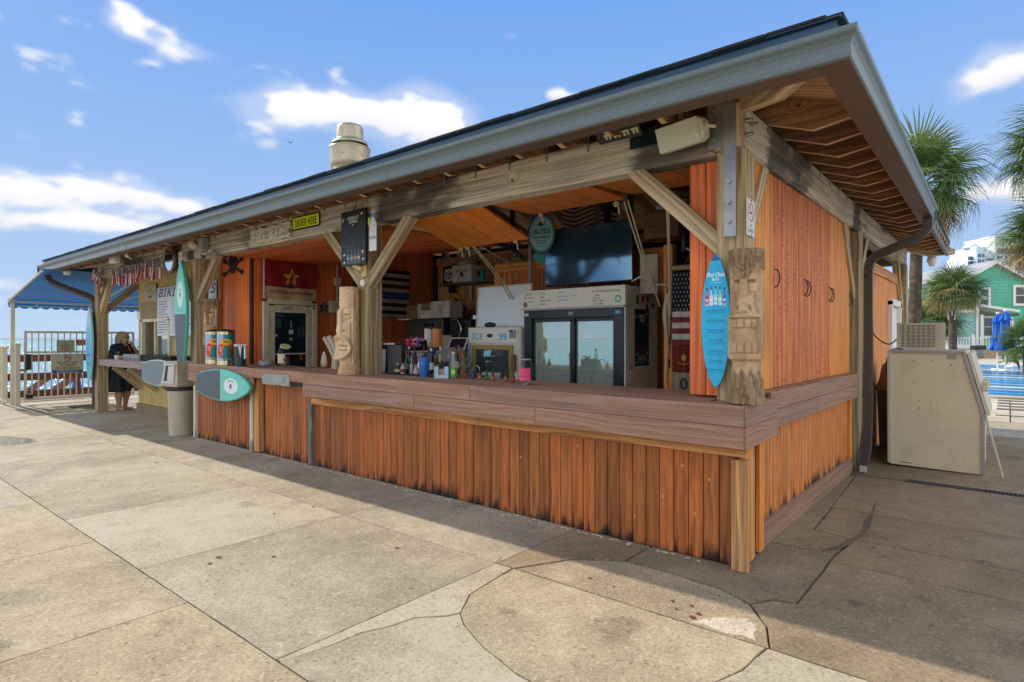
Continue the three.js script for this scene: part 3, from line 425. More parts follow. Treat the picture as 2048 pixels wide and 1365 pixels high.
boards(CT, -7.5, -6.425, 0.004, 0.925, -3.985, MT.foot, 0.096);
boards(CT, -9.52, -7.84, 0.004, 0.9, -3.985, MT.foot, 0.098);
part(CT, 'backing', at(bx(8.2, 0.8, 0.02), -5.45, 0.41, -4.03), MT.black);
part(CT, 'trim_post', at(cb(0.078, 0.765, 0.05, 0.004), -6.383, 0.3825, -3.957), MT.white); part(CT, 'trim_post', at(cb(0.075, 0.95, 0.05, 0.004), -7.795, 0.475, -3.957), MT.white);
part(CT, 'trim_post', at(cb(0.07, 0.8, 0.05, 0.004), -9.56, 0.4, -3.957), MT.white); part(CT, 'trim_post', at(cb(0.1, 0.72, 0.07, 0.005), -1.338, 0.36, -3.937), M([0.72, 0.4, 0.17], 0.85, { tex: TX.pine, bs: 0.003 }));
part(CT, 'trim_post', at(cb(0.12, 0.96, 0.09, 0.005), -7.64, 0.5, -3.965), MT.trim);
part(CT, 'top_rail', at(cb(2.35, 0.078, 0.035, 0.004), -2.475, 0.772, -3.948), MT.trim); part(CT, 'top_rail', at(cb(2.7, 0.078, 0.035, 0.004), -5.003, 0.772, -3.947), MT.trim);
for (const [x, z, w, m] of [[-1.335, -4.0, 0.03, 0], [-1.345, -4.13, 0.025, 1], [-1.352, -4.37, 0.03, 2]]) part(CT, 'corner_trim', at(cb(0.03, 0.84, [0.1, 0.09, 0.1][m], 0.003), x, 0.43, z), MT.shutterY[m]);
for (const [x, y] of [[-1.75, 0.62], [-1.9, 0.38], [-2.12, 0.2], [-1.56, 0.55], [-2.62, 0.66], [-3.2, 0.5], [-1.66, 0.3], [-4.1, 0.6]]) part(CT, 'wood_plug', at(cyl(0.011, 0.011, 0.004, 14), x, y, -3.971, Math.PI / 2), MT.shutterY[1]);
// ledge: composite planks, nose boards and top boards
const LD = node(BAR, 'counter_ledge'), TL = 0.0066;
const nose = (x0, x1, y, h, z, m) => { const g = cb(x1 - x0, h, 0.024, 0.003); const p = part(LD, 'plank', g, m || pick(MT.plank), [(x0 + x1) / 2, y + (-1.28 - (x0 + x1) / 2) * TL, z]); p.rotation.z = -TL; return p; };
nose(-3.62, -1.272, 1.018, 0.132, -3.792); nose(-6.28, -3.624, 1.018, 0.132, -3.792); nose(-2.9, -1.272, 0.88, 0.138, -3.792); nose(-4.35, -2.904, 0.88, 0.138, -3.792); nose(-6.28, -4.354, 0.88, 0.138, -3.792);
for (let i = 0; i < 6; i++) { const z = -3.865 - i * 0.136; for (const [a, b] of [[-6.28, -3.4 - (i % 2) * 0.9], [-3.397 - (i % 2) * 0.9, i ? -1.56 : -1.3]]) { const p = part(LD, 'plank', cb(b - a, 0.024, 0.131, 0.003), pick(MT.plank), [(a + b) / 2, 1.071 + (-1.28 - (a + b) / 2) * TL, z]); p.rotation.z = -TL; } }
part(LD, 'plank', at(cb(0.23, 0.024, 0.5, 0.003), -1.405, 1.0715, -4.2), MT.plank[1]);
for (const [y, h] of [[1.018, 0.132], [0.88, 0.138]]) part(LD, 'plank', at(cb(0.024, h, 0.66, 0.003), -1.273, y, -4.135), MT.plank[y > 1 ? 0 : 2]);
part(LD, 'plank', at(cb(0.024, 0.128, 3.16, 0.003), -1.315, 1.056, -6.05), MT.plank[3]); part(LD, 'plank', at(cb(0.024, 0.13, 1.3, 0.003), -1.315, 0.922, -5.12), MT.plank[0]); part(LD, 'plank', at(cb(0.024, 0.13, 1.855, 0.003), -1.315, 0.922, -6.702), MT.plank[1]);
part(LD, 'plank', at(cb(0.1, 0.024, 3.12, 0.003), -1.362, 1.108, -6.05), MT.plank[2]);
nose(-7.72, -6.284, 1.02, 0.125, -3.85); nose(-9.55, -7.724, 1.025, 0.125, -3.85); nose(-9.55, -7.724, 0.893, 0.132, -3.85); nose(-7.73, -7.6, 0.9, 0.12, -3.87);
for (let i = 0; i < 6; i++) for (const [a, b] of [[-9.55, -7.9], [-7.897, -6.283]]) part(LD, 'plank', at(cb(b - a, 0.024, 0.131, 0.003), (a + b) / 2, 1.075 + (-1.28 - (a + b) / 2) * TL * 0.6, -3.93 - i * 0.136), pick(MT.plank));
part(LD, 'plank', at(cb(3.8, 0.024, 0.24, 0.003), -11.4, 1.075, -4.42), MT.plank[0]);
{ const s = node(BAR, 'steel_plate'); part(s, 'plate', at(cb(0.66, 0.135, 0.006, 0.001), -6.98, 1.0, -3.832), MT.galv); for (const x of [-7.29, -6.67]) for (const y of [1.05, 0.95]) part(s, 'screw', at(new THREE.SphereGeometry(0.007, 8, 6), x, y, -3.829), MT.dark); }
// right wall below the ledge
const RW = node(BAR, 'side_wall');
function boardsZ(parent, z0, z1, y0, y1, x, mats, w, t = 0.024, name = 'board', gap = 0.003) { const n = Math.round(Math.abs(z1 - z0) / w), s = Math.abs(z1 - z0) / n; for (let i = 0; i < n; i++) { const h = y1 - y0, g = cb(t, h, s - gap, 0.003); const uv = g.attributes.uv, p = g.attributes.position, ov = rnd() * 9, ou = mats === MT.side ? 0 : rnd() * 4; for (let k = 0; k < uv.count; k++) uv.setXY(k, p.getY(k) + h / 2 + ou, p.getZ(k) + p.getX(k) + ov); part(parent, name, at(g, x + rr(-0.001, 0.001), y0 + h / 2, z0 - s * (i + 0.5)), pick(mats)); } }
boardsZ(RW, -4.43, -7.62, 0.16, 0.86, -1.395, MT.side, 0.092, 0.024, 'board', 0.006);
part(RW, 'base_board', at(cb(0.03, 0.17, 3.2, 0.004), -1.37, 0.088, -6.03), MT.plank[3]);
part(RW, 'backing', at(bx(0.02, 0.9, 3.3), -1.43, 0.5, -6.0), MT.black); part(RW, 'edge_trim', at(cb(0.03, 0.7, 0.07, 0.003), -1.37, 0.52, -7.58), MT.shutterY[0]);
// right wall shutters with strap handles
for (const [z0, z1, m] of [[-4.28, -4.84, MT.shutterY], [-4.85, -5.78, MT.shutter], [-5.79, -6.72, MT.shutter], [-6.73, -7.72, MT.shutterY]]) {
  const s = node(BAR, 'shutter'); boardsZ(s, z0, z1, 1.125, 2.765, -1.41, m, 0.072, 0.022, 'board', 0.0045);
}
for (const [y, z] of [[1.975, -4.885], [1.96, -5.74], [1.955, -5.83], [1.955, -6.68], [1.95, -6.77], [1.95, -7.68]]) part(BAR, 'shutter_handle', tube([[-1.4, y + 0.07, z], [-1.38, y + 0.062, z], [-1.362, y, z], [-1.38, y - 0.062, z], [-1.4, y - 0.07, z]], 0.0055, 20, 6), MT.black);
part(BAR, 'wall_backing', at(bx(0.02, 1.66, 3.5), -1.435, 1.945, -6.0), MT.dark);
// short wall beside the corner post
boards(node(BAR, 'end_wall'), -1.79, -1.545, 1.1, 2.765, -4.2, MT.red, 0.122, 0.04);
// rear yard wall with white door frame
const YW = node(BAR, 'yard_wall'); boardsZ(YW, -8.15, -10.85, 0.0, 2.44, -1.45, MT.shutterY, 0.3, 0.024, 'panel'); boardsZ(YW, -11.9, -12.05, 0.0, 2.44, -1.45, MT.shutterY, 0.15, 0.024, 'panel'); boardsZ(YW, -10.85, -11.9, 2.1, 2.44, -1.45, MT.shutterY, 0.5, 0.024, 'panel');
part(YW, 'cap_rail', at(cb(0.06, 0.14, 3.9, 0.004), -1.44, 2.48, -10.1), MT.trim);
{ const d = node(BAR, 'yard_door'); part(d, 'door_frame', mg(at(cb(0.08, 2.1, 0.09, 0.004), -1.42, 1.05, -10.9), at(cb(0.08, 2.1, 0.09, 0.004), -1.42, 1.05, -11.85), at(cb(0.08, 0.09, 1.04, 0.004), -1.42, 2.08, -11.375)), MT.whiteP); part(d, 'door_leaf', at(cb(0.04, 2.0, 0.86, 0.004), -1.46, 1.02, -11.375), MT.whiteP); }

// ---- inside
// partition on the left and the little front wall, boards
const PT = node(BAR, 'partition_wall');
boardsZ(PT, -4.6, -4.72, 0.9, 2.9, -9.03, MT.red, 0.13); boardsZ(PT, -5.66, -8.36, 0.9, 3.25, -9.03, MT.red, 0.09); boardsZ(PT, -4.72, -5.66, 2.13, 3.0, -9.03, MT.red, 0.09);
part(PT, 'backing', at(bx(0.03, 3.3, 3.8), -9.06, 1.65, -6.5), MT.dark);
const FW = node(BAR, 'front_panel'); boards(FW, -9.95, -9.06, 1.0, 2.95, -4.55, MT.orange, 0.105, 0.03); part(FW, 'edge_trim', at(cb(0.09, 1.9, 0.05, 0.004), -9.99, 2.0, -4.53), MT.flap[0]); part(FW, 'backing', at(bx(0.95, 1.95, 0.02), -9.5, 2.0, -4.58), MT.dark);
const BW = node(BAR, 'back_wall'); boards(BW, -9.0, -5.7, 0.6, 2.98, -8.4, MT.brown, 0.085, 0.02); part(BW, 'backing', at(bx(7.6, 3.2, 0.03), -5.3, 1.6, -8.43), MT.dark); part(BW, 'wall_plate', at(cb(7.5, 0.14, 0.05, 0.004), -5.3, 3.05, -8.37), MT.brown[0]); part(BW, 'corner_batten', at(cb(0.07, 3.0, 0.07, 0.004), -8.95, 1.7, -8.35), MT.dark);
for (let i = 0; i < 12; i++) part(BW, 'stud', at(cb(0.09, 0.85, 0.05, 0.004), -8.75 + i * 0.6, 3.5, -8.4), M([0.11, 0.13, 0.08], 0.8, { tex: TX.pine, bs: 0.001 }));
part(BAR, 'floor_slab', at(bx(7.6, 0.05, 4.2), -5.2, 0.03, -6.3), CONC_P);
// cold room of framed orange panels
const CR = node(BAR, 'cold_room'); boards(CR, -5.7, -3.02, 0.4, 2.47, -6.62, MT.shutter, 0.115, 0.02);
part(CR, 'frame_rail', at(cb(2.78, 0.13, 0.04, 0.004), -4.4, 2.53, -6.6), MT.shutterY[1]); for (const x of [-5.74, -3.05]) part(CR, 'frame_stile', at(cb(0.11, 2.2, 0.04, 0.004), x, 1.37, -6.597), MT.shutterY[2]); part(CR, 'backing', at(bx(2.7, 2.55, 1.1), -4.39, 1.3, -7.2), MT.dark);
// a dim panel wall behind the flags on the right
boards(node(BAR, 'inner_wall'), -3.0, -1.46, 0.4, 2.5, -7.55, MT.brown, 0.11, 0.02);
part(BAR, 'timber_post', at(cb(0.1, 2.5, 0.1, 0.004), -2.76, 1.25, -5.95), MT.shutterY[0]);
// ceiling of tongue-and-groove boards over the left half
{ const c = node(BAR, 'ceiling'); const N = 38, L = 4.15; for (let i = 0; i < N; i++) { const t = (i + 0.5) / N, z = -4.26 - t * L, y = 2.77 + sst(0.3, 1, t) * 0.47; const m = part(c, 'board', at(cb(3.7, 0.02, L / N - 0.003, 0.003), -7.2, 0, 0), pick(MT.red), [0, y, z]); m.rotation.x = 0.16 * sst(0.25, 0.5, t); } }
// shutters of the front opening, swung up under the roof
function flap(x0, x1, y0, z0, y1, z1, n) {
  const f = node(BAR, 'raised_shutter'), L = Math.hypot(y1 - y0, z1 - z0), a = Math.atan2(y0 - y1, z0 - z1), s = (x1 - x0) / n;
  for (let i = 0; i < n; i++) part(f, 'board', cb(s - 0.008, 0.022, L, 0.004), pick(MT.flap), [x0 + s * (i + 0.5), (y0 + y1) / 2, (z0 + z1) / 2]).rotation.x = -a;
  for (const t of [0.12, 0.88]) part(f, 'batten', cb(x1 - x0 - 0.05, 0.03, 0.07, 0.003), pick(MT.flap), [(x0 + x1) / 2, lerp(y0, y1, t) + 0.03, lerp(z0, z1, t)]).rotation.x = -a;
}
flap(-5.0, -3.93, 2.8, -4.26, 2.575, -5.02, 5); flap(-3.84, -2.74, 2.81, -4.26, 2.815, -4.96, 5); flap(-2.7, -1.8, 2.81, -4.26, 2.86, -5.02, 4);
// door in the partition: cream frame, glazed leaf
{
  const d = node(BAR, 'door'); const X = -8.985;
  part(d, 'door_frame', mg(at(cb(0.06, 2.1, 0.09, 0.005), X, 1.05, -4.765), at(cb(0.06, 2.1, 0.09, 0.005), X, 1.05, -5.62), at(cb(0.06, 0.08, 0.76, 0.005), X, 2.1, -5.19)), MT.ivory);
  part(d, 'door_leaf', mg(at(cb(0.045, 2.04, 0.105, 0.004), X, 1.02, -4.862), at(cb(0.045, 2.04, 0.105, 0.004), X, 1.02, -5.52), at(cb(0.045, 0.12, 0.55, 0.004), X, 1.99, -5.19), at(cb(0.045, 0.9, 0.55, 0.004), X, 0.45, -5.19), at(cb(0.05, 0.02, 0.55, 0.003), X, 1.265, -5.19)), MT.ivory);
  part(d, 'pane', at(bx(0.008, 1.04, 0.555), X - 0.005, 1.42, -5.19), M([0.012, 0.025, 0.03], 0.06, { metalness: 0 }));
  const stick = (y, z, w, h, c) => part(d, 'sticker', at(bx(0.002, h, w), X + 0.0005, y, z), M(c, 0.5));
  stick(1.62, -5.2, 0.075, 0.07, '#c9ccd6'); stick(1.74, -5.2, 0.03, 0.12, '#8d7f8a'); stick(1.5, -5.2, 0.045, 0.045, '#8fb79a'); stick(1.56, -4.94, 0.05, 0.035, '#d0cdc8'); stick(1.88, -5.0, 0.16, 0.05, '#3e4e52'); stick(1.76, -4.97, 0.12, 0.14, '#34504f'); stick(1.2, -5.38, 0.05, 0.1, '#b03a34'); stick(1.62, -5.38, 0.12, 0.2, '#2e3b40');
  const cv = canvasTex(256, 96, (x) => { x.fillStyle = '#bfb797'; x.fillRect(0, 0, 256, 96); txt(x, 'J', 50, 42, 62, '#6a2a22', 'serif', 'italic bold'); scrib(x, 90, 26, 120, 14, '#241c18'); scrib(x, 80, 62, 150, 8, '#3a2a22'); });
  const s1 = part(d, 'name_print', plane(0.2, 0.075), M('#ffffff', 0.6, { map: cv }), [X + 0.0275, 2.0, -5.14]); s1.rotation.y = Math.PI / 2;
  const s2 = part(d, 'green_sticker', at(bx(0.002, 0.075, 0.05), X + 0.031, 2.04, -5.6), M('#1d6b45', 0.5)); part(d, 'green_sticker', at(bx(0.002, 0.035, 0.018), X + 0.0325, 2.045, -5.6), M('#cfe3d2', 0.5));
}
// roof fan
{
  const f = thing('exhaust_fan', 'round metal exhaust fan with domed cap standing on the roof', 'exhaust fan', [-7.66, 3.74, -5.4]); f.scale.set(0.58, 0.74, 0.58); const al = M([0.66, 0.56, 0.4], 0.4, { metalness: 0.6, tex: TX.dirt, bs: 0 });
  part(f, 'curb', at(cb(1.0, 0.55, 1.0, 0.01), 0, 0.0, 0), MT.galv); part(f, 'base_flange', at(cb(1.12, 0.05, 1.12, 0.01), 0, 0.29, 0), MT.galv);
  part(f, 'windband', lathe([[0.3, 0.3], [0.36, 0.38], [0.46, 0.44], [0.5, 0.5], [0.51, 0.56], [0.51, 0.83], [0.525, 0.84], [0.525, 0.86], [0.5, 0.86], [0.5, 0.5], [0.3, 0.33]], 48), al);
  part(f, 'motor_shroud', lathe([[0.37, 0.6], [0.37, 0.95], [0.45, 0.92], [0.46, 0.94], [0.44, 0.985], [0.36, 1.02], [0.345, 1.05], [0.335, 1.26], [0.3, 1.32], [0.2, 1.335], [0, 1.335]], 48), al);
  for (const a of [0.6, 1.6, 2.6, 3.8]) part(f, 'bolt', at(new THREE.SphereGeometry(0.013, 8, 6), 0.512 * Math.sin(a), 0.66, 0.512 * Math.cos(a)), MT.dark);
}
// kiosk on the left: yellow beadboard, window, shelf on brackets
const KM = tones(3, [0.66, 0.5, 0.2], 0.03, 0.6, { tex: TX.dirt, bs: 0 });
{
  const K = node(BAR, 'kiosk_wall'); boards(K, -13.7, -9.98, 0.2, 1.02, -4.56, KM, 0.075, 0.02, 0.002); boards(K, -13.7, -13.42, 1.1, 2.9, -4.56, KM, 0.14, 0.02); boards(K, -13.42, -9.98, 1.98, 2.9, -4.56, KM, 0.25, 0.02); boards(K, -12.02, -9.98, 1.08, 1.98, -4.56, KM, 0.25, 0.02);
  part(K, 'base_board', at(cb(3.74, 0.2, 0.05, 0.004), -11.85, 0.1, -4.54), M([0.3, 0.23, 0.15], 0.8, { tex: TX.dirt, bs: 0 })); part(K, 'side_panel', at(bx(0.03, 2.9, 3.6), -13.72, 1.45, -6.4), KM[0]); part(K, 'inner_wall', at(bx(0.03, 2.9, 3.6), -9.98, 1.45, -6.45), KM[1]); part(K, 'rear_panel', at(bx(3.7, 1.2, 0.03), -11.85, 0.6, -8.2), KM[1]);
  part(K, 'fascia_panel', at(cb(1.5, 0.33, 0.03, 0.003), -12.82, 2.06, -4.535), M([0.36, 0.27, 0.15], 0.8, { tex: TX.dirt, bs: 0 }));
  const w = node(BAR, 'kiosk_window'); part(w, 'frame', mg(at(cb(0.08, 0.78, 0.07, 0.004), -13.4, 1.5, -4.53), at(cb(0.06, 0.78, 0.06, 0.004), -12.72, 1.5, -4.53), at(cb(0.08, 0.78, 0.07, 0.004), -12.05, 1.5, -4.53), at(cb(1.4, 0.06, 0.07, 0.004), -12.72, 1.87, -4.53)), MT.ivory);
  part(w, 'pane', at(bx(1.3, 0.75, 0.006), -12.72, 1.5, -4.56), M([0.9, 0.95, 0.95], 0.02, { phys: true, transmission: 1, thickness: 0, ior: 1.5 })); part(w, 'reveal_post', at(cb(0.16, 0.8, 0.06, 0.003), -12.6, 1.5, -4.75), M([0.03, 0.2, 0.17], 0.7));
  const sh = node(BAR, 'kiosk_shelf'); part(sh, 'shelf_board', at(cb(4.05, 0.13, 0.024, 0.004), -12.25, 1.03, -4.02), M([0.34, 0.29, 0.28], 0.6, { tex: TX.deck, bs: 0.001 })); part(sh, 'shelf_board', mg(at(cb(3.5, 0.03, 0.5, 0.004), -11.95, 1.085, -4.28), at(cb(0.6, 0.03, 0.2, 0.004), -14.0, 1.085, -4.135)), M([0.34, 0.29, 0.28], 0.6, { tex: TX.deck, bs: 0.001 })); part(sh, 'shelf_end', at(cb(0.02, 0.13, 0.2, 0.003), -14.29, 1.03, -4.13), MT.brace);
  for (const x of [-13.5, -12.7, -11.9]) part(sh, 'bracket', strut([x, 0.97, -4.06], [x, 0.53, -4.53], 0.045, 0.13), MT.brace);
}
// ---------------------------------------------------------------- carved posts
const box1 = (x, a, b, s) => sst(a - s, a + s, x) * (1 - sst(b - s, b + s, x));
function tiki(R, H, fn, lean) {
  const NA = 180, NY = 340, pos = [], col = [], uv = [], idx = [];
  for (let j = 0; j <= NY; j++) for (let i = 0; i <= NA; i++) { const t = j / NY, a = (i / NA * 2 - 1) * Math.PI, [d, c] = fn(t, a), r = R * (1 + 1.8 * d); pos.push(r * Math.sin(a), t * H, r * Math.cos(a)); col.push(...c); uv.push(i / NA * 2, t * 2.5); }
  for (let j = 0; j < NY; j++) for (let i = 0; i < NA; i++) { const a = j * (NA + 1) + i, b = a + NA + 1; idx.push(a, a + 1, b, b, a + 1, b + 1); }
  const top = pos.length / 3; for (const y of [0, H]) { pos.push(0, y, 0); col.push(0.5, 0.42, 0.32); uv.push(0.5, 0.5); }
  for (let i = 0; i < NA; i++) { idx.push(top, i + 1, i); const o = NY * (NA + 1); idx.push(top + 1, o + i, o + i + 1); }
  const g = new THREE.BufferGeometry(); g.setAttribute('position', new THREE.Float32BufferAttribute(pos, 3)); g.setAttribute('color', new THREE.Float32BufferAttribute(col, 3)); g.setAttribute('uv', new THREE.Float32BufferAttribute(uv, 2)); g.setIndex(idx); g.computeVertexNormals(); return g;
}
const barkN = (t, a, s) => { const u = a / 6.2832 + 0.5, n = fbm(u, t, 30, 7, 3, s); return Math.abs(n - 0.5) * 2; };
const barkCol = [0.28, 0.185, 0.105], carveCol = [0.5, 0.32, 0.17], mix3 = (a, b, t) => [lerp(a[0], b[0], t), lerp(a[1], b[1], t), lerp(a[2], b[2], t)];
const TK = new THREE.MeshStandardMaterial({ vertexColors: true, roughness: 0.85, bumpMap: TX.bark.bump, bumpScale: 0.0015 });
const faceA = (t, a) => {
  const b = Math.abs(a); let d = 0;
  const brow = 0.80 + 0.085 * sst(0.05, 0.95, b) - 0.02 * sst(0.9, 1.5, b), isTop = sst(brow - 0.006, brow + 0.006, t), isBot = 1 - sst(0.17, 0.23, t + 0.02 * Math.sin(a * 9)), bark = Math.max(isTop, isBot, sst(1.5, 1.75, b));
  d += 0.06 * isTop; d -= 0.05 * box1(t, brow + 0.055, brow + 0.063, 0.004) * (b < 1.5 ? 1 : 0) + 0.04 * box1(t, brow + 0.085, brow + 0.09, 0.004) * (b < 1.5 ? 1 : 0);
  d -= 0.10 * (1 - isTop) * box1(t, 0.62, 0.86, 0.02) * box1(b, 0.22, 1.3, 0.08);                       // eye hollows
  d += 0.05 * box1(t, 0.72, 0.775, 0.012) * box1(b, 0.3, 1.05, 0.08); d -= 0.2 * box1(t, 0.784 - 0.01 * Math.abs(b - 0.65), 0.8 + 0.0 * b, 0.005) * box1(b, 0.3, 1.0, 0.06); // closed lids and slits
  const nw = lerp(0.34, 0.16, sst(0.62, 0.8, t)); d += 0.17 * (1 - sst(nw - 0.06, nw + 0.08, b)) * sst(0.57, 0.6, t) * (1 - sst(0.78, 0.84, t));
  d += 0.12 * Math.exp(-(((b - 0.34) / 0.22) ** 2) - ((t - 0.625) / 0.034) ** 2); d -= 0.3 * Math.exp(-(((b - 0.33) / 0.14) ** 2) - ((t - 0.618) / 0.018) ** 2);       // nostrils
  d -= 0.09 * box1(t, 0.58, 0.70, 0.012) * box1(b, 0.75, 1.05, 0.06);
  const mo = box1(t, 0.285, 0.578, 0.008) * (1 - sst(0.98, 1.06, b)); d += 0.12 * mo;                      // lips
  const inn = box1(t, 0.325, 0.555, 0.006) * (1 - sst(0.84, 0.9, b)); d -= 0.15 * inn;
  d += 0.09 * (box1(t, 0.492, 0.548, 0.006) + box1(t, 0.33, 0.395, 0.006)) * (1 - sst(0.8, 0.85, b));      // teeth
  for (const c of [0, 0.42, -0.42]) d -= 0.09 * Math.exp(-(((a - c - 0.06) / 0.022) ** 2)) * (box1(t, 0.49, 0.55, 0.004) + box1(t, 0.33, 0.4, 0.004));
  d -= 0.07 * box1(t, 0.17, 0.285, 0.03); d += 0.06 * isBot * (1 - sst(0.0, 0.2, t)) ;
  const bn = barkN(t, a, 700); d -= bark * 0.1 * sst(0.25, 0.02, bn); d += (fbm(a / 6.28 + 0.5, t, 40, 40, 3, 720) - 0.5) * 0.03;
  const gr = 0.85 + 0.4 * (fbm(a / 6.28 + 0.5, t, 12, 5, 4, 740) - 0.5), c = mix3(mix3(carveCol, [0.62, 0.43, 0.25], sst(0.4, 0.7, fbm(a / 6.28 + 0.5, t, 8, 14, 3, 750))), barkCol, bark * 0.75).map((q) => q * gr);
  return [d, c];
};
const faceB = (t, a) => {
  const b = Math.abs(a); let d = 0; const bark = Math.max(sst(1.35, 1.6, b), 1 - sst(0.1, 0.16, t));
  for (let k = 0; k < 4; k++) { const y = 0.80 + 0.05 * k + 0.12 * Math.sin(b * 1.3 + 0.3); d -= 0.045 * box1(t, y, y + 0.007, 0.005) * (b < 1.4 ? 1 : 0); }
  d -= 0.12 * box1(t, 0.6, 0.76, 0.03) * box1(b, 0.28, 1.25, 0.1); d += 0.09 * box1(t, 0.64, 0.675, 0.012) * box1(b, 0.35, 1.15, 0.1) + 0.08 * box1(t, 0.69, 0.735, 0.014) * box1(b, 0.35, 1.15, 0.1); d -= 0.1 * box1(t, 0.678, 0.69, 0.004) * box1(b, 0.38, 1.1, 0.06);
  d += 0.16 * (1 - sst(0.2, 0.4, b)) * box1(t, 0.46, 0.74, 0.03); d += 0.14 * Math.exp(-(((b - 0.42) / 0.26) ** 2) - ((t - 0.5) / 0.04) ** 2); d -= 0.28 * Math.exp(-(((b - 0.45) / 0.14) ** 2) - ((t - 0.495) / 0.018) ** 2);
  const em = Math.sqrt((b / 1.12) ** 2 + ((t - 0.31) / 0.135) ** 2), lip = Math.exp(-(((em - 0.95) / 0.13) ** 2)), inn = 1 - sst(0.7, 0.8, em); d += 0.2 * lip + 0.12 * (1 - sst(0.9, 1.3, em)); d -= 0.26 * inn;
  d += inn * (0.2 * (box1(t, 0.335, 0.42, 0.006) + box1(t, 0.2, 0.275, 0.006)) + 0.16 * box1(t, 0.287, 0.322, 0.006)); for (const c of [0.42, -0.42, 0]) d -= 0.12 * inn * Math.exp(-(((a - c) / 0.025) ** 2)) * (box1(t, 0.335, 0.42, 0.004) + box1(t, 0.2, 0.275, 0.004));
  d -= 0.1 * Math.exp(-(((b - 1.2) / 0.06) ** 2)) * box1(t, 0.15, 0.6, 0.04); d += 0.1 * (1 - sst(0, 0.16, t));
  d += (fbm(a / 6.28 + 0.5, t, 40, 40, 3, 820) - 0.5) * 0.03 - bark * 0.05 * sst(0.3, 0.05, barkN(t, a, 800));
  const gr = 0.9 + 0.4 * (fbm(a / 6.28 + 0.5, t, 10, 5, 4, 840) - 0.5); return [d, mix3([0.74, 0.54, 0.33], [0.56, 0.32, 0.15], bark * 0.7 + 0.3 * sst(0.5, 0.7, fbm(a / 6.28 + 0.5, t, 6, 6, 3, 850))).map((q) => q * gr)];
};
single('tiki_statue', 'tall carved tiki with bared teeth on the counter corner beside the blue menu board', 'tiki statue', tiki(0.1, 0.985, faceA), TK, [-1.297, 1.088, -3.925], 0.12);
single('tiki_statue', 'pale carved tiki with wide open mouth in front of the middle post', 'tiki statue', tiki(0.108, 0.96, faceB), TK, [-5.6, 1.112, -3.94], -0.05);
single('tiki_statue', 'brown carved tiki with heavy brow standing behind the drink dispensers', 'tiki statue', tiki(0.11, 1.02, faceA), TK, [-9.55, 1.11, -4.2], 0.3);

// ---------------------------------------------------------------- boards and signs
function panelSign(name, label, cat, w, h, t, cv, body, pos, turn = 0, group, r = 0.004) {
  const g = thing(name, label, cat, pos, turn, group); part(g, 'panel', cb(w, h, t, Math.min(0.003, t / 3)), body); part(g, 'print', at(plane(w - 2 * r, h - 2 * r), 0, 0, t / 2 + 0.0012), M('#ffffff', 0.5, { map: cv })); return g;
}
const WH = MT.whiteP;
panelSign('order_sign', 'yellow and black ORDER HERE sign nailed to the beam', 'sign', 0.62, 0.175, 0.008, canvasTex(512, 144, (x, w, h) => { x.fillStyle = '#10140c'; x.fillRect(0, 0, w, h); x.fillStyle = '#dff01c'; x.fillRect(14, 14, w - 28, h - 28); x.save(); x.translate(w / 2, h / 2 + 4); x.scale(0.62, 1); txt(x, 'ORDER HERE', 0, 0, 112, '#12160a'); x.restore(); }), MT.black, [-6.64, 2.945, -4.04]);
{ // driftwood TIKI BAR sign: ragged plank with raised letters of split bamboo
  const g = thing('tiki_bar_sign', 'weathered ragged wooden sign with TIKI BAR in pale strokes on the beam', 'sign', [-7.5, 2.885, -4.03]), pts = [];
  for (let i = 0; i < 60; i++) { const t = i / 60 * 4, e = Math.floor(t), f = t - e, j = (h2(i, 3, 9) - 0.5) * 0.045; pts.push(e === 0 ? [-0.5 + f, -0.1 + j] : e === 1 ? [0.5 + j + 0.03 * Math.sin(f * 9), -0.1 + 0.2 * f] : e === 2 ? [0.5 - f, 0.1 + j] : [-0.5 + j, 0.1 - 0.2 * f]); }
  part(g, 'plank', ext(pts, 0.03, 0.006), M([0.85, 0.82, 0.7], 0.85, { tex: TX.pine, bs: 0.002 }), [0, 0, -0.015]); const lt = M([0.85, 0.85, 0.75], 0.7);
  const L = { T: [[-.5, 1, .5, 1], [0, 1, 0, 0]], I: [[0, 0, 0, 1]], K: [[-.4, 0, -.4, 1], [-.4, .5, .4, 1], [-.4, .5, .4, 0]], B: [[-.4, 0, -.4, 1], [-.4, 1, .35, .75], [.35, .75, -.4, .5], [-.4, .5, .4, .22], [.4, .22, -.4, 0]], A: [[-.4, 0, 0, 1], [0, 1, .4, 0], [-.2, .4, .2, .4]], R: [[-.4, 0, -.4, 1], [-.4, 1, .35, .75], [.35, .75, -.4, .5], [-.4, .5, .4, 0]] };
  [['T', -.38], ['I', -.28], ['K', -.19], ['I', -.1], ['B', .1], ['A', .22], ['R', .35]].forEach(([c, x]) => part(g, 'letter', mg(L[c].map(([a, b, e, f]) => rod([x + a * 0.1, -0.06 + b * 0.12, 0.02], [x + e * 0.1, -0.06 + f * 0.12, 0.02], 0.008, 6))), lt));
}
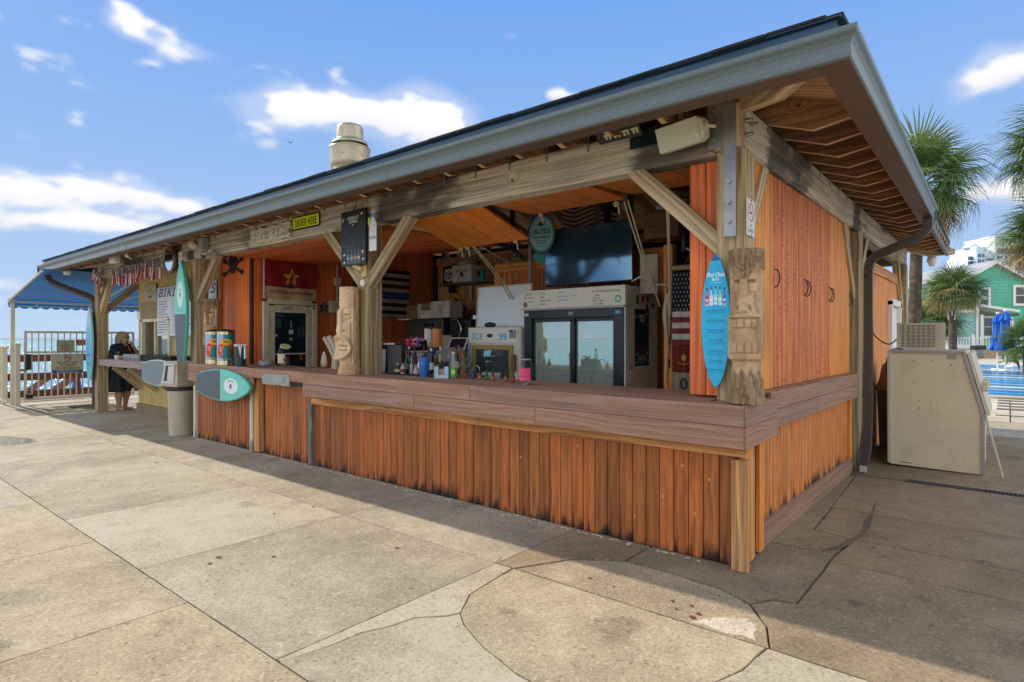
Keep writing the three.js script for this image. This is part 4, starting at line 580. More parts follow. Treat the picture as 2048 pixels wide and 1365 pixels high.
const chalkCv = canvasTex(512, 700, (x, w, h) => {
  x.fillStyle = '#1c2328'; x.fillRect(0, 0, w, h); for (let i = 0; i < 60; i++) { x.fillStyle = `rgba(120,135,140,${0.02 + 0.03 * rnd()})`; x.beginPath(); x.ellipse(rnd() * w, rnd() * h, 60 * rnd() + 10, 20 * rnd() + 5, rnd() * 3, 0, 7); x.fill(); }
  txt(x, 'ABSOLUT', w * 0.5, 90, 54, '#d7dcdc'); txt(x, 'VODKA', w * 0.5, 140, 54, '#d7dcdc'); x.fillStyle = '#d7dcdc'; x.beginPath(); x.arc(w * 0.49, 182, 8, 0, 7); x.arc(w * 0.51, 182, 8, 0, 7); x.fill();
  x.strokeStyle = 'rgba(190,200,200,0.35)'; x.lineWidth = 5; x.beginPath(); x.moveTo(80, 300); x.lineTo(90, 220); x.lineTo(130, 300); x.lineTo(140, 215); x.moveTo(180, 350); x.lineTo(200, 390); x.lineTo(220, 350); x.lineTo(240, 390); x.lineTo(260, 345); for (let i = 0; i < 4; i++) { x.moveTo(90 + i * 55, 450); x.arc(75 + i * 55, 450, 15, 0, 6.2); } x.stroke();
  ['#5aa0cc', '#7fae7a', '#c98060', '#c9b46a'].forEach((c, i) => { const bx_ = 120 + i * 75; x.fillStyle = '#58656c'; x.fillRect(bx_, 560, 56, 120); x.fillRect(bx_ + 18, 500, 20, 70); x.fillStyle = c; x.fillRect(bx_, 590, 56, 34); });
  x.fillStyle = '#d9a0a4'; for (const [a, b] of [[40, 100], [455, 540]]) { x.beginPath(); x.arc(a - 9, b, 14, 0, 7); x.arc(a + 12, b - 3, 14, 0, 7); x.fill(); x.beginPath(); x.moveTo(a - 22, b + 4); x.lineTo(a + 26, b + 2); x.lineTo(a + 2, b + 36); x.fill(); } x.fillStyle = '#c6cfd2'; for (const [a, b] of [[430, 60], [60, 560], [60, 660], [460, 640]]) { x.beginPath(); x.arc(a, b, 14, 0, 7); x.arc(a + 18, b - 8, 11, 0, 7); x.fill(); }
});
{ const g = panelSign('chalk_board', 'black chalkboard with bottle drawings hung on the beam above the pale tiki', 'menu board', 0.45, 0.61, 0.03, chalkCv, MT.black, [-5.575, 2.62, -3.985]); part(g, 'cord', rod([0, 0.3, 0], [0, 0.46, -0.04], 0.003), MT.black); }
{ // cut-out card shaped like a bottle
  const s = [[-0.06, -0.22], [0.06, -0.22], [0.06, 0.06], [0.045, 0.1], [0.025, 0.12], [0.025, 0.2], [0.03, 0.2], [0.03, 0.24], [-0.03, 0.24], [-0.03, 0.2], [-0.025, 0.2], [-0.025, 0.12], [-0.045, 0.1], [-0.06, 0.06]].map(([a, b]) => [a, b]);
  const g = thing('bottle_card', 'white cut-out card shaped like a bottle beside the chalkboard', 'display card', [-5.2, 2.66, -3.96]); part(g, 'card', ext(s, 0.012, 0.002), M([0.75, 0.77, 0.74], 0.5)); part(g, 'neck_band', at(bx(0.052, 0.05, 0.002), 0, 0.16, 0.0135), M('#5d9fb5', 0.5)); part(g, 'cap', at(bx(0.058, 0.036, 0.002), 0, 0.22, 0.0135), M('#b99a72', 0.5)); part(g, 'yellow_tag', at(bx(0.035, 0.08, 0.003), -0.055, 0.1, 0.0155), M('#d6cf3a', 0.5)); part(g, 'band', at(bx(0.11, 0.035, 0.002), 0, -0.08, 0.0135), M('#9fb0ba', 0.5));
}
{ const g = thing('wooden_hook', 'short pale wooden peg and white rosette under the chalkboard', 'hook', [-5.5, 2.27, -4.04]); part(g, 'peg', at(cyl(0.025, 0.03, 0.16, 12), -0.02, 0.02, 0.04, 0, 0, 1.2), M([0.62, 0.42, 0.18], 0.6)); part(g, 'bracket', at(cb(0.07, 0.13, 0.03, 0.006), 0.05, -0.02, 0.01), M([0.62, 0.45, 0.2], 0.6)); for (let i = 0; i < 5; i++) part(g, 'petal', at(new THREE.SphereGeometry(0.022, 10, 8), 0.02 + 0.022 * Math.cos(i * 1.256), -0.15 + 0.022 * Math.sin(i * 1.256), 0.01), WH); }
{ // menu over the kiosk
  const cv = canvasTex(768, 512, (x, w, h) => { x.fillStyle = '#cfd6dc'; x.fillRect(0, 0, w, h); x.save(); x.translate(w * 0.5, 62); x.rotate(0.02); txt(x, "BIKINI BOB'S", 0, 0, 128, '#4f4383', 'sans-serif', 'italic bold', w - 16); x.restore(); for (let c = 0; c < 3; c++) for (let i = 0; i < 13; i++) { const y = 145 + i * 27, X = 20 + c * 255; x.fillStyle = '#55555c'; let p = X; const n = 2 + Math.floor(h2(i, c, 5) * 3); for (let k = 0; k < n; k++) { const l = 18 + h2(i, c + k, 6) * 34; x.fillRect(p, y, l, 9); p += l + 7; } x.fillStyle = '#8a8c93'; x.fillRect(X + 195, y, 30, 9); } });
  panelSign('menu_sign', 'large white menu sign with purple hand lettering on the yellow kiosk wall', 'menu sign', 2.5, 0.92, 0.015, cv, WH, [-11.36, 2.02, -4.515]);
}
panelSign('plaque', 'distressed grey plaque on the yellow kiosk wall left of the menu', 'sign', 0.62, 0.32, 0.02, canvasTex(256, 160, (x, w, h) => { x.fillStyle = '#a9a183'; x.fillRect(0, 0, w, h); for (let i = 0; i < 90; i++) { x.fillStyle = `rgba(${rnd() < 0.5 ? '70,62,44' : '200,196,170'},0.25)`; x.fillRect(rnd() * w, rnd() * h, rnd() * 30, 2 + rnd() * 5); } scrib(x, 70, 50, 116, 22, '#6a6550'); scrib(x, 90, 88, 76, 10, '#6a6550'); x.fillStyle = '#1b1c20'; x.fillRect(100, 120, 30, 16); x.beginPath(); x.arc(150, 126, 14, 0, 7); x.fill(); }), MT.grey, [-13.0, 2.42, -4.525]);
single('notice', 'small white paper notice at the left end of the kiosk panel', 'notice', cb(0.18, 0.16, 0.004, 0.001), WH, [-13.6, 1.98, -4.515]);
{ // round porthole mirror
  const g = thing('porthole_mirror', 'round bronze porthole mirror hung on the beam', 'mirror', [-10.55, 2.82, -3.96]); g.rotation.x = 0.05; const b = M([0.1, 0.075, 0.05], 0.4, { metalness: 0.5 });
  part(g, 'frame', new THREE.TorusGeometry(0.232, 0.027, 16, 56), b); part(g, 'rim', at(new THREE.TorusGeometry(0.212, 0.01, 12, 56), 0, 0, 0.025), M([0.3, 0.22, 0.12], 0.35, { metalness: 0.7 })); part(g, 'glass', at(cyl(0.21, 0.21, 0.006, 56), 0, 0, 0.016, Math.PI / 2), M([0.75, 0.8, 0.82], 0.04, { metalness: 1 })); part(g, 'back', at(cyl(0.24, 0.24, 0.04, 48), 0, 0, -0.02, Math.PI / 2), b);
}
function noSmoke(x, cx, cy, r) { x.strokeStyle = '#c2362f'; x.lineWidth = r * 0.17; x.beginPath(); x.arc(cx, cy, r, 0, 7); x.stroke(); x.fillStyle = '#22201e'; x.fillRect(cx - r * 0.7, cy - r * 0.02, r * 1.1, r * 0.2); x.strokeStyle = '#22201e'; x.lineWidth = r * 0.08; x.beginPath(); x.moveTo(cx + r * 0.5, cy - r * 0.1); x.bezierCurveTo(cx + r * 0.2, cy - r * 0.5, cx + r * 0.7, cy - r * 0.4, cx + r * 0.35, cy - r * 0.75); x.stroke(); x.strokeStyle = '#c2362f'; x.lineWidth = r * 0.17; x.beginPath(); x.moveTo(cx - r * 0.7, cy - r * 0.7); x.lineTo(cx + r * 0.7, cy + r * 0.7); x.stroke(); }
{ const g = panelSign('no_smoking_sign', 'white NO SMOKING sign on the right face of the corner post', 'sign', 0.165, 0.25, 0.004, canvasTex(264, 400, (x, w, h) => { x.fillStyle = '#d9d6d0'; x.fillRect(0, 0, w, h); x.strokeStyle = '#b9a59c'; x.lineWidth = 3; x.strokeRect(8, 8, w - 16, h - 16); noSmoke(x, w / 2, 138, 92); x.save(); x.scale(0.8, 1); txt(x, 'NO', w / 1.6, 285, 50, '#3a3a3a'); txt(x, 'SMOKING', w / 1.6, 345, 50, '#3a3a3a'); x.restore(); }), WH, [-1.336, 2.315, -4.125], Math.PI / 2); for (const y of [0.115, -0.115]) part(g, 'screw', at(new THREE.SphereGeometry(0.006, 8, 6), 0, y, 0.003), MT.dark); }
{ const g = panelSign('no_smoking_sign', 'small hanging no-smoking card with red ring above the tall surfboard', 'sign', 0.13, 0.2, 0.004, canvasTex(130, 200, (x, w, h) => { x.fillStyle = '#dcd9d4'; x.fillRect(0, 0, w, h); noSmoke(x, w / 2, 80, 46); }), WH, [-10.06, 2.78, -3.93]); part(g, 'cord', rod([0, 0.1, 0], [0.0, 0.25, -0.03], 0.004), MT.black); }

// surfboard-shaped boards ----------------------------------------------------
function surf(h, w, nose = 0.5, tail = 0.3, p = 0.8) { const a = [], N = 26; for (let i = 0; i <= N; i++) { const t = i / N, y = -h / 2 + t * h, k = t < 0.5 ? Math.pow(Math.sin(lerp(tail, 1, t / 0.5) * Math.PI / 2), p) : Math.pow(Math.cos((t - 0.5) / 0.5 * Math.PI / 2), nose); a.push([w / 2 * k, y]); } return [...a, ...a.slice(0, -1).reverse().map(([x, y]) => [-x, y])]; }
function boardUV(g, w, h) { const p = g.attributes.position, uv = g.attributes.uv; for (let i = 0; i < uv.count; i++) uv.setXY(i, p.getX(i) / w + 0.5, p.getY(i) / h + 0.5); return g; }
function surfboard(label, w, h, t, cv, edge, pos, turn, opt = {}) {
  const g = thing('surfboard_sign', label, 'surfboard sign', pos, turn, opt.group), o = surf(h, w, opt.nose, opt.tail, opt.p); part(g, 'board', ext(o, t, Math.min(0.008, t / 3)), edge, [0, 0, -t / 2]);
  const f = new THREE.ShapeGeometry(new THREE.Shape(o.map(([x, y]) => new THREE.Vector2(x * (opt.in ?? 0.93), y * 0.985)))); part(g, 'print', boardUV(f, w, h).translate(0, 0, t / 2 + 0.0012), M('#ffffff', 0.45, { map: cv })); if (opt.roll) g.rotation.z = opt.roll; return g;
}
const aquaCv = (logo) => canvasTex(256, 768, (x, w, h) => {
  x.fillStyle = '#6fcdc0'; x.fillRect(0, 0, w, h); x.fillStyle = 'rgba(255,255,255,0.12)'; for (let i = 0; i < 40; i++) x.fillRect(rnd() * w, rnd() * h, 3, 90 * rnd()); x.fillStyle = '#4c5863'; x.fillRect(0, h * 0.52, w, h * 0.48); for (let i = 0; i < 200; i++) { x.fillStyle = 'rgba(130,145,155,0.16)'; x.fillRect(rnd() * w, h * 0.52 + rnd() * h * 0.46, 2, 40 * rnd()); }
  x.strokeStyle = 'rgba(40,110,105,0.5)'; x.lineWidth = 2; for (let i = 1; i < 4; i++) { x.beginPath(); x.moveTo(w * i / 4, 0); x.lineTo(w * i / 4, h * 0.5); x.stroke(); }
  x.fillStyle = '#d9ecea'; x.beginPath(); x.ellipse(w / 2, h * 0.33, 62, 96, 0, 0, 7); x.fill(); x.save(); x.translate(w / 2, h * 0.33); if (logo) x.rotate(-Math.PI / 2); 'MALIBU'.split('').forEach((c, i) => { const a = (i - 2.5) * 0.3; x.save(); x.rotate(a); txt(x, c, 0, -44, 20, '#2f3c3e'); x.restore(); }); x.fillStyle = '#30343a'; x.beginPath(); x.ellipse(0, 4, 15, 22, 0, 0, 7); x.fill(); x.fillStyle = '#b98a5a'; x.beginPath(); x.ellipse(0, 16, 11, 11, 0, 0, 7); x.fill(); x.restore(); x.fillStyle = '#39424c'; x.fillRect(w / 2 - 10, h * 0.93, 20, 22);
});
const aquaE = M([0.1, 0.5, 0.42], 0.45), aq = aquaCv(0);
surfboard('tall aqua surfboard with grey lower half hanging in front of the third post', 0.4, 1.62, 0.05, aq, aquaE, [-9.98, 1.925, -3.92], 0.05, { nose: 0.75, tail: 0.25 });
surfboard('aqua surfboard with grey tail mounted sideways on the counter front beside the bin', 0.44, 1.62, 0.04, aquaCv(1), aquaE, [-8.36, 0.868, -3.815], 0, { roll: -Math.PI / 2, nose: 0.62, tail: 0.32 });
{ const cv = canvasTex(256, 512, (x, w, h) => { x.fillStyle = '#cfdad8'; x.fillRect(0, 0, w, h); x.fillStyle = '#6d7d88'; x.fillRect(0, h * 0.34, w, h * 0.66); for (let i = 0; i < 60; i++) { x.fillStyle = 'rgba(200,215,220,0.2)'; x.beginPath(); x.arc(rnd() * w, h * 0.36 + rnd() * h * 0.6, 3 + 8 * rnd(), 0, 7); x.fill(); } }); surfboard('white edged grey surfboard mounted sideways behind the beige bin', 0.45, 1.5, 0.04, cv, M([0.6, 0.66, 0.64], 0.5), [-11.05, 0.93, -3.985], 0, { roll: -Math.PI / 2, nose: 0.6, tail: 0.4 }); }
{ const cv = canvasTex(128, 512, (x, w, h) => { const g = x.createLinearGradient(0, 0, 0, h); g.addColorStop(0, '#a8cfe0'); g.addColorStop(0.25, '#a9c4d8'); g.addColorStop(0.32, '#62b9d4'); g.addColorStop(0.6, '#4aa7d6'); g.addColorStop(1, '#49b4c9'); x.fillStyle = g; x.fillRect(0, 0, w, h); x.fillStyle = '#2f83b0'; x.fillRect(24, 330, 80, 22); x.fillRect(24, 386, 80, 26); }); surfboard('pale blue surfboard leaning on the leftmost post', 0.38, 1.5, 0.04, cv, M([0.35, 0.6, 0.7], 0.5), [-14.5, 1.42, -3.92], 0.02, { nose: 0.8, tail: 0.2 }); }
{ // tall blue drinks board
  const cv = canvasTex(384, 1536, (x, w, h) => {
    x.fillStyle = '#1fb4e6'; x.fillRect(0, 0, w, h); x.save(); x.translate(w / 2, h * 0.55); for (let i = 0; i < 20; i++) { x.rotate(Math.PI / 10); x.fillStyle = 'rgba(255,255,255,0.06)'; x.beginPath(); x.moveTo(0, 0); x.lineTo(900, 60); x.lineTo(900, -60); x.fill(); } x.restore();
    x.fillStyle = '#1569a4'; x.beginPath(); x.moveTo(0, 0); x.lineTo(w, 0); x.lineTo(w, 90); x.quadraticCurveTo(w / 2, 30, 0, 90); x.fill(); x.beginPath(); x.ellipse(w / 2, 30, 200, 58, 0, 0, 7); x.fill();
    x.save(); x.translate(w / 2, 248); x.rotate(0.0); txt(x, 'Blue Chair', 0, 0, 66, '#f2fbff', 'serif', 'italic bold', 250); x.restore(); txt(x, 'BAY', w / 2, 302, 46, '#f2fbff', 'serif'); scrib(x, w / 2 - 75, 334, 150, 10, '#bfe6f5');
    ['#d0365e', '#e9d6d8', '#8fdcea', '#9fd9c4', '#3e78b8'].forEach((c, i) => { const bx_ = 58 + i * 56, top = 380 + 8 * Math.abs(i - 2); x.fillStyle = c; x.beginPath(); x.roundRect(bx_, top + 90, 46, 120, 8); x.fill(); x.fillRect(bx_ + 15, top + 20, 16, 90); x.fillStyle = i % 2 ? '#5c3a34' : '#3a2b30'; x.fillRect(bx_ + 14, top, 18, 30); x.fillStyle = 'rgba(255,255,255,0.75)'; x.fillRect(bx_ + 4, top + 128, 38, 34); x.fillStyle = 'rgba(240,250,255,0.55)'; x.fillRect(bx_, top + 180, 46, 34); });
    ['BANANA BALL DROP', 'KEY LIME COLADA', 'BANANA COLADA', 'KEY LIME PIE', 'RUNAWAY LIME', 'SCUBA STEVE', 'PINEAPPLE COLADA'].forEach((s, i) => { const y = 660 + i * 112 + (i > 3 ? 14 : 0) - (i > 5 ? 8 : 0); txt(x, s, w / 2, y, 27, '#0c4d7c', 'sans-serif', 'bold', 250); scrib(x, w / 2 - 125, y + 22, 250, 9, '#11618f'); if (i === 3 || i === 4) scrib(x, w / 2 - 95, y + 40, 190, 9, '#11618f'); scrib(x, w / 2 - 30, y + (i === 3 || i === 4 ? 58 : 40), 60, 7, '#3a8cb8'); });
  });
  surfboard('tall bright blue surfboard-shaped drinks menu on the corner post, left of the right tiki', 0.205, 0.905, 0.012, cv, M([0.05, 0.28, 0.45], 0.5), [-1.523, 1.63, -3.995], 0, { nose: 0.62, tail: 0.01, p: 0.52, in: 0.96 });
}
// flags, planks, small wall things -------------------------------------------
function cloth(w, h, cv, fn, mat) { const g = new THREE.PlaneGeometry(w, h, 40, 24), p = g.attributes.position; for (let i = 0; i < p.count; i++) { const o = fn(p.getX(i) / w, p.getY(i) / h); p.setZ(i, o[2] ?? o); if (o.length) { p.setX(i, p.getX(i) + o[0]); p.setY(i, p.getY(i) + o[1]); } } g.computeVertexNormals(); return [g, mat || M('#ffffff', 0.85, { map: cv, side: THREE.DoubleSide })]; }
{
  const cv = canvasTex(640, 440, (x, w, h) => { x.fillStyle = '#8f1622'; x.fillRect(0, 0, w, h); x.fillStyle = '#c2a67c'; x.fillRect(0, h * 0.68, w, h * 0.32); x.fillStyle = '#d09a32'; x.strokeStyle = '#2e1a18'; x.lineWidth = 7; x.beginPath(); for (let i = 0; i < 10; i++) { const r = i % 2 ? 48 : 122, a = -Math.PI / 2 + i * Math.PI / 5; x.lineTo(w * 0.5 + r * Math.cos(a), h * 0.42 + r * Math.sin(a)); } x.closePath(); x.fill(); x.stroke(); x.fillStyle = '#8a2316'; x.beginPath(); x.moveTo(w / 2 - 14, h * 0.55); x.bezierCurveTo(w / 2 - 50, h * 0.44, w / 2 + 10, h * 0.4, w / 2 - 6, h * 0.28); x.bezierCurveTo(w / 2 + 50, h * 0.4, w / 2 + 10, h * 0.48, w / 2 + 20, h * 0.56); x.fill(); x.fillStyle = '#2d2026'; x.beginPath(); x.moveTo(w / 2, h * 0.56); x.lineTo(w / 2 + 52, h * 0.69); x.lineTo(w / 2 - 52, h * 0.69); x.fill(); x.save(); x.textAlign = 'left'; x.restore(); txt(x, 'HONOR', w * 0.27, h * 0.81, 54, '#2a2028', 'serif'); txt(x, 'AND', w * 0.455, h * 0.82, 22, '#2a2028', 'serif'); txt(x, 'REMEMBER', w * 0.72, h * 0.82, 50, '#2a2028', 'serif', 'bold', 290); });
  const g = thing('memorial_flag', 'red and tan HONOR AND REMEMBER flag with gold star above the door', 'flag', [-8.96, 2.45, -5.19], Math.PI / 2); const [q, m] = cloth(0.92, 0.6, cv, (u, v) => [0, -0.04 * (u - 0.5) * (u + 0.5) * -1 * (v < 0 ? 1 : 0), 0.012 * Math.sin(u * 14 + v * 4) + 0.01 * Math.sin(v * 9)]); part(g, 'cloth', q, m); part(g, 'hem', at(cb(0.02, 0.62, 0.01, 0.002), -0.465, 0, 0.004), WH); for (const y of [0.3, -0.28]) part(g, 'hook', at(new THREE.TorusGeometry(0.012, 0.004, 6, 12), -0.47, y, 0.01), WH);
}
{ // wooden flag of dark and pale planks with one blue plank
  const g = thing('plank_flag', 'black and tan striped plank flag with one blue stripe on the left inner wall', 'wall flag', [-8.985, 2.36, -7.05], Math.PI / 2); const dk = M([0.018, 0.025, 0.03], 0.7, { tex: TX.cedar, bs: 0.001 }), lt = M([0.62, 0.48, 0.4], 0.75, { tex: TX.cedar, bs: 0.001 }), bl = M([0.04, 0.12, 0.34], 0.6, { tex: TX.cedar, bs: 0.001 });
  for (let i = 0; i < 13; i++) part(g, 'plank', at(cb(1.3, 0.066, 0.018, 0.002), 0, 0.42 - i * 0.07, 0), i === 6 || i === 7 ? bl : i % 2 ? (i > 7 ? dk : lt) : (i > 7 ? lt : dk)); part(g, 'union', at(cb(0.55, 0.48, 0.006, 0.002), -0.375, 0.215, 0.013), dk);
}
{ // skull silhouette, cut sheet
  const g = thing('skull_cutout', 'dark cut-out skull with hat and crossed bones on the orange wall', 'wall decoration', [-9.55, 2.765, -4.525]); g.scale.setScalar(1.32); const k = M([0.03, 0.018, 0.014], 0.6), T_ = 0.012;
  const sk = new THREE.Shape(); sk.absellipse(0, -0.02, 0.1, 0.085, 0, 6.283); for (const s of [-1, 1]) { const e = new THREE.Path(); e.absellipse(s * 0.04, -0.02, 0.024, 0.02, 0, 6.283); sk.holes.push(e); } const nz = new THREE.Path(); nz.moveTo(0, -0.04); nz.lineTo(0.012, -0.065); nz.lineTo(-0.012, -0.065); sk.holes.push(nz);
  part(g, 'skull', ext(sk, T_, 0.002), k); part(g, 'jaw', ext([[-0.055, -0.09], [0.055, -0.09], [0.035, -0.16], [-0.035, -0.16]], T_, 0.002), k);
  part(g, 'hat', ext([[-0.27, 0.03], [-0.2, 0.15], [-0.05, 0.17], [0, 0.2], [0.08, 0.17], [0.2, 0.16], [0.28, 0.04], [0.1, 0.07], [-0.1, 0.07]], T_, 0.002), k); for (const s of [-1, 1]) { part(g, 'bone', mg(at(bx(0.46, 0.03, T_), 0, 0, 0, 0, 0, 0.35 * s), at(new THREE.SphereGeometry(0.028, 10, 8), 0.23 * Math.cos(0.35), 0.23 * Math.sin(0.35) * s, 0), at(new THREE.SphereGeometry(0.028, 10, 8), -0.23 * Math.cos(0.35), -0.23 * Math.sin(0.35) * s, 0)).translate(0, -0.08, 0.0), k); }
}
{ const g = thing('metal_star', 'dark blue spotted metal star on the red wall right of the door', 'star', [-8.97, 2.04, -5.79], Math.PI / 2), p = []; for (let i = 0; i < 10; i++) { const r = i % 2 ? 0.045 : 0.11, a = Math.PI / 2 + i * Math.PI / 5; p.push([r * Math.cos(a), r * Math.sin(a)]); } part(g, 'star', ext(p, 0.02, 0.006), M([0.02, 0.035, 0.07], 0.5)); for (let i = 0; i < 12; i++) part(g, 'spot', at(new THREE.SphereGeometry(0.007, 6, 5), rr(-0.05, 0.05), rr(-0.05, 0.05), 0.02), M([0.3, 0.42, 0.5], 0.5)); }
{ const g = thing('electrical_box', 'grey electrical boxes with bent conduit on the red wall behind the pale tiki', 'electrical box', [-8.97, 2.06, -6.05], Math.PI / 2); part(g, 'box', rbx(0.3, 0.2, 0.08, 0.01), MT.ivory); part(g, 'slot', at(bx(0.05, 0.012, 0.004), -0.03, 0.02, 0.041), MT.dark); part(g, 'small_box', at(rbx(0.12, 0.13, 0.06, 0.01), 0.02, 0.44, 0), MT.ivory); part(g, 'conduit', tube([[0.0, 1.15, 0.01], [0, 0.3, 0.01], [0, -0.25, 0.01], [0, -0.5, 0.01], [0.04, -0.58, 0.01], [0.12, -0.62, 0.01], [0.5, -0.63, 0.01]], 0.018, 50), MT.conduit); }
{ const g = thing('wall_conduit', 'thin grey conduit run across the left inner wall', 'pipe', [-8.98, 1.42, -7.2], Math.PI / 2); part(g, 'pipe', rod([-0.8, 0, 0], [1.1, 0.0, 0], 0.016), MT.conduit); for (const x of [-0.3, 0.5]) part(g, 'clip', at(cb(0.02, 0.05, 0.02, 0.003), x, 0, 0), MT.galv); }
// ---------------------------------------------------------------- on the beam and eaves
{ const g = thing('outdoor_speaker', 'cream box loudspeaker on a bracket under the eave beside the corner post', 'speaker', [-1.70, 2.88, -3.84], 0.06); g.rotation.z = 0.1; g.rotation.x = 0.28; const c = M([0.6, 0.55, 0.36], 0.5); part(g, 'cabinet', ext([[-0.15, -0.085], [0.12, -0.085], [0.155, -0.06], [0.165, 0.0], [0.155, 0.06], [0.12, 0.085], [-0.15, 0.085]], 0.13, 0.01), c, [0, 0, -0.09]); part(g, 'grille', at(cb(0.29, 0.165, 0.012, 0.004), -0.01, 0, 0.045), M([0.55, 0.54, 0.4], 0.7)); part(g, 'badge', at(cyl(0.008, 0.008, 0.004, 12), 0.115, -0.04, 0.053, Math.PI / 2), WH); part(g, 'bracket', mg(rod([0.16, 0.01, -0.02], [0.21, -0.01, -0.06], 0.013), at(cyl(0.03, 0.03, 0.014, 16), 0.168, 0.01, -0.02, 0, 0, 1.57)), c); part(g, 'cable', tube([[-0.03, 0.09, -0.05], [-0.02, 0.17, -0.08], [0.02, 0.23, -0.13], [0.06, 0.25, -0.2]], 0.007, 20, 6), MT.dark); }
{ const g = thing('vent_plate', 'black louvre plate with pale slots under the front eave', 'vent', [-2.2, 3.03, -3.85]); g.rotation.x = 0.75; const bk = MT.black; part(g, 'plate', cb(0.36, 0.17, 0.008, 0.002), bk); const cr = M([0.6, 0.54, 0.36], 0.6); for (let r = 0; r < 2; r++) for (let i = 0; i < 4; i++) part(g, 'slot', mg(at(bx(0.055, 0.016, 0.004), 0, 0.012, 0), at(bx(0.016, 0.03, 0.004), -0.012, -0.006, 0), at(bx(0.014, 0.03, 0.004), 0.018, -0.006, 0)), cr, [-0.12 + i * 0.075 + r * 0.03, 0.035 - r * 0.07, 0.006]); }
single('dark_bracket', 'dark rumpled plastic wrapped on the beam below the louvre plate', 'plastic wrap', (() => { const g = new THREE.PlaneGeometry(0.3, 0.13, 24, 10), p = g.attributes.position; for (let i = 0; i < p.count; i++) p.setZ(i, 0.02 * fbm(p.getX(i) * 2 + 1, p.getY(i) * 2 + 1, 8, 8, 3, 9)); g.computeVertexNormals(); return g; })(), M([0.012, 0.025, 0.03], 0.25, { side: THREE.DoubleSide }), [-2.02, 2.975, -4.0]);
{ // bunting of little flags on a cord along the left beam
  const cv = canvasTex(64, 192, (x, w, h) => { for (let i = 0; i < 7; i++) { x.fillStyle = i % 2 ? '#cfc6c0' : '#9a2c38'; x.fillRect(i * w / 7, 0, w / 7 + 1, h); } x.fillStyle = '#5a5f68'; x.fillRect(w * 0.42, 0, w, h * 0.4); x.fillStyle = '#c9ccd0'; for (let i = 0; i < 14; i++) x.fillRect(w * 0.47 + (i % 4) * 8, 6 + Math.floor(i / 4) * 18, 3, 3); }), m = M('#ffffff', 0.85, { map: cv, side: THREE.DoubleSide });
  const g = thing('flag_bunting', 'string of small faded striped flags drooping along the left end of the beam', 'bunting', [0, 0, 0]); part(g, 'cord', tube([[-14.3, 2.96, -3.93], [-13.9, 2.82, -3.93], [-13.3, 2.8, -3.93], [-12.3, 2.82, -3.94], [-11.2, 2.84, -3.95], [-10.8, 2.87, -3.97]], 0.006, 40, 6), MT.dark);
  part(g, 'rail', at(cb(3.3, 0.05, 0.03, 0.004), -12.3, 2.85, -4.03), MT.cream);
  const spots = []; for (let i = 0; i < 14; i++) spots.push([-13.1 + i * 0.165 + rr(-0.03, 0.03), 2.82 + rr(-0.01, 0.02), rr(-0.3, 0.3), rr(0.26, 0.34)]); for (let i = 0; i < 5; i++) spots.push([-14.2 + i * 0.11, 2.9 - 0.05 * i + rr(-0.06, 0.06), rr(-0.9, 0.9), 0.24]);
  for (const [x, y, r, h] of spots) { const [q] = cloth(0.13, h, cv, (u, v) => [0.02 * Math.sin(v * 5 + x * 9) * (0.5 - v), 0, 0.025 * Math.sin(u * 7 + x * 20) * (0.8 - v)]); q.translate(0, -h / 2, 0); const f = part(g, 'flag', q, m, [x, y, -3.92 + rr(-0.01, 0.01)]); f.rotation.z = r; }
}
{ const g = thing('flood_light', 'white flood light and brown mount under the left eave', 'flood light', [-12.0, 2.98, -3.72]); part(g, 'mount', at(cb(0.14, 0.34, 0.1, 0.006), 0.16, -0.02, 0), MT.fascia); part(g, 'lamp_head', at(rbx(0.3, 0.14, 0.1, 0.02), -0.1, -0.07, 0.08), WH); part(g, 'lamp_horn', at(lathe([[0.03, 0], [0.05, 0.03], [0.09, 0.1], [0.1, 0.13]], 20), 0.3, -0.05, 0.03, 0, 0.4, -1.2), MT.cream); }
{ const g = thing('flood_light', 'grey junction box with small cone lamp on the beam above the tall surfboard', 'flood light', [-9.38, 2.93, -3.99]); part(g, 'box', rbx(0.17, 0.2, 0.1, 0.015), M([0.36, 0.36, 0.32], 0.5)); part(g, 'lamp_horn', at(lathe([[0.025, 0], [0.03, 0.05], [0.07, 0.13], [0.075, 0.15]], 20), -0.06, -0.02, 0.06, 0, 0, 1.3), MT.cream); part(g, 'cable', tube([[0.0, -0.1, 0], [-0.05, -0.16, 0.02], [0.1, -0.2, 0.03], [0.22, -0.16, 0.02]], 0.006, 20, 5), MT.dark); }
{ const g = thing('security_camera', 'small white bullet security camera on the beam above the orange wall', 'security camera', [-9.1, 2.74, -3.96], 0.5); part(g, 'body', at(cyl(0.035, 0.04, 0.16, 20), 0, -0.02, 0.04, Math.PI / 2 + 0.2), WH); part(g, 'lens', at(cyl(0.032, 0.032, 0.01, 20), 0, -0.038, 0.125, Math.PI / 2 + 0.2), MT.black); part(g, 'hood', at(cb(0.085, 0.008, 0.16, 0.003), 0, 0.025, 0.05, 0.2), WH); part(g, 'mount', mg(rod([0, 0, -0.02], [-0.03, 0.07, -0.06], 0.014), at(cyl(0.04, 0.045, 0.02, 16), -0.03, 0.08, -0.07)), WH); }
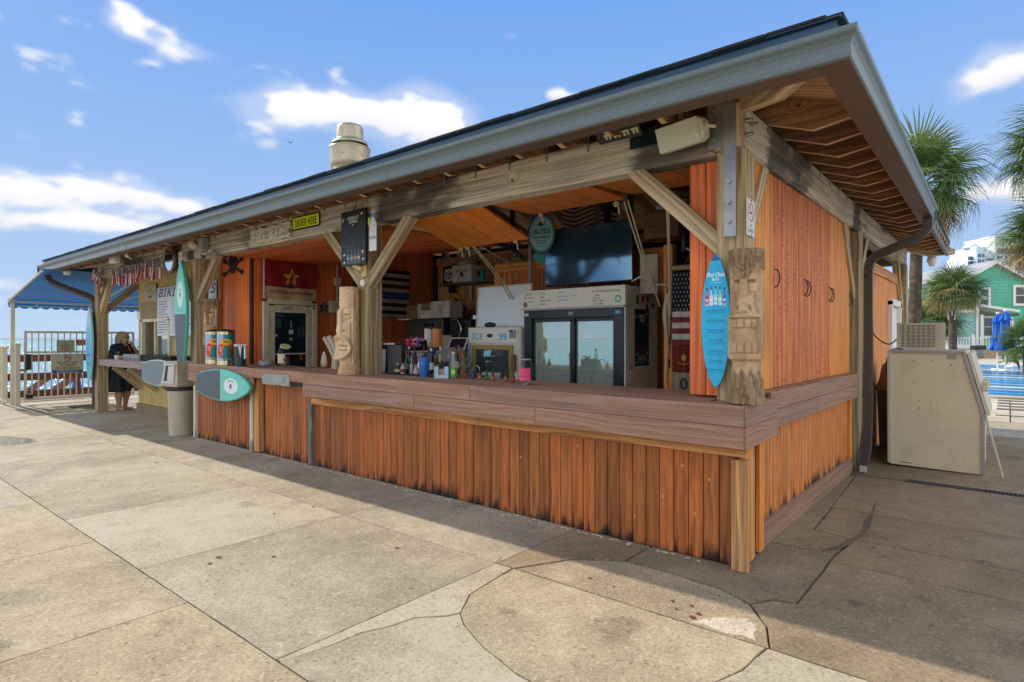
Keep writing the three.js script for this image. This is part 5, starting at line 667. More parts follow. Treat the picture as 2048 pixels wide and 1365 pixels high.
// ---------------------------------------------------------------- things on the counter
const LY = (x) => 1.0835 + (-1.28 - x) * 0.0066;
const glass = M([0.93, 0.96, 0.95], 0.03, { phys: true, transmission: 1, thickness: 0, ior: 1.3 });
{ // two printed drink dispensers
  const cv = canvasTex(512, 512, (x, w, h) => { x.fillStyle = '#1d7f83'; x.fillRect(0, 0, w, h); x.fillStyle = '#9fb4d2'; x.fillRect(0, 0, 90, h); for (let k = 0; k < 2; k++) { const o = k * 260 + 70; x.fillStyle = '#c8372a'; x.beginPath(); x.ellipse(o + 40, 330, 90, 150, 0, 0, 7); x.fill(); for (let i = 0; i < 60; i++) { x.fillStyle = pick(['#e2683a', '#d94a34', '#ef9a6a', '#b62a2a']); x.beginPath(); x.ellipse(o + 40 + rr(-85, 85), 330 + rr(-150, 150), rr(8, 30), rr(4, 14), rnd() * 3, 0, 7); x.fill(); } x.fillStyle = '#f0a628'; x.beginPath(); x.arc(o + 50, 150, 62, 0, 7); x.fill(); x.fillStyle = '#1f4d3c'; for (let i = 0; i < 5; i++) { x.beginPath(); x.ellipse(o + 45 + 14 * Math.cos(i), 140 + 10 * Math.sin(i * 2), 20, 5, i * 1.2, 0, 7); x.fill(); } x.fillStyle = '#177f80'; x.beginPath(); x.moveTo(o + 25, 230); x.lineTo(o + 70, 225); x.lineTo(o + 95, 470); x.lineTo(o, 470); x.fill(); } x.fillStyle = '#e5eaee'; for (let i = 0; i < 12; i++) x.fillRect(20 + i * 42, 482 + rr(-4, 6), 24, 8); });
  const skin = M('#ffffff', 0.32, { map: cv }), steel = M([0.6, 0.5, 0.3], 0.22, { metalness: 0.9 });
  const mk = (label, x, z) => { const g = thing('drink_dispenser', label, 'drink dispenser', [x, LY(x), z], -0.25, 'drink dispensers'); part(g, 'printed_body', at(cyl(0.118, 0.118, 0.37, 40), 0, 0.25, 0), skin); part(g, 'steel_base', cyl(0.117, 0.12, 0.065, 40), steel, [0, 0.033, 0]); part(g, 'steel_top', cyl(0.117, 0.117, 0.05, 40), steel, [0, 0.455, 0]); part(g, 'lid', at(lathe([[0, 0.03], [0.03, 0.028], [0.11, 0.01], [0.12, 0.0], [0.12, -0.01]], 36), 0, 0.485, 0), MT.black); const t = node(g, 'tap'); part(t, 'spigot', mg(rod([-0.115, 0.2, 0.02], [-0.2, 0.2, 0.03], 0.016), rod([-0.195, 0.235, 0.03], [-0.2, 0.15, 0.03], 0.018)), MT.black); part(t, 'handle', at(rbx(0.02, 0.07, 0.03, 0.006), -0.2, 0.27, 0.03), MT.black); return g; };
  mk('left round drink dispenser printed with orange drinks', -9.08, -4.02); mk('right round drink dispenser printed with orange drinks, next to the dark cup', -8.62, -3.98);
}
{ const cv = canvasTex(512, 256, (x, w, h) => { x.fillStyle = '#163b42'; x.fillRect(0, 0, w, h); for (let k = 0; k < 2; k++) { const o = k * 256; x.save(); x.translate(o + 60, 110); x.fillStyle = '#a48d5c'; x.beginPath(); x.ellipse(0, -62, 42, 22, 0, 0, 7); x.fill(); scrib(x, -26, -64, 52, 8, '#20201c'); x.rotate(0.6); x.fillStyle = '#d7cdd0'; x.fillRect(-32, -2, 56, 56); x.restore(); x.fillStyle = '#b9d0d8'; x.fillRect(o + 160, 170, 18, 30); x.fillRect(o + 20, 200, 16, 40); x.fillStyle = '#31555c'; x.fillRect(o + 200, 60, 40, 60); } });
  const g = thing('dark_cup', 'large dark teal cup with stickers and white foam straws on the left counter', 'cup', [-8.06, LY(-8.06), -3.92], 0.5); g.scale.set(0.72, 1, 0.72); part(g, 'cup', lathe([[0, 0], [0.085, 0], [0.09, 0.004], [0.115, 0.27], [0.118, 0.275], [0.112, 0.275], [0.085, 0.01], [0, 0.01]], 36), M('#ffffff', 0.35, { map: cv })); for (let i = 0; i < 16; i++) part(g, 'straw', rod([0.09 * Math.cos(i * 0.39), 0.2, 0.09 * Math.sin(i * 0.39)], [0.105 * Math.cos(i * 0.39), 0.305, 0.105 * Math.sin(i * 0.39)], 0.013, 8), WH); part(g, 'towel', at(rbx(0.03, 0.17, 0.05, 0.01), 0.118, 0.19, 0.03), WH); }
function jar(label, x, z, r, h, cap_, note, noteLabel) {
  const g = thing('tip_jar', label, 'jar', [x, LY(x), z], 0.6); part(g, 'glass', lathe([[0, 0.002], [r * 0.92, 0.002], [r, 0.015], [r, h * 0.72], [r * 0.88, h * 0.84], [r * 0.62, h * 0.9], [r * 0.62, h], [r * 0.66, h], [r * 0.66, h * 0.98]], 40), glass); part(g, 'rim', at(new THREE.TorusGeometry(r * 0.64, 0.006, 8, 36), 0, h, 0, Math.PI / 2), M([0.6, 0.68, 0.68], 0.1, { phys: true, transmission: 0.6, thickness: 0 }));
  if (note) { const s = part(g, 'note', new THREE.CylinderGeometry(r + 0.0015, r + 0.0015, h * 0.48, 24, 1, true, -0.75, 1.5), M('#ffffff', 0.8, { map: note, side: THREE.DoubleSide }), [0, h * 0.42, 0]); s.rotation.y = 0; }
  for (let i = 0; i < 6; i++) { const b = part(g, 'banknote', (() => { const q = new THREE.PlaneGeometry(r * 1.5, r * 0.8, 8, 3), p = q.attributes.position; for (let k = 0; k < p.count; k++) p.setZ(k, 0.012 * Math.sin(p.getX(k) * 60 + i)); q.computeVertexNormals(); return q; })(), M([0.4, 0.42, 0.3], 0.8, { side: THREE.DoubleSide }), [rr(-0.25, 0.25) * r, 0.02 + 0.016 * i, rr(-0.25, 0.25) * r]); b.rotation.set(rr(-1.9, -1.1), rr(-0.5, 0.5), rr(0, 3)); }
  return g;
}
{ const g = jar('glass tip jar with banknotes and pale label on the counter in front of the door', -7.66, -4.32, 0.076, 0.26, 0, canvasTex(128, 96, (x, w, h) => { x.fillStyle = '#d9c3a4'; x.fillRect(0, 0, w, h); x.fillStyle = '#b3443a'; x.fillRect(w - 26, 40, 26, 40); })); part(g, 'loose_lid', at(cyl(0.07, 0.07, 0.014, 28), 0.03, 0.275, 0.0, 0.3, 0, -0.35), M([0.5, 0.5, 0.28], 0.4)); }
jar('glass tip jar with bright pink note at the right end of the bar', -3.28, -4.14, 0.067, 0.225, 0, canvasTex(160, 128, (x, w, h) => { x.fillStyle = '#ee4f7c'; x.fillRect(0, 0, w, h); scrib(x, 40, 34, 80, 10, '#b02a58'); scrib(x, 24, 80, 112, 10, '#b02a58'); }));
single('plastic_bag', 'clear crumpled plastic wrapper on the counter left of the door', 'wrapper', (() => { const g = new THREE.SphereGeometry(0.1, 20, 12), p = g.attributes.position; for (let i = 0; i < p.count; i++) { const k = 0.7 + 0.6 * fbm(p.getX(i) * 3 + 1, p.getZ(i) * 3 + p.getY(i) * 4 + 1, 8, 8, 3, 77); p.setXYZ(i, p.getX(i) * k * 1.5, Math.max(0, p.getY(i) * k * 0.6 + 0.03), p.getZ(i) * k); } g.computeVertexNormals(); return g; })(), M([0.6, 0.58, 0.58], 0.2, { phys: true, transmission: 0.5, thickness: 0 }), [-8.2, 1.12, -4.35]);
{ const g = thing('driftwood', 'two pale bent driftwood tines rising behind the pale tiki', 'driftwood', [-6.9, 1.1, -4.62]); const w = M([0.6, 0.52, 0.38], 0.8, { tex: TX.dirt, bs: 0 }); part(g, 'tine', tube([[-0.02, 0, 0], [0.0, 0.15, 0], [-0.09, 0.28, 0.0], [-0.22, 0.42, 0]], 0.035, 24, 10), w); part(g, 'tine', tube([[0.06, 0, 0.01], [0.07, 0.2, 0.01], [0.0, 0.33, 0.01], [-0.1, 0.43, 0.01]], 0.04, 24, 10), w); part(g, 'wrapped_shell', (() => { const q = lathe([[0, 0], [0.05, 0.01], [0.058, 0.07], [0.04, 0.15], [0.016, 0.21], [0, 0.22]], 18), p = q.attributes.position; for (let i = 0; i < p.count; i++) { const k = 0.75 + 0.5 * fbm(p.getX(i) * 5 + 1, p.getY(i) * 4 + p.getZ(i) * 3 + 1, 8, 8, 3, 61); p.setX(i, p.getX(i) * k * 1.1); p.setZ(i, p.getZ(i) * k * 0.7); } q.computeVertexNormals(); return q; })(), M([0.5, 0.4, 0.28], 0.35), [-0.24, 0.02, 0]); part(g, 'base_box', at(cb(0.62, 0.14, 0.2, 0.005), -0.35, -0.06, -0.02), M([0.12, 0.05, 0.03], 0.6, { tex: TX.cedar, bs: 0 })); }
{ const g = thing('cup_dispenser', 'dark grey cup dispenser with a stack of white cups beside the middle post', 'cup dispenser', [-5.58, LY(-5.5), -4.46], 0.55); part(g, 'housing', mg(at(cb(0.06, 0.32, 0.24, 0.006), -0.1, 0.16, 0), at(cb(0.17, 0.32, 0.24, 0.006), 0.115, 0.16, -0.0), at(cb(0.1, 0.32, 0.1, 0.004), -0.02, 0.16, -0.07)), M([0.07, 0.07, 0.075], 0.6)); for (let i = 0; i < 9; i++) part(g, 'cup', at(lathe([[0.034, 0], [0.046, 0.11], [0.048, 0.112]], 24), -0.03, 0.005 + i * 0.02, 0.125), M([0.75, 0.74, 0.7], 0.5, { side: THREE.DoubleSide })); part(g, 'paper_stack', at(bx(0.12, 0.02, 0.15), 0.02, 0.335, 0, 0, 0.2), WH); }
function tablet(label, x, y, z, ry, rx) { const g = thing('tablet', label, 'tablet', [x, y, z], ry, 'order tablets behind the bar'); const q = node(g, 'screen_unit'); q.rotation.x = rx; part(q, 'case', rbx(0.27, 0.19, 0.012, 0.005), WH); part(q, 'screen', at(bx(0.235, 0.155, 0.002), 0, 0, 0.007), M([0.01, 0.02, 0.03], 0.08)); part(g, 'stand', at(cb(0.12, 0.12, 0.1, 0.006), 0, -0.12, -0.03), WH); return g; }
tablet('white framed tablet on a stand just right of the middle post', -5.62, 1.42, -4.95, 0.9, -0.6); tablet('white framed tablet leaning above the grey bag', -5.62, 1.44, -5.65, 0.2, -0.55);
// bottles and bar clutter on a dark mat
single('bar_mat', 'black rubber bar mat under the bottles', 'bar mat', cb(0.75, 0.008, 0.16, 0.002), MT.rubber, [-4.98, LY(-4.98) + 0.004, -4.33]);
const botP = [[0, 0], [0.034, 0], [0.036, 0.01], [0.036, 0.14], [0.028, 0.17], [0.013, 0.2], [0.012, 0.25], [0.0, 0.25]];
function bottle(name, label, x, z, s, col, lab, capc, group) { const g = thing(name, label, 'bottle', [x, LY(x), z], rr(0, 3), group); part(g, 'body', lathe(botP.map(([a, b]) => [a * s[0], b * s[1]]), 20), M(col, 0.12)); part(g, 'label', at(cyl(0.0365 * s[0], 0.0365 * s[0], 0.07 * s[1], 20, true), 0, 0.08 * s[1], 0), M(lab, 0.6, { side: THREE.DoubleSide })); part(g, 'cap', at(cyl(0.0135 * s[0], 0.0135 * s[0], 0.03 * s[1], 12), 0, 0.25 * s[1], 0), M(capc, 0.5)); return g; }
bottle('sauce_bottle', 'dark red sauce bottle nearest the cup dispenser', -5.4, -4.62, [1, 1.15], '#38100e', '#a22b2b', '#c9c2b8'); bottle('sauce_bottle', 'dark bottle with white cap and pale label behind the blue tumbler', -5.02, -4.62, [1, 1.1], '#2a1511', '#c9bfb3', '#d8d4cc'); bottle('sauce_bottle', 'green-black bottle among the clutter right of the cup dispenser', -5.3, -4.5, [1, 1.0], '#10211c', '#566070', '#a33030'); bottle('sauce_bottle', 'squat red-capped seasoning bottle at the front of the clutter', -5.2, -4.36, [0.75, 0.5], '#b6a79a', '#8a1c1c', '#b02222'); bottle('sauce_bottle', 'navy bottle with white label in the middle of the clutter', -5.22, -4.56, [0.9, 0.9], '#121b34', '#b9c2cc', '#20242a'); bottle('sauce_bottle', 'short clear shaker with red lid at the front right of the clutter', -5.02, -4.4, [0.9, 0.42], '#a8a09a', '#c7bcb4', '#c2303a');
[['tall olive bottle with cream label', -5.44, -4.74, [0.95, 1.2], '#2a2f12', '#cfc7a6', '#2b2a20'], ['slim amber syrup bottle', -5.34, -4.8, [0.7, 1.25], '#6a3310', '#d8b98a', '#1c1a18'], ['clear bottle with blue label', -5.12, -4.86, [0.95, 1.15], '#8fa0a6', '#2b5fa0', '#d9d9d4'], ['dark bottle with gold cap', -5.24, -4.78, [0.9, 1.3], '#1a1210', '#8a2330', '#b8913c'], ['white squeeze bottle with red cap', -5.1, -4.52, [0.85, 0.75], '#cfcac0', '#cfcac0', '#b12a24'], ['yellow mustard squeeze bottle', -4.92, -4.66, [0.8, 0.7], '#c99a1a', '#c99a1a', '#c9b060'], ['short brown jar with white lid', -5.36, -4.42, [1.05, 0.42], '#5a3a22', '#c8b79a', '#d8d4ca'], ['tall green bottle behind the blue cup', -4.9, -4.9, [0.95, 1.2], '#163a1c', '#c9c39a', '#22201c']].forEach(([l, ...q]) => bottle('bar_bottle', l + ' in the clutter right of the cup dispenser', ...q));
{ const g = thing('straw_cup', 'steel cup of coloured straws and stirrers among the bottles', 'cup', [-5.16, LY(-5.16), -4.46]); part(g, 'cup', cyl(0.04, 0.035, 0.11, 20), MT.steel, [0, 0.055, 0]); for (let i = 0; i < 14; i++) part(g, 'straw', rod([rr(-0.02, 0.02), 0.03, rr(-0.02, 0.02)], [rr(-0.05, 0.05), rr(0.19, 0.25), rr(-0.05, 0.05)], 0.004, 6), M(pick(['#c23a4a', '#2f66b0', '#d8d4cc', '#2f8a5a', '#1c1c1e']), 0.5)); }
{ const g = thing('fruit_cups', 'clear dispenser tower with orange and white sweets behind the clutter', 'dispenser', [-5.62, 1.52, -5.2]); part(g, 'tube', at(cyl(0.06, 0.06, 0.24, 20), -0.07, 0, 0), M([0.66, 0.62, 0.55], 0.2)); part(g, 'tube', at(cyl(0.06, 0.06, 0.24, 20), 0.08, 0, 0), M([0.62, 0.2, 0.03], 0.2)); part(g, 'stand', at(cb(0.3, 0.14, 0.14, 0.01), 0, -0.19, 0), MT.black); part(g, 'stand_box', at(cb(0.3, 0.2, 0.2, 0.01), 0.06, -0.36, 0), MT.dark); part(g, 'lid', at(cb(0.3, 0.02, 0.14, 0.004), 0, 0.125, 0), MT.dark); }
{ const g = thing('silk_flower', 'bright pink and lilac silk flowers above the cup dispenser', 'silk flowers', [-5.52, 1.45, -4.8]); for (let i = 0; i < 15; i++) { const p = part(g, 'petal', (() => { const q = new THREE.SphereGeometry(0.05, 10, 6); q.scale(1, 0.22, 0.6); return q; })(), M(i < 8 ? '#d02a50' : i < 12 ? '#8a4d8e' : '#b9b2b4', 0.7), [rr(-0.11, 0.02) + (i > 7 ? 0.12 : 0), rr(-0.05, 0.06), rr(-0.04, 0.04)]); p.rotation.set(rr(-1, 1), rr(0, 3), rr(-1, 1)); } }
{ const g = thing('blue_tumbler', 'tall blue plastic tumbler on the counter left of the napkin caddy', 'cup', [-4.72, LY(-4.72), -4.25]); part(g, 'cup', lathe([[0, 0], [0.042, 0], [0.044, 0.004], [0.058, 0.19], [0.06, 0.2], [0.056, 0.2], [0.04, 0.008], [0, 0.008]], 32), M([0.02, 0.14, 0.5], 0.25)); part(g, 'print', at(bx(0.02, 0.01, 0.002), 0.02, 0.14, 0.053), M([0.3, 0.45, 0.7], 0.4)); }
single('blue_cup', 'small blue cup with ice tongs behind the blue tumbler', 'cup', lathe([[0, 0], [0.042, 0], [0.05, 0.12], [0.052, 0.12], [0.046, 0.12], [0.038, 0.01], [0, 0.01]], 24), M([0.03, 0.12, 0.42], 0.3), [-5.12, 1.22, -4.7]);
{ const g = thing('napkin_caddy', 'pale blue and green bar caddy with black straws', 'caddy', [-4.46, LY(-4.46), -4.27], 0.62); const b = M([0.42, 0.55, 0.66], 0.5), gn = M([0.12, 0.2, 0.07], 0.5); part(g, 'front_panel', ext([[-0.075, 0], [0.075, 0], [0.075, 0.12], [0.03, 0.12], [0.03, 0.035], [-0.03, 0.035], [-0.03, 0.12], [-0.075, 0.12]], 0.006, 0.001), b, [0, 0, 0.09]); part(g, 'side_panel', at(bx(0.005, 0.12, 0.2), 0.075, 0.06, 0), gn); part(g, 'side_panel', at(bx(0.005, 0.12, 0.2), -0.075, 0.06, 0), gn); part(g, 'rear_panel', at(bx(0.15, 0.12, 0.005), 0, 0.06, -0.1), gn); part(g, 'napkin_stack', at(bx(0.13, 0.09, 0.08), 0, 0.05, 0.04), M([0.35, 0.25, 0.2], 0.9)); for (let i = 0; i < 26; i++) part(g, 'straw', rod([rr(-0.05, 0.06), 0.02, rr(-0.08, 0)], [rr(-0.06, 0.075), rr(0.145, 0.175), rr(-0.09, 0)], 0.004, 6), MT.black); }
{ const g = thing('lime_bottle', 'clear tapered bottle with bright green label on the counter', 'bottle', [-4.34, LY(-4.34), -4.3], 0.5); part(g, 'glass', lathe([[0, 0], [0.04, 0], [0.043, 0.006], [0.043, 0.105], [0.036, 0.14], [0.018, 0.21], [0.0165, 0.24], [0.0165, 0.25]], 32), M([0.72, 0.8, 0.76], 0.04, { phys: true, transmission: 0.85, thickness: 0 })); part(g, 'juice', lathe([[0, 0.004], [0.038, 0.004], [0.04, 0.1], [0, 0.1]], 24), M([0.3, 0.36, 0.06], 0.2)); part(g, 'label', cyl(0.0436, 0.0436, 0.075, 32, true), M([0.1, 0.42, 0.03], 0.5, { side: THREE.DoubleSide }), [0, 0.065, 0]); part(g, 'badge', at(new THREE.CircleGeometry(0.024, 24), 0.01, 0.065, 0.046), M([0.6, 0.55, 0.3], 0.6)); part(g, 'cap', at(cyl(0.019, 0.019, 0.02, 20), 0, 0.258, 0), M([0.62, 0.55, 0.3], 0.4)); }
['#8a3a2e', '#20406a', '#b5742a', '#3d7a2a', '#c0552e', '#b5562a', '#a03428'].forEach((c, i) => { const [x, z] = [[-4.23, -4.37], [-4.12, -4.36], [-4.02, -4.35], [-3.95, -4.37], [-3.83, -4.33], [-3.66, -4.32], [-3.56, -4.31]][i]; const names = ['brown-red', 'blue', 'amber', 'green', 'orange', 'rust orange', 'dark red']; const g = thing('dropper_bottle', `small ${names[i]} labelled bitters bottle with black dropper cap, ${['leftmost', 'second', 'third', 'fourth', 'fifth', 'sixth', 'rightmost'][i]} of the seven`, 'dropper bottle', [x, LY(x), z], 0, 'dropper bottles along the bar edge'); part(g, 'body', lathe([[0, 0], [0.017, 0], [0.018, 0.003], [0.018, 0.05], [0.01, 0.06]], 16), M([0.06, 0.03, 0.02], 0.15)); part(g, 'label', cyl(0.0185, 0.0185, 0.032, 16, true), M(c, 0.6, { side: THREE.DoubleSide }), [0, 0.025, 0]); part(g, 'dropper_cap', at(lathe([[0.0105, 0], [0.0105, 0.018], [0.006, 0.022], [0.006, 0.042], [0, 0.046]], 14), 0, 0.06, 0), MT.black); });
{ const g = thing('ice_bin_handle', 'bent wire handle on the counter by the blue bitters bottle', 'handle', [-4.16, LY(-4.16), -4.44]); part(g, 'wire', tube([[-0.04, 0, 0], [-0.04, 0.1, 0], [-0.02, 0.125, 0], [0.03, 0.125, 0], [0.05, 0.1, 0], [0.05, 0, 0]], 0.006, 30, 6), MT.steel); }
{ // slouched bag
  const f = (x, y, z) => { let d = ell(x, y, z, [0, 0.1, 0], [0.24, 0.26, 0.13]); d = smin(d, cap(x, y, z, [0, 0.2, 0], [0.06, 0.36, 0], 0.15, 0.03), 0.1); d = smin(d, ell(x, y, z, [-0.17, 0.32, -0.05], [0.16, 0.08, 0.08]), 0.04); return d + 0.012 * Math.sin(x * 60 + y * 30) * Math.sin(y * 23) + 0.01 * Math.sin((x - y) * 45); };
  const g = thing('slouched_bag', 'slouched grey and brown fabric bag behind the bar, clipped at the top', 'bag', [-4.99, 1.1, -4.98], 0.6); g.scale.setScalar(0.74); part(g, 'body', sdfMesh(f, [0, 0.15, 0], 0.42, 70), M([0.22, 0.225, 0.26], 0.95)); const br = M([0.24, 0.13, 0.06], 0.9); for (let i = 0; i < 9; i++) part(g, 'strap', tube([[0.05 + i * 0.004, 0.4, 0.02], [0.07 + i * 0.009, 0.3, 0.09], [0.1 + i * 0.009, 0.12, 0.12], [0.1 + i * 0.008, -0.1, 0.12]], 0.014, 24, 6), br); for (let i = 0; i < 7; i++) part(g, 'fringe', tube([[0.04, 0.4 - i * 0.01, 0.03], [-0.08, 0.4 - i * 0.012, 0.05], [-0.2, 0.36 - i * 0.018, 0.05], [-0.31, 0.33 - i * 0.02, 0.03]], 0.013, 20, 6), i % 2 ? br : M([0.2, 0.2, 0.2], 0.9)); part(g, 'clip', at(cb(0.012, 0.06, 0.012, 0.003), 0.06, 0.42, 0.03, 0, 0, 0.5), MT.steel);
}
{ const g = thing('paper_holder', 'white folded card tents and tray behind the bar by the bag', 'card holder', [-5.3, 1.22, -5.1], 0.5); part(g, 'card', ext([[-0.1, 0], [0.1, 0], [0.03, 0.13]], 0.12, 0.002), WH, [0, 0.06, 0]); part(g, 'tray', at(cb(0.3, 0.06, 0.2, 0.006), 0, 0.02, 0.05), M([0.2, 0.21, 0.23], 0.4)); part(g, 'box', at(cb(0.28, 0.14, 0.18, 0.006), 0, -0.09, 0.05), M([0.55, 0.52, 0.46], 0.7)); part(g, 'slot', at(rbx(0.1, 0.03, 0.004, 0.002), 0, -0.08, 0.142), MT.black); }
// ---------------------------------------------------------------- inside the bar
{ const g = thing('ice_machine', 'dark grey steel ice maker against the back wall under cardboard boxes', 'ice machine', [-7.85, 0.0, -7.5]); const s = M([0.09, 0.095, 0.095], 0.4, { metalness: 0.6 }); part(g, 'cabinet', at(rbx(0.95, 1.86, 0.7, 0.02), -0.1, 0.93, 0), s); part(g, 'door_panel', at(cb(0.72, 0.75, 0.02, 0.005), -0.15, 1.42, 0.36), M([0.12, 0.125, 0.12], 0.35, { metalness: 0.6 })); part(g, 'control_box', at(rbx(0.22, 0.16, 0.06, 0.01), 0.05, 1.7, 0.38), MT.black); part(g, 'orange_sticker', at(new THREE.CircleGeometry(0.07, 20), 0.06, 1.48, 0.372), M('#8a4a2a', 0.6)); part(g, 'notice_paper', at(bx(0.3, 0.42, 0.003), 0.46, 1.36, 0.375), M([0.5, 0.4, 0.32], 0.8)); part(g, 'side_unit', at(rbx(0.5, 1.84, 0.6, 0.02), 0.7, 0.92, -0.04), MT.black); }
function carton(label, x, y, z, w, h, d, col, ry = 0) { const g = thing('carton', label, 'cardboard box', [x, y, z], ry); part(g, 'box', at(cb(w, h, d, 0.004), 0, h / 2, 0), M(col, 0.85, { tex: TX.dirt, bs: 0 })); return g; }
carton('open brown carton leaning left behind the teal packet', -8.45, 1.87, -7.45, 0.34, 0.27, 0.25, [0.28, 0.18, 0.1], 0.1); { const g = carton('narrow teal and white packet on the ice machine', -8.18, 1.87, -7.33, 0.17, 0.27, 0.1, [0.6, 0.62, 0.6], 0.2); part(g, 'teal_side', at(bx(0.08, 0.2, 0.004), 0.03, 0.12, 0.053), M('#2a7a8a', 0.5)); } carton('open carton with white front on the ice machine', -7.96, 1.87, -7.36, 0.36, 0.28, 0.2, [0.3, 0.2, 0.11]); carton('low white carton in front of the open brown one', -7.95, 1.87, -7.24, 0.34, 0.145, 0.05, [0.85, 0.8, 0.73]); { const g = carton('largest pale carton at the right end of the ice machine', -7.54, 1.87, -7.3, 0.5, 0.29, 0.3, [0.78, 0.73, 0.68], -0.05); part(g, 'print', at(bx(0.12, 0.16, 0.002), 0.02, 0.15, 0.152), M([0.4, 0.38, 0.37], 0.8)); }
single('paper_stack', 'white papers on the ledge left of the ice machine top', 'papers', bx(0.3, 0.02, 0.25), WH, [-8.47, 1.86, -7.25]);
{ const cv = canvasTex(256, 256, (x, w, h) => { x.fillStyle = '#e0a212'; x.fillRect(0, 0, w, h); x.strokeStyle = '#1c1608'; x.lineWidth = 6; x.strokeRect(10, 10, w - 20, h - 20); x.translate(w / 2, h / 2); x.rotate(-Math.PI / 4); x.fillStyle = '#1c1608'; x.beginPath(); x.moveTo(-62, -6); x.quadraticCurveTo(-30, -44, -14, -8); x.quadraticCurveTo(0, -70, 18, -8); x.quadraticCurveTo(40, -40, 66, 6); x.quadraticCurveTo(40, -8, 34, 20); x.lineTo(26, 74); x.lineTo(-26, 74); x.lineTo(-34, 20); x.quadraticCurveTo(-44, -6, -62, -6); x.fill(); }); const g = panelSign('diamond_sign', 'yellow diamond sign with black jester cap figure on the back wall', 'sign', 0.295, 0.295, 0.006, cv, M('#c08a10', 0.5), [-8.4, 2.27, -8.37]); g.rotation.z = Math.PI / 4; }
single('blue_canteen', 'dark blue rounded jug hanging on the back wall under the diamond sign', 'jug', (() => { const g = mg(rbx(0.34, 0.42, 0.18, 0.07, 5), at(cyl(0.05, 0.05, 0.06, 16), 0, 0.23, 0)); g.rotateZ(-0.25); return g; })(), M([0.02, 0.08, 0.34], 0.3), [-8.3, 2.0, -8.2]);
single('pink_card', 'pink printed card pinned to the back wall left of the whiteboard', 'card', bx(0.17, 0.28, 0.004), M([0.45, 0.24, 0.24], 0.8), [-7.37, 2.13, -8.375]);
{ const g = thing('coffee_maker', 'steel and black coffee maker against the back wall left of the ice merchandiser', 'coffee maker', [-7.45, 1.1, -7.95]); part(g, 'tank', at(cyl(0.17, 0.17, 0.22, 30), 0, 0.72, 0), M([0.5, 0.5, 0.5], 0.2, { metalness: 0.9 })); part(g, 'cap', at(lathe([[0, 0.05], [0.12, 0.04], [0.175, 0]], 30), 0, 0.83, 0), MT.black); part(g, 'column', at(rbx(0.32, 0.6, 0.3, 0.02), 0, 0.31, 0), MT.black); part(g, 'lamp', at(bx(0.03, 0.02, 0.01), -0.05, 0.45, 0.155), WH); }
single('chrome_frame', 'bent chrome tube of a folded stand beside the ice machine', 'stand', tube([[-0.15, 0.32, 0], [0.0, 0.34, 0], [0.12, 0.18, 0], [0.02, -0.02, 0], [-0.12, -0.1, 0]], 0.018, 40, 8), M([0.6, 0.6, 0.58], 0.2, { metalness: 0.9 }), [-7.2, 1.5, -7.2]);
{ const g = thing('wire_rack', 'small wire rack behind the bag', 'rack', [-5.75, 1.2, -6.0]); for (let i = 0; i < 7; i++) part(g, 'wire', rod([-0.13 + i * 0.045, 0, 0], [-0.13 + i * 0.045, 0.24, 0], 0.004, 6), MT.beige); for (const y of [0.02, 0.1, 0.18, 0.24]) part(g, 'wire', rod([-0.14, y, 0], [0.15, y, 0], 0.004, 6), MT.beige); }
// shelf with route sign, box, carving
{ const g = thing('wall_shelf', 'narrow grey shelf on the back wall holding the 129 sign', 'shelf', [-7.75, 2.56, -8.22]); part(g, 'board', cb(1.65, 0.03, 0.3, 0.004), M([0.16, 0.16, 0.14], 0.7)); for (const x of [-0.6, 0.6]) part(g, 'bracket', at(cb(0.03, 0.14, 0.2, 0.004), x, -0.085, -0.03), MT.dark); part(g, 'prop', at(cb(0.05, 0.3, 0.02, 0.004), -0.2, -0.17, -0.12), MT.ivory); }
{ const cv = canvasTex(256, 256, (x, w, h) => { x.fillStyle = '#0e1211'; x.fillRect(0, 0, w, h); x.fillStyle = '#cfcfc4'; x.beginPath(); x.moveTo(60, 26); x.quadraticCurveTo(95, 44, 128, 30); x.quadraticCurveTo(161, 44, 196, 26); x.lineTo(228, 60); x.quadraticCurveTo(214, 90, 232, 130); x.quadraticCurveTo(240, 196, 180, 210); x.quadraticCurveTo(146, 214, 128, 236); x.quadraticCurveTo(110, 214, 76, 210); x.quadraticCurveTo(16, 196, 24, 130); x.quadraticCurveTo(42, 90, 28, 60); x.fill(); x.save(); x.scale(0.8, 1); txt(x, '129', w / 1.6, 132, 128, '#0e1211'); x.restore(); }); panelSign('route_sign', 'black and white shield road sign reading 129 on the wall shelf', 'sign', 0.33, 0.35, 0.006, cv, MT.black, [-8.35, 2.74, -8.15]); }
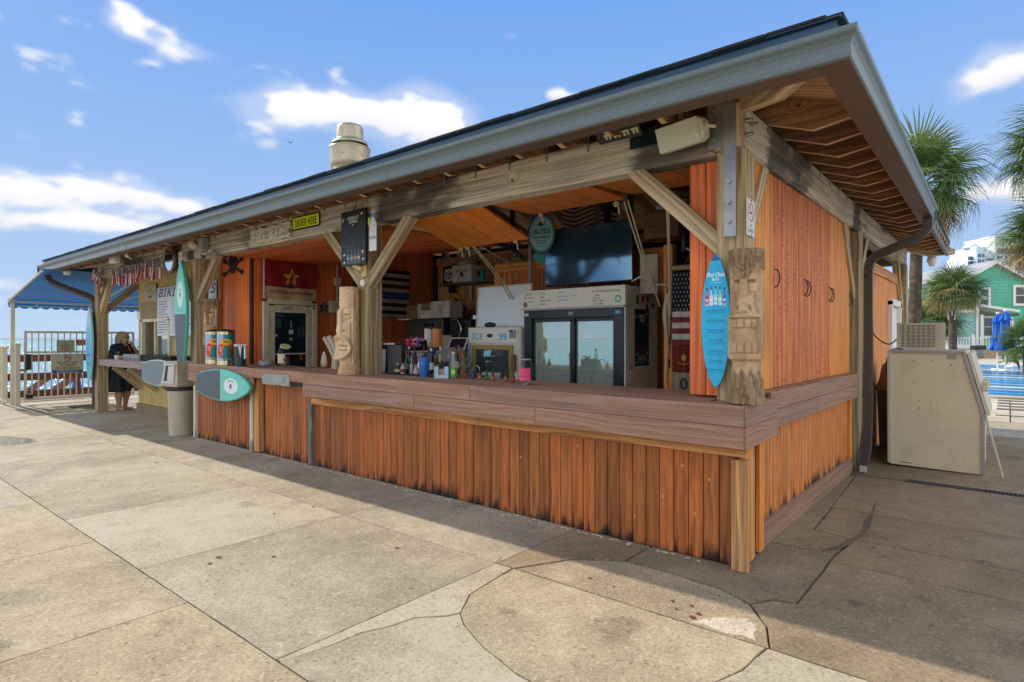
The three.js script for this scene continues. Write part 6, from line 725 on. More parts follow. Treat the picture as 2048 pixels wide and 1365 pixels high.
{ const cv = canvasTex(256, 220, (x, w, h) => { x.fillStyle = '#e4e8dc'; x.fillRect(0, 0, w, h); 'MALIBU'.split('').forEach((c, i) => { const a = (i - 2.5) * 0.22; x.save(); x.translate(w / 2, 190); x.rotate(a); txt(x, c, 0, -128, 36, '#262a2a'); x.restore(); }); x.fillStyle = '#2c2626'; x.beginPath(); x.ellipse(w / 2, 130, 26, 40, 0, 0, 7); x.fill(); x.fillStyle = '#a65a44'; x.beginPath(); x.ellipse(w / 2 - 4, 142, 18, 24, 0, 0, 7); x.fill(); x.fillStyle = '#d8cfc0'; x.beginPath(); x.arc(w / 2 + 2, 152, 9, 0, 7); x.fill(); x.fillStyle = '#5a5e5c'; x.fillRect(w / 2 - 40, 186, 80, 4); });
  const g = thing('printed_box', 'white printed drinks carton on the wall shelf right of the 129 sign', 'cardboard box', [-7.86, 2.575, -8.2]); part(g, 'box', at(cb(0.5, 0.31, 0.4, 0.004), 0, 0.155, 0), M([0.8, 0.82, 0.76], 0.8)); part(g, 'print', at(plane(0.48, 0.3), 0, 0.155, 0.2013), M('#ffffff', 0.8, { map: cv })); const s = part(g, 'print', plane(0.38, 0.3), M('#ffffff', 0.8, { map: cv }), [0.2513, 0.155, 0]); s.rotation.y = Math.PI / 2; single('teal_can', 'teal can at the right end of the wall shelf', 'can', cyl(0.05, 0.05, 0.2, 24), M([0.04, 0.35, 0.33], 0.35), [-7.45, 2.68, -8.13]); }
{ const g = thing('coral_carving', 'pale branching coral-like carving on top of the printed carton', 'carving', [-7.88, 2.885, -8.2]); const m = M([0.7, 0.66, 0.52], 0.8, { tex: TX.dirt, bs: 0 }); part(g, 'foot', lathe([[0, 0], [0.2, 0], [0.17, 0.08], [0.1, 0.14], [0, 0.16]], 24), m); for (let i = 0; i < 13; i++) { const a = -1.15 + i * 0.19, r = 0.34 + 0.08 * Math.sin(i * 2.3); part(g, 'branch', tube([[0.03 * Math.sin(a), 0.06, 0], [0.12 * Math.sin(a) + 0.03 * Math.sin(i * 3), 0.18, 0.05 * Math.cos(i * 2)], [r * 0.75 * Math.sin(a), 0.1 + r * 0.7 * Math.cos(a) + 0.05, 0.06 * Math.sin(i * 4)], [r * Math.sin(a) * 0.9, 0.1 + r * Math.cos(a), 0]], 0.024, 18, 7), m); } }
{ const g = thing('antlers', 'small pale crossed antlers hung high on the back wall corner', 'antlers', [-8.55, 3.18, -8.32]); const m = M([0.4, 0.4, 0.36], 0.7); for (const s of [-1, 1]) part(g, 'antler', tube([[-0.14 * s, -0.12, 0], [0, 0.0, 0.02], [0.1 * s, 0.08, 0.03], [0.13 * s, 0.17, 0.02]], 0.014, 20, 6), m); part(g, 'stem', rod([0, 0, 0], [-0.02, -0.18, 0], 0.014), m); }
// whiteboard, ice merchandiser, fridge
{ const g = thing('whiteboard', 'blank whiteboard leaning above the ice merchandiser', 'whiteboard', [-5.08, 1.93, -5.95]); g.rotation.x = -0.08; g.scale.set(0.75, 0.74, 1); part(g, 'board', cb(1.2, 0.72, 0.015, 0.003), M([0.85, 0.9, 0.92], 0.2)); part(g, 'frame', mg(at(bx(1.24, 0.025, 0.025), 0, 0.36, 0.004), at(bx(1.24, 0.025, 0.025), 0, -0.36, 0.004), at(bx(0.025, 0.7, 0.025), -0.605, 0, 0.0041), at(bx(0.025, 0.7, 0.025), 0.605, 0, 0.0041)), MT.ivory); single('computer_mouse', 'dark rounded mouse on top of the ice merchandiser', 'mouse', (() => { const q = new THREE.SphereGeometry(0.07, 18, 12); q.scale(1.3, 0.5, 0.7); return q; })(), MT.dark, [-5.02, 1.68, -5.62]); }
{
  const g = thing('ice_merchandiser', 'white ice merchandiser cabinet with gold door frame and ICE .99 lettering', 'ice merchandiser', [-4.915, 0, -5.55]); const W_ = 0.87, wm = M([0.86, 0.84, 0.78], 0.45, { tex: TX.dirt, bs: 0 }), gold = M([0.45, 0.33, 0.1], 0.4, { metalness: 0.5 });
  part(g, 'cabinet', at(rbx(W_, 1.65, 0.7, 0.015), 0, 0.825, -0.36), wm); part(g, 'side_panel', at(cb(0.006, 1.6, 0.66, 0.001), W_ / 2 + 0.004, 0.82, -0.36), MT.beige);
  part(g, 'print', at(plane(0.8, 0.17), 0, 1.545, 0.0105 - 0.008), M('#ffffff', 0.5, { map: canvasTex(512, 112, (x, w, h) => { x.fillStyle = '#e8e6de'; x.fillRect(0, 0, w, h); txt(x, 'ICE', 92, 62, 74, '#58b4d4'); txt(x, '.99', 355, 66, 74, '#2c9ccb'); x.fillStyle = '#2a2d31'; x.beginPath(); x.ellipse(225, 56, 32, 17, 0, 0, 7); x.fill(); x.fillStyle = '#8f8e90'; x.fillRect(428, 10, 70, 70); x.fillStyle = '#4a4a58'; x.fillRect(428, 10, 30, 24); }) }));
  const d = node(g, 'door'); part(d, 'frame', mg(at(cb(0.66, 0.06, 0.03, 0.004), 0, 1.4, 0.015), at(cb(0.05, 1.2, 0.03, 0.004), -0.305, 0.77, 0.0155), at(cb(0.05, 1.2, 0.03, 0.004), 0.305, 0.77, 0.0155)), gold); part(d, 'pane', at(bx(0.56, 1.17, 0.006), 0, 0.78, 0.008), M([0.25, 0.32, 0.36], 0.03, { metalness: 0.8 })); part(d, 'handle', at(rbx(0.05, 0.2, 0.05, 0.012), 0.36, 1.22, 0.03), M([0.2, 0.1, 0.06], 0.4)); part(g, 'edge_decal', at(bx(0.03, 0.9, 0.002), -0.39, 1.0, -0.0085 + 0.01), M('#7fb3c8', 0.5));
}
{
  const g = thing('drinks_fridge', 'two-door glass drinks fridge with lit-look header and black frame', 'fridge', [-3.785, 0, -5.6]); const W_ = 1.4, body = M([0.78, 0.69, 0.54], 0.5, { tex: TX.dirt, bs: 0 }), fr = M([0.012, 0.014, 0.018], 0.3);
  part(g, 'body', mg(at(cb(0.03, 2.06, 0.7, 0.004), -W_ / 2 + 0.015, 1.04, -0.37), at(cb(0.03, 2.06, 0.7, 0.004), W_ / 2 - 0.015, 1.04, -0.37), at(cb(W_ - 0.064, 0.03, 0.7, 0.004), 0, 2.055, -0.37), at(cb(W_ - 0.064, 2.0, 0.03, 0.004), 0, 1.03, -0.7), at(cb(W_ - 0.064, 0.3, 0.68, 0.004), 0, 0.16, -0.37)), body); part(g, 'inner_lining', mg(at(bx(W_ - 0.08, 1.8, 0.01), 0, 1.1, -0.67), at(bx(0.01, 1.8, 0.6), -W_ / 2 + 0.036, 1.1, -0.37), at(bx(0.01, 1.8, 0.6), W_ / 2 - 0.036, 1.1, -0.37)), M([0.4, 0.42, 0.42], 0.5));
  part(g, 'header', at(cb(W_, 0.215, 0.06, 0.006), 0, 1.965, 0.0), M([0.85, 0.82, 0.74], 0.3)); part(g, 'header_print', at(plane(W_ - 0.03, 0.19), 0, 1.965, 0.0315), M('#ffffff', 0.22, { map: canvasTex(1024, 140, (x, w, h) => { x.fillStyle = '#e2dccb'; x.fillRect(0, 0, w, h); const wr = (s, px, py, z, c) => { x.textAlign = 'left'; txt(x, s, px, py, z, c, 'serif', 'italic bold'); }; wr('$5.99', 40, 24, 24, '#4f8fc4'); scrib(x, 28, 48, 110, 14, '#4f8fc4'); scrib(x, 80, 80, 60, 12, '#4f8fc4'); wr('$7.99', 196, 22, 24, '#3f4a50'); scrib(x, 206, 46, 40, 12, '#3f4a50'); wr('Miller Lite', 200, 84, 22, '#3f4a50'); wr('Coors', 206, 112, 22, '#3f4a50'); wr('$6.99', 400, 24, 24, '#4f8fc4'); scrib(x, 392, 50, 90, 14, '#4f8fc4'); scrib(x, 396, 80, 100, 12, '#4f8fc4'); scrib(x, 530, 50, 60, 11, '#4f8fc4'); wr('$1.99 Bottled drinks', 730, 30, 26, '#2a3034'); wr('Coke', 748, 62, 22, '#2a3034'); wr('Sprite', 740, 84, 22, '#2a3034'); wr('Diet Coke', 736, 106, 22, '#2a3034'); wr('Gatorade', 738, 128, 20, '#2a3034'); x.fillStyle = '#6fae4f'; x.beginPath(); x.arc(974, 96, 30, 0, 7); x.fill(); x.fillStyle = '#dce9cf'; x.beginPath(); x.arc(974, 96, 16, 0, 7); x.fill(); x.fillStyle = '#8a6a5a'; x.beginPath(); x.arc(42, 112, 24, 0, 7); x.fill(); }) }));
  part(g, 'black_frame', mg(at(cb(W_ - 0.06, 0.1, 0.05, 0.004), 0, 1.79, -0.02), at(cb(0.11, 1.5, 0.05, 0.004), -0.615, 1.0, -0.0205), at(cb(0.13, 1.5, 0.05, 0.004), 0.605, 1.0, -0.0205)), fr); part(g, 'edge_strip', mg(at(bx(0.02, 1.84, 0.03), 0.69, 0.94, 0.0), at(bx(W_, 0.015, 0.03), 0, 1.848, 0.0)), M([0.5, 0.5, 0.46], 0.4));
  for (const [x, z] of [[-0.28, -0.035], [0.29, -0.06]]) { const d = node(g, 'glass_door'); part(d, 'frame', mg(at(cb(0.62, 0.04, 0.025, 0.003), x, 1.72, z), at(cb(0.06, 1.3, 0.025, 0.003), x - 0.28, 1.07, z), at(cb(0.06, 1.3, 0.025, 0.003), x + 0.28, 1.07, z)), fr); part(d, 'pane', at(bx(0.56, 1.3, 0.005), x, 1.06, z - 0.005), M([0.86, 0.97, 0.9], 0.02, { phys: true, transmission: 1, metalness: 0.5, thickness: 0, ior: 2.2 })); }
  for (const y of [0.92, 1.18, 1.52]) part(g, 'shelf', at(bx(W_ - 0.1, 0.012, 0.5), 0, y, -0.4), M([0.55, 0.57, 0.57], 0.5));
  for (const [x, c] of [[-0.69 + 0.06, '#9ad0e6'], [0, '#8f9fb0'], [0.6, '#5cb7dc']]) part(g, 'frame_sticker', at(bx(0.06, 0.035, 0.002), x, 1.79, 0.0062), M(c, 0.5));
  const side = part(g, 'side_poster', plane(0.33, 0.62), M('#ffffff', 0.45, { map: chalkCv }), [W_ / 2 + 0.002, 1.52, -0.34]); side.rotation.y = Math.PI / 2;
  [['#2f5a34', 1.93, -0.24, 0.05, 0.1], ['#a33a34', 1.94, -0.36, 0.07, 0.07], ['#c4473d', 1.945, -0.47, 0.06, 0.07], ['#26483f', 1.86, -0.46, 0.05, 0.06], ['#55504a', 1.88, -0.6, 0.06, 0.05], ['#b0808a', 1.2, -0.1, 0.07, 0.06]].forEach(([c, y, z, w, h]) => part(g, 'side_sticker', at(rbx(0.003, h, w, 0.001), W_ / 2 + 0.002, y, z), M(c, 0.5)));
  // what is inside: cups, bottles, cans
  const cols = [[0.08, 0.08, 0.09], [0.03, 0.1, 0.3], [0.5, 0.5, 0.5], [0.03, 0.1, 0.3], [0.03, 0.1, 0.3], [0.06, 0.06, 0.07]];
  for (let i = 0; i < 12; i++) { const c = thing('drink_can', `${['dark', 'blue', 'silver'][[0, 1, 2, 1, 1, 0][i % 6]]} tall can, ${['first', 'second', 'third', 'fourth', 'fifth', 'sixth', 'seventh', 'eighth', 'ninth', 'tenth', 'eleventh', 'twelfth'][i]} from the left on the fridge shelf`, 'can', [-3.785 - 0.55 + i * 0.1, 0.927, -5.78 - (i % 2) * 0.05], 0, 'cans on the fridge shelf'); part(c, 'can', lathe([[0, 0], [0.03, 0], [0.034, 0.01], [0.034, 0.17], [0.028, 0.185], [0, 0.185]], 18), M(cols[i % 6], 0.3, { metalness: 0.3 })); }
  for (let i = 0; i < 4; i++) { const c = thing('paper_cup', `dark upright cup, ${['first', 'second', 'third', 'fourth'][i]} from the left on the middle fridge shelf`, 'cup', [-3.785 - 0.5 + i * 0.2 + (i > 1 ? 0.12 : 0), 1.187, -5.85], 0, 'cups on the middle fridge shelf'); part(c, 'cup', lathe([[0, 0], [0.04, 0], [0.055, 0.14], [0.05, 0.14], [0.036, 0.006], [0, 0.006]], 20), M([0.14, 0.13, 0.12], 0.5)); }
  for (let i = 0; i < 3; i++) { const c = thing('drink_box', ['grey-white drinks pack, left of three in the fridge', 'pink drinks pack, middle of three in the fridge', 'cream drinks pack, right of three in the fridge'][i], 'carton', [-3.785 + 0.3 + i * 0.1, 0.927, -5.74], 0, 'drinks packs in the fridge'); part(c, 'box', at(cb(0.085, 0.15, 0.08, 0.003), 0, 0.075, 0), M(['#cfc8cf', '#b98aa6', '#d9d5d0'][i], 0.6)); part(c, 'stripe', at(bx(0.05, 0.05, 0.002), 0, 0.08, 0.0415), M('#23263a', 0.6)); }
}
// round drinks sign, fish sign, television, rafters' flags, ropes
{ const cv = canvasTex(384, 512, (x, w, h) => { x.fillStyle = '#17424f'; x.fillRect(0, 0, w, h); x.strokeStyle = '#8fc0c8'; x.lineWidth = 8; x.beginPath(); x.ellipse(w / 2, h / 2, 172, 232, 0, 0, 7); x.stroke(); x.fillStyle = '#9cd0d8'; x.beginPath(); x.ellipse(w / 2, h / 2, 158, 216, 0, 0, 7); x.fill(); x.fillStyle = '#17424f'; for (let i = 0; i < 9; i++) { x.save(); x.translate(w / 2, 150); x.rotate((i - 4) * 0.34); x.beginPath(); x.moveTo(-10, 0); x.lineTo(0, -72); x.lineTo(10, 0); x.fill(); x.restore(); } x.save(); x.scale(0.82, 1); txt(x, 'ALTOS', w / 1.64 + 14, 226, 92, '#17424f'); x.restore(); x.save(); x.translate(62, 235); x.rotate(-Math.PI / 2); scrib(x, -45, 0, 90, 16, '#17424f'); x.restore(); txt(x, '100% AGAVE', w / 2, 300, 42, '#17424f', 'sans-serif', 'bold', 270); scrib(x, 110, 340, 164, 14, '#17424f'); scrib(x, 120, 372, 144, 9, '#17424f'); scrib(x, 140, 412, 104, 10, '#17424f'); });
  const g = thing('round_sign', 'oval teal tequila sign reading ALTOS hung above the cold room', 'sign', [-4.5, 2.82, -6.0], 0.25), s = new THREE.Shape(); s.absellipse(0, 0, 0.19, 0.255, 0, 6.283); part(g, 'plate', ext(s, 0.012, 0.002), M([0.04, 0.13, 0.17], 0.4), [0, 0, -0.012]); part(g, 'print', boardUV(new THREE.ShapeGeometry(s, 40), 0.38, 0.51).translate(0, 0, 0.0015), M('#ffffff', 0.35, { map: cv })); }
{ const g = thing('fish_sign', 'turquoise fish-shaped board behind the left edge of the television', 'sign', [-4.72, 2.6, -6.35]); const m = M([0.08, 0.5, 0.52], 0.5, { tex: TX.dirt, bs: 0 }); part(g, 'body', ext([[-0.18, 0], [-0.1, 0.07], [0.05, 0.1], [0.2, 0.06], [0.2, -0.08], [0.05, -0.12], [-0.1, -0.08]], 0.02, 0.004), m); for (let i = 0; i < 3; i++) part(g, 'stripe', at(new THREE.TorusGeometry(0.04 + i * 0.03, 0.004, 6, 20, 2.4), 0.1, 0, 0.021), M([0.2, 0.5, 0.5], 0.5)); }
{ const g = thing('wall_conduit', 'grey vertical conduit pipe up the cold room front', 'pipe', [-5.08, 2.1, -6.52]); part(g, 'pipe', rod([0, -0.1, 0], [0, 1.3, 0], 0.022), MT.conduit); part(g, 'coupling', at(cyl(0.028, 0.028, 0.06, 16), 0, 0.26, 0), MT.conduit); }
{ const g = thing('television', 'large black flat television tilted down above the fridge', 'television', [-3.95, 2.53, -6.2], 0.02); g.rotation.x = 0.03; part(g, 'case', rbx(1.24, 0.72, 0.05, 0.012), M([0.01, 0.01, 0.012], 0.35)); part(g, 'screen', at(bx(1.215, 0.685, 0.003), 0, 0.006, 0.0255), M([0.12, 0.24, 0.36], 0.1, { metalness: 0.75 })); part(g, 'logo', at(bx(0.03, 0.006, 0.002), 0, -0.35, 0.0262), MT.steel); part(g, 'mount', at(bx(0.2, 0.06, 0.5), 0, 0.1, -0.28), MT.black); part(g, 'mount', at(bx(0.08, 0.9, 0.05), 0, 0.4, -0.5), MT.black); }
const usCv = (vert) => canvasTex(512, 320, (x, w, h) => { for (let i = 0; i < 13; i++) { x.fillStyle = i % 2 ? '#d2c8c0' : '#84303a'; x.fillRect(0, i * h / 13, w, h / 13 + 1); } x.fillStyle = '#151a2a'; x.fillRect(0, 0, w * 0.42, h * 7 / 13); x.fillStyle = '#c9c6bf'; for (let r = 0; r < 9; r++) for (let c = 0; c < (r % 2 ? 5 : 6); c++) { const X = 18 + c * 36 + (r % 2 ? 18 : 0), Y = 12 + r * 19; x.beginPath(); for (let k = 0; k < 10; k++) { const q = k % 2 ? 3.4 : 8, a = -Math.PI / 2 + k * Math.PI / 5; x.lineTo(X + q * Math.cos(a), Y + q * Math.sin(a)); } x.fill(); } });
const us = usCv();
{ const g = thing('ceiling_flag', 'faded striped flag hung under the rafters behind the oval sign', 'flag', [-4.72, 3.3, -7.45]); const [q, m] = cloth(0.95, 0.42, us, (u, v) => [0, -0.05 * Math.sin(u * 7), 0.03 * Math.sin(u * 12)]); const f = part(g, 'cloth', q, m); f.scale.x = -1; part(g, 'batten', at(cb(0.1, 0.5, 0.02, 0.003), 0.12, 0, -0.03), M([0.2, 0.2, 0.12], 0.8)); }
{ const g = thing('wall_flag', 'wooden-look stars and stripes flag hanging beside the corner panel', 'flag', [-2.43, 1.815, -5.85], 0.12); const [q, m] = cloth(0.5, 0.75, us, (u, v) => 0.006 * Math.sin(u * 30)); part(g, 'cloth', q, m); part(g, 'rod', at(rod([-0.28, 0, 0], [0.4, 0, 0], 0.028), 0, 0.42, 0.0), M([0.45, 0.34, 0.18], 0.7)); }
{ const g = thing('wall_flag', 'small red flag with gold anchor emblem below the stars and stripes', 'flag', [-2.56, 1.3, -5.84], 0.12); const cv = canvasTex(192, 192, (x, w, h) => { x.fillStyle = '#7a2018'; x.fillRect(0, 0, w, h); x.strokeStyle = '#c08a3a'; x.lineWidth = 6; x.beginPath(); x.moveTo(50, 118); x.quadraticCurveTo(96, 160, 142, 118); x.moveTo(96, 60); x.lineTo(96, 140); x.stroke(); x.fillStyle = '#c79a52'; x.beginPath(); x.arc(96, 88, 22, 0, 7); x.fill(); }); const [q, m] = cloth(0.24, 0.27, cv, (u) => 0.006 * Math.sin(u * 20)); part(g, 'cloth', q, m); }
{ const g = thing('wall_flag', 'small beige flag with dark seal, lowest of the flags', 'flag', [-2.56, 1.05, -5.84], 0.12); const cv = canvasTex(192, 160, (x, w, h) => { x.fillStyle = '#9a8a70'; x.fillRect(0, 0, w, h); x.fillStyle = '#3a3f4a'; x.beginPath(); x.ellipse(96, 84, 34, 46, 0, 0, 7); x.fill(); x.fillStyle = '#9a8a70'; x.fillRect(84, 60, 8, 50); x.fillRect(100, 60, 8, 50); }); const [q, m] = cloth(0.24, 0.22, cv, (u) => 0.006 * Math.sin(u * 20)); part(g, 'cloth', q, m); }
{ const g = thing('hoist_rope', 'pale hoist ropes with knots and pulleys running from the raised shutters', 'rope', [0, 0, 0]); const rp = (pts, r = 0.009, l) => part(g, 'rope', tube(pts, r, 30, 7), MT.rope); rp([[-2.78, 2.79, -5.0], [-2.82, 2.3, -5.45], [-2.86, 1.95, -5.85]]); rp([[-2.74, 2.8, -5.0], [-2.8, 2.25, -5.5], [-2.84, 1.85, -5.87]]); rp([[-2.38, 2.84, -5.05], [-2.52, 2.3, -5.4], [-2.72, 1.7, -5.85], [-2.76, 1.15, -5.88]]); rp([[-2.36, 2.84, -5.05], [-2.5, 2.3, -5.38], [-2.7, 1.75, -5.83]]); rp([[-2.36, 2.86, -5.05], [-2.35, 2.75, -5.05], [-2.36, 2.7, -5.05]], 0.012);
  rp([[-4.75, 2.58, -5.0], [-4.9, 2.2, -5.7], [-5.0, 1.9, -6.1]]); rp([[-4.72, 2.58, -5.0], [-4.85, 2.2, -5.7], [-4.95, 1.9, -6.1]]); rp([[-4.7, 2.6, -5.0], [-4.9, 2.45, -5.9], [-5.3, 2.4, -6.55]], 0.006);
  for (const [x, y, z] of [[-4.95, 2.56, -5.02], [-4.84, 2.57, -5.02], [-4.12, 2.57, -5.02], [-3.75, 2.8, -4.98], [-2.86, 2.78, -4.99]]) { part(g, 'knot', at(new THREE.TorusKnotGeometry(0.016, 0.008, 40, 6), x, y, z), MT.rope); part(g, 'rope_end', tube([[x + 0.01, y, z], [x + 0.03, y - 0.05, z], [x + 0.035, y - 0.1, z]], 0.008, 10, 6), MT.rope); }
  for (let k = 0; k < 5; k++) rp([[-2.76, 1.98 - k * 0.02, -5.86], [-2.79 + k * 0.012, 1.75, -5.85 + k * 0.01], [-2.74, 1.5 - k * 0.03, -5.86], [-2.72 - k * 0.01, 1.75, -5.85], [-2.75, 1.98, -5.86]], 0.009); rp([[-3.1, 2.12, -5.75], [-2.95, 2.16, -5.72], [-2.85, 2.08, -5.75], [-2.7, 2.05, -5.8], [-2.73, 1.95, -5.85]], 0.011); rp([[-2.75, 1.4, -5.86], [-2.76, 1.0, -5.87], [-2.7, 0.9, -5.86]], 0.009); for (const y of [1.98, 1.5, 1.25]) part(g, 'cleat', at(rbx(0.03, 0.09, 0.03, 0.008), -2.75, y, -5.89), MT.black); }
{ const g = thing('speaker_box', 'brown wooden box with silver cylinder fixtures stored on the cold room roof', 'storage box', [-2.95, 2.62, -6.3]); part(g, 'box', at(cb(0.42, 0.3, 0.35, 0.006), 0, 0.15, 0), M([0.2, 0.09, 0.035], 0.6, { tex: TX.cedar, bs: 0 })); part(g, 'drum', at(cyl(0.1, 0.1, 0.18, 24), 0.0, 0.36, 0, 0, 0, 1.3), MT.galv); part(g, 'cone', at(lathe([[0.05, 0], [0.08, 0.06], [0.13, 0.16]], 24), 0.18, 0.3, 0.05, 0.4, 0, -0.3), MT.galv); }
single('cardboard_sheet', 'pale cardboard carton standing on the fridge roof right of the television', 'cardboard box', cb(0.2, 0.42, 0.06, 0.004), M([0.62, 0.53, 0.42], 0.85, { tex: TX.dirt, bs: 0 }), [-2.97, 2.2, -5.9], 0.1);
{ const g = thing('hanging_gear', 'dark hanging bottle opener and hoses above the flags', 'gear', [-2.6, 2.4, -5.95]); part(g, 'bottle', lathe([[0, 0], [0.035, 0.02], [0.04, 0.15], [0.015, 0.24], [0, 0.25]], 16), MT.black); part(g, 'hose', tube([[0.05, 0.3, 0], [0.1, 0.1, 0.02], [0.02, -0.1, 0], [-0.08, -0.2, 0.02]], 0.012, 30, 6), MT.black); part(g, 'clamp', at(cyl(0.02, 0.02, 0.16, 12), 0.12, 0.0, 0.05, 0, 0, 1.1), MT.galv); }
{ const g = thing('string_sign', 'row of small dark cut-out letters above the cold room door', 'sign', [-5.4, 2.68, -6.55]); const lt = M([0.1, 0.1, 0.07], 0.7); for (let i = 0; i < 10; i++) part(g, 'letter', mg(at(bx(0.012, 0.11, 0.01), -0.32 + i * 0.07, 0, 0), at(bx(0.045, 0.012, 0.0105), -0.305 + i * 0.07, (i % 3 - 1) * 0.045, 0), ...(i % 2 ? [at(bx(0.0121, 0.11, 0.0101), -0.285 + i * 0.07, 0, 0)] : [at(bx(0.04, 0.0121, 0.0101), -0.305 + i * 0.07, -0.05, 0)])), lt); part(g, 'rail', at(bx(0.75, 0.015, 0.02), 0, -0.065, 0), lt); }
single('dark_banner', 'dark blue rolled hose hung under the rafters left of the conduit', 'hose', tube([[-0.35, 0.12, 0], [-0.1, 0.05, 0], [0.1, -0.05, 0], [0.3, -0.22, 0]], 0.035, 24, 8), M([0.02, 0.03, 0.045], 0.6), [-6.1, 2.95, -7.3]);
// ---------------------------------------------------------------- left: bin, gate, fence, awning, walkway
{
  const g = thing('litter_bin', 'beige plastic litter bin with flip hood standing at the left end of the counter', 'bin', [-10.02, 0, -3.93], 0.2); const c = M([0.56, 0.51, 0.38], 0.55, { tex: TX.dirt, bs: 0 }), gy = M([0.55, 0.54, 0.5], 0.5);
  part(g, 'body', lathe([[0, 0], [0.165, 0], [0.175, 0.01], [0.195, 0.74], [0.2, 0.76], [0, 0.76]], 44), c); part(g, 'liner_edge', lathe([[0.199, 0.7], [0.212, 0.72], [0.21, 0.8], [0.19, 0.8]], 40), MT.dark);
  const h = node(g, 'hood'); part(h, 'shell', (() => { const q = new THREE.BoxGeometry(0.4, 0.38, 0.4, 8, 8, 8), p = q.attributes.position; for (let i = 0; i < p.count; i++) { const y = (p.getY(i) + 0.19) / 0.38, k = lerp(1.05, 0.72, y * y * 0.6 + y * 0.4); p.setX(i, p.getX(i) * k); p.setZ(i, p.getZ(i) * lerp(1.05, 0.82, y)); } q.computeVertexNormals(); return q; })(), c, [0, 0.97, 0]); part(h, 'base_rim', at(rbx(0.45, 0.05, 0.45, 0.02), 0, 0.79, 0), c);
  const fr = part(h, 'flap_frame', ext([[-0.14, -0.16], [0.14, -0.16], [0.12, 0.15], [-0.12, 0.15]], 0.025, 0.006, [[[-0.11, -0.12], [0.11, -0.12], [0.095, 0.12], [-0.095, 0.12]]]), gy, [0, 0.97, 0.185]); fr.rotation.x = -0.1; const fl = part(h, 'flap', at(cb(0.2, 0.23, 0.01, 0.004), 0, 0, 0), gy, [0.0, 0.97, 0.187], 'white flap, pushed open'); fl.rotation.x = -0.1; const dk = part(h, 'opening', at(bx(0.05, 0.23, 0.004), -0.08, -0.0, 0.008), MT.dark, [0.0, 0.97, 0.187]); dk.rotation.x = -0.1;
}
const GA = M([0.6, 0.53, 0.37], 0.5, { metalness: 0.05 });
{
  const g = thing('metal_gate', 'tall cream metal gate of thin bars hung with beach notices', 'gate', [-17.25, 0, 0]); const z0 = -3.42, z1 = -5.6, L = z0 - z1, zc = (z0 + z1) / 2;
  for (const [y, h] of [[1.665, 0.05], [1.2, 0.05], [0.13, 0.07]]) part(g, 'rail', at(cb(0.045, h, L, 0.004), 0, y, zc), GA); for (const z of [z0, z1]) part(g, 'stile', at(cb(0.05, 1.6, 0.05, 0.004), 0.001, 0.89, z), GA);
  for (let z = z0 - 0.12; z > z1 + 0.05; z -= 0.122) { part(g, 'bar', at(bx(0.022, 0.46, 0.022), 0, 1.43, z), GA); part(g, 'bar', at(bx(0.024, 1.05, 0.024), 0, 0.67, z), GA); } part(g, 'closer', at(rbx(0.08, 0.36, 0.1, 0.015), 0.05, 0.98, -3.46), MT.black); part(g, 'hinge', at(rbx(0.09, 0.1, 0.13, 0.015), 0.05, 0.2, -3.48), MT.black); part(g, 'latch', at(rbx(0.03, 0.05, 0.09, 0.008), 0.05, 0.8, -3.36), M([0.3, 0.12, 0.05], 0.6));
}
{ const f = thing('metal_fence', 'low cream metal fence left of the gate', 'fence', [0, 0, 0]); const y1 = 1.33; for (const y of [y1, 0.1]) part(f, 'rail', at(cb(4.0, 0.05, 0.045, 0.004), -19.3, y, -3.12), GA); for (let x = -17.4; x > -21.2; x -= 0.125) part(f, 'bar', at(bx(0.022, 1.23, 0.022), x, 0.72, -3.12), GA); part(f, 'post', at(cb(0.09, 1.38, 0.09, 0.006), -17.25, 0.69, -3.28), GA); part(f, 'post_cap', at(cb(0.11, 0.03, 0.11, 0.006), -17.25, 1.39, -3.28), GA); part(f, 'post', at(cb(0.06, 1.3, 0.06, 0.004), -17.75, 0.65, -3.12), GA); }
{ const f = thing('metal_fence', 'low cream metal fence seen behind the standing person', 'fence', [0, 0, 0]); for (const y of [1.3, 0.1]) part(f, 'rail', at(cb(0.045, 0.05, 6, 0.004), -17.25, y, -8.7), GA); for (let z = -5.8; z > -11.6; z -= 0.125) part(f, 'bar', at(bx(0.022, 1.2, 0.022), -17.25, 0.7, z), GA); }
const signX = (n, l, w, h, cv, body, y, z, x = -17.215) => panelSign(n, l, 'sign', w, h, 0.008, cv, body, [x, y, z], Math.PI / 2);
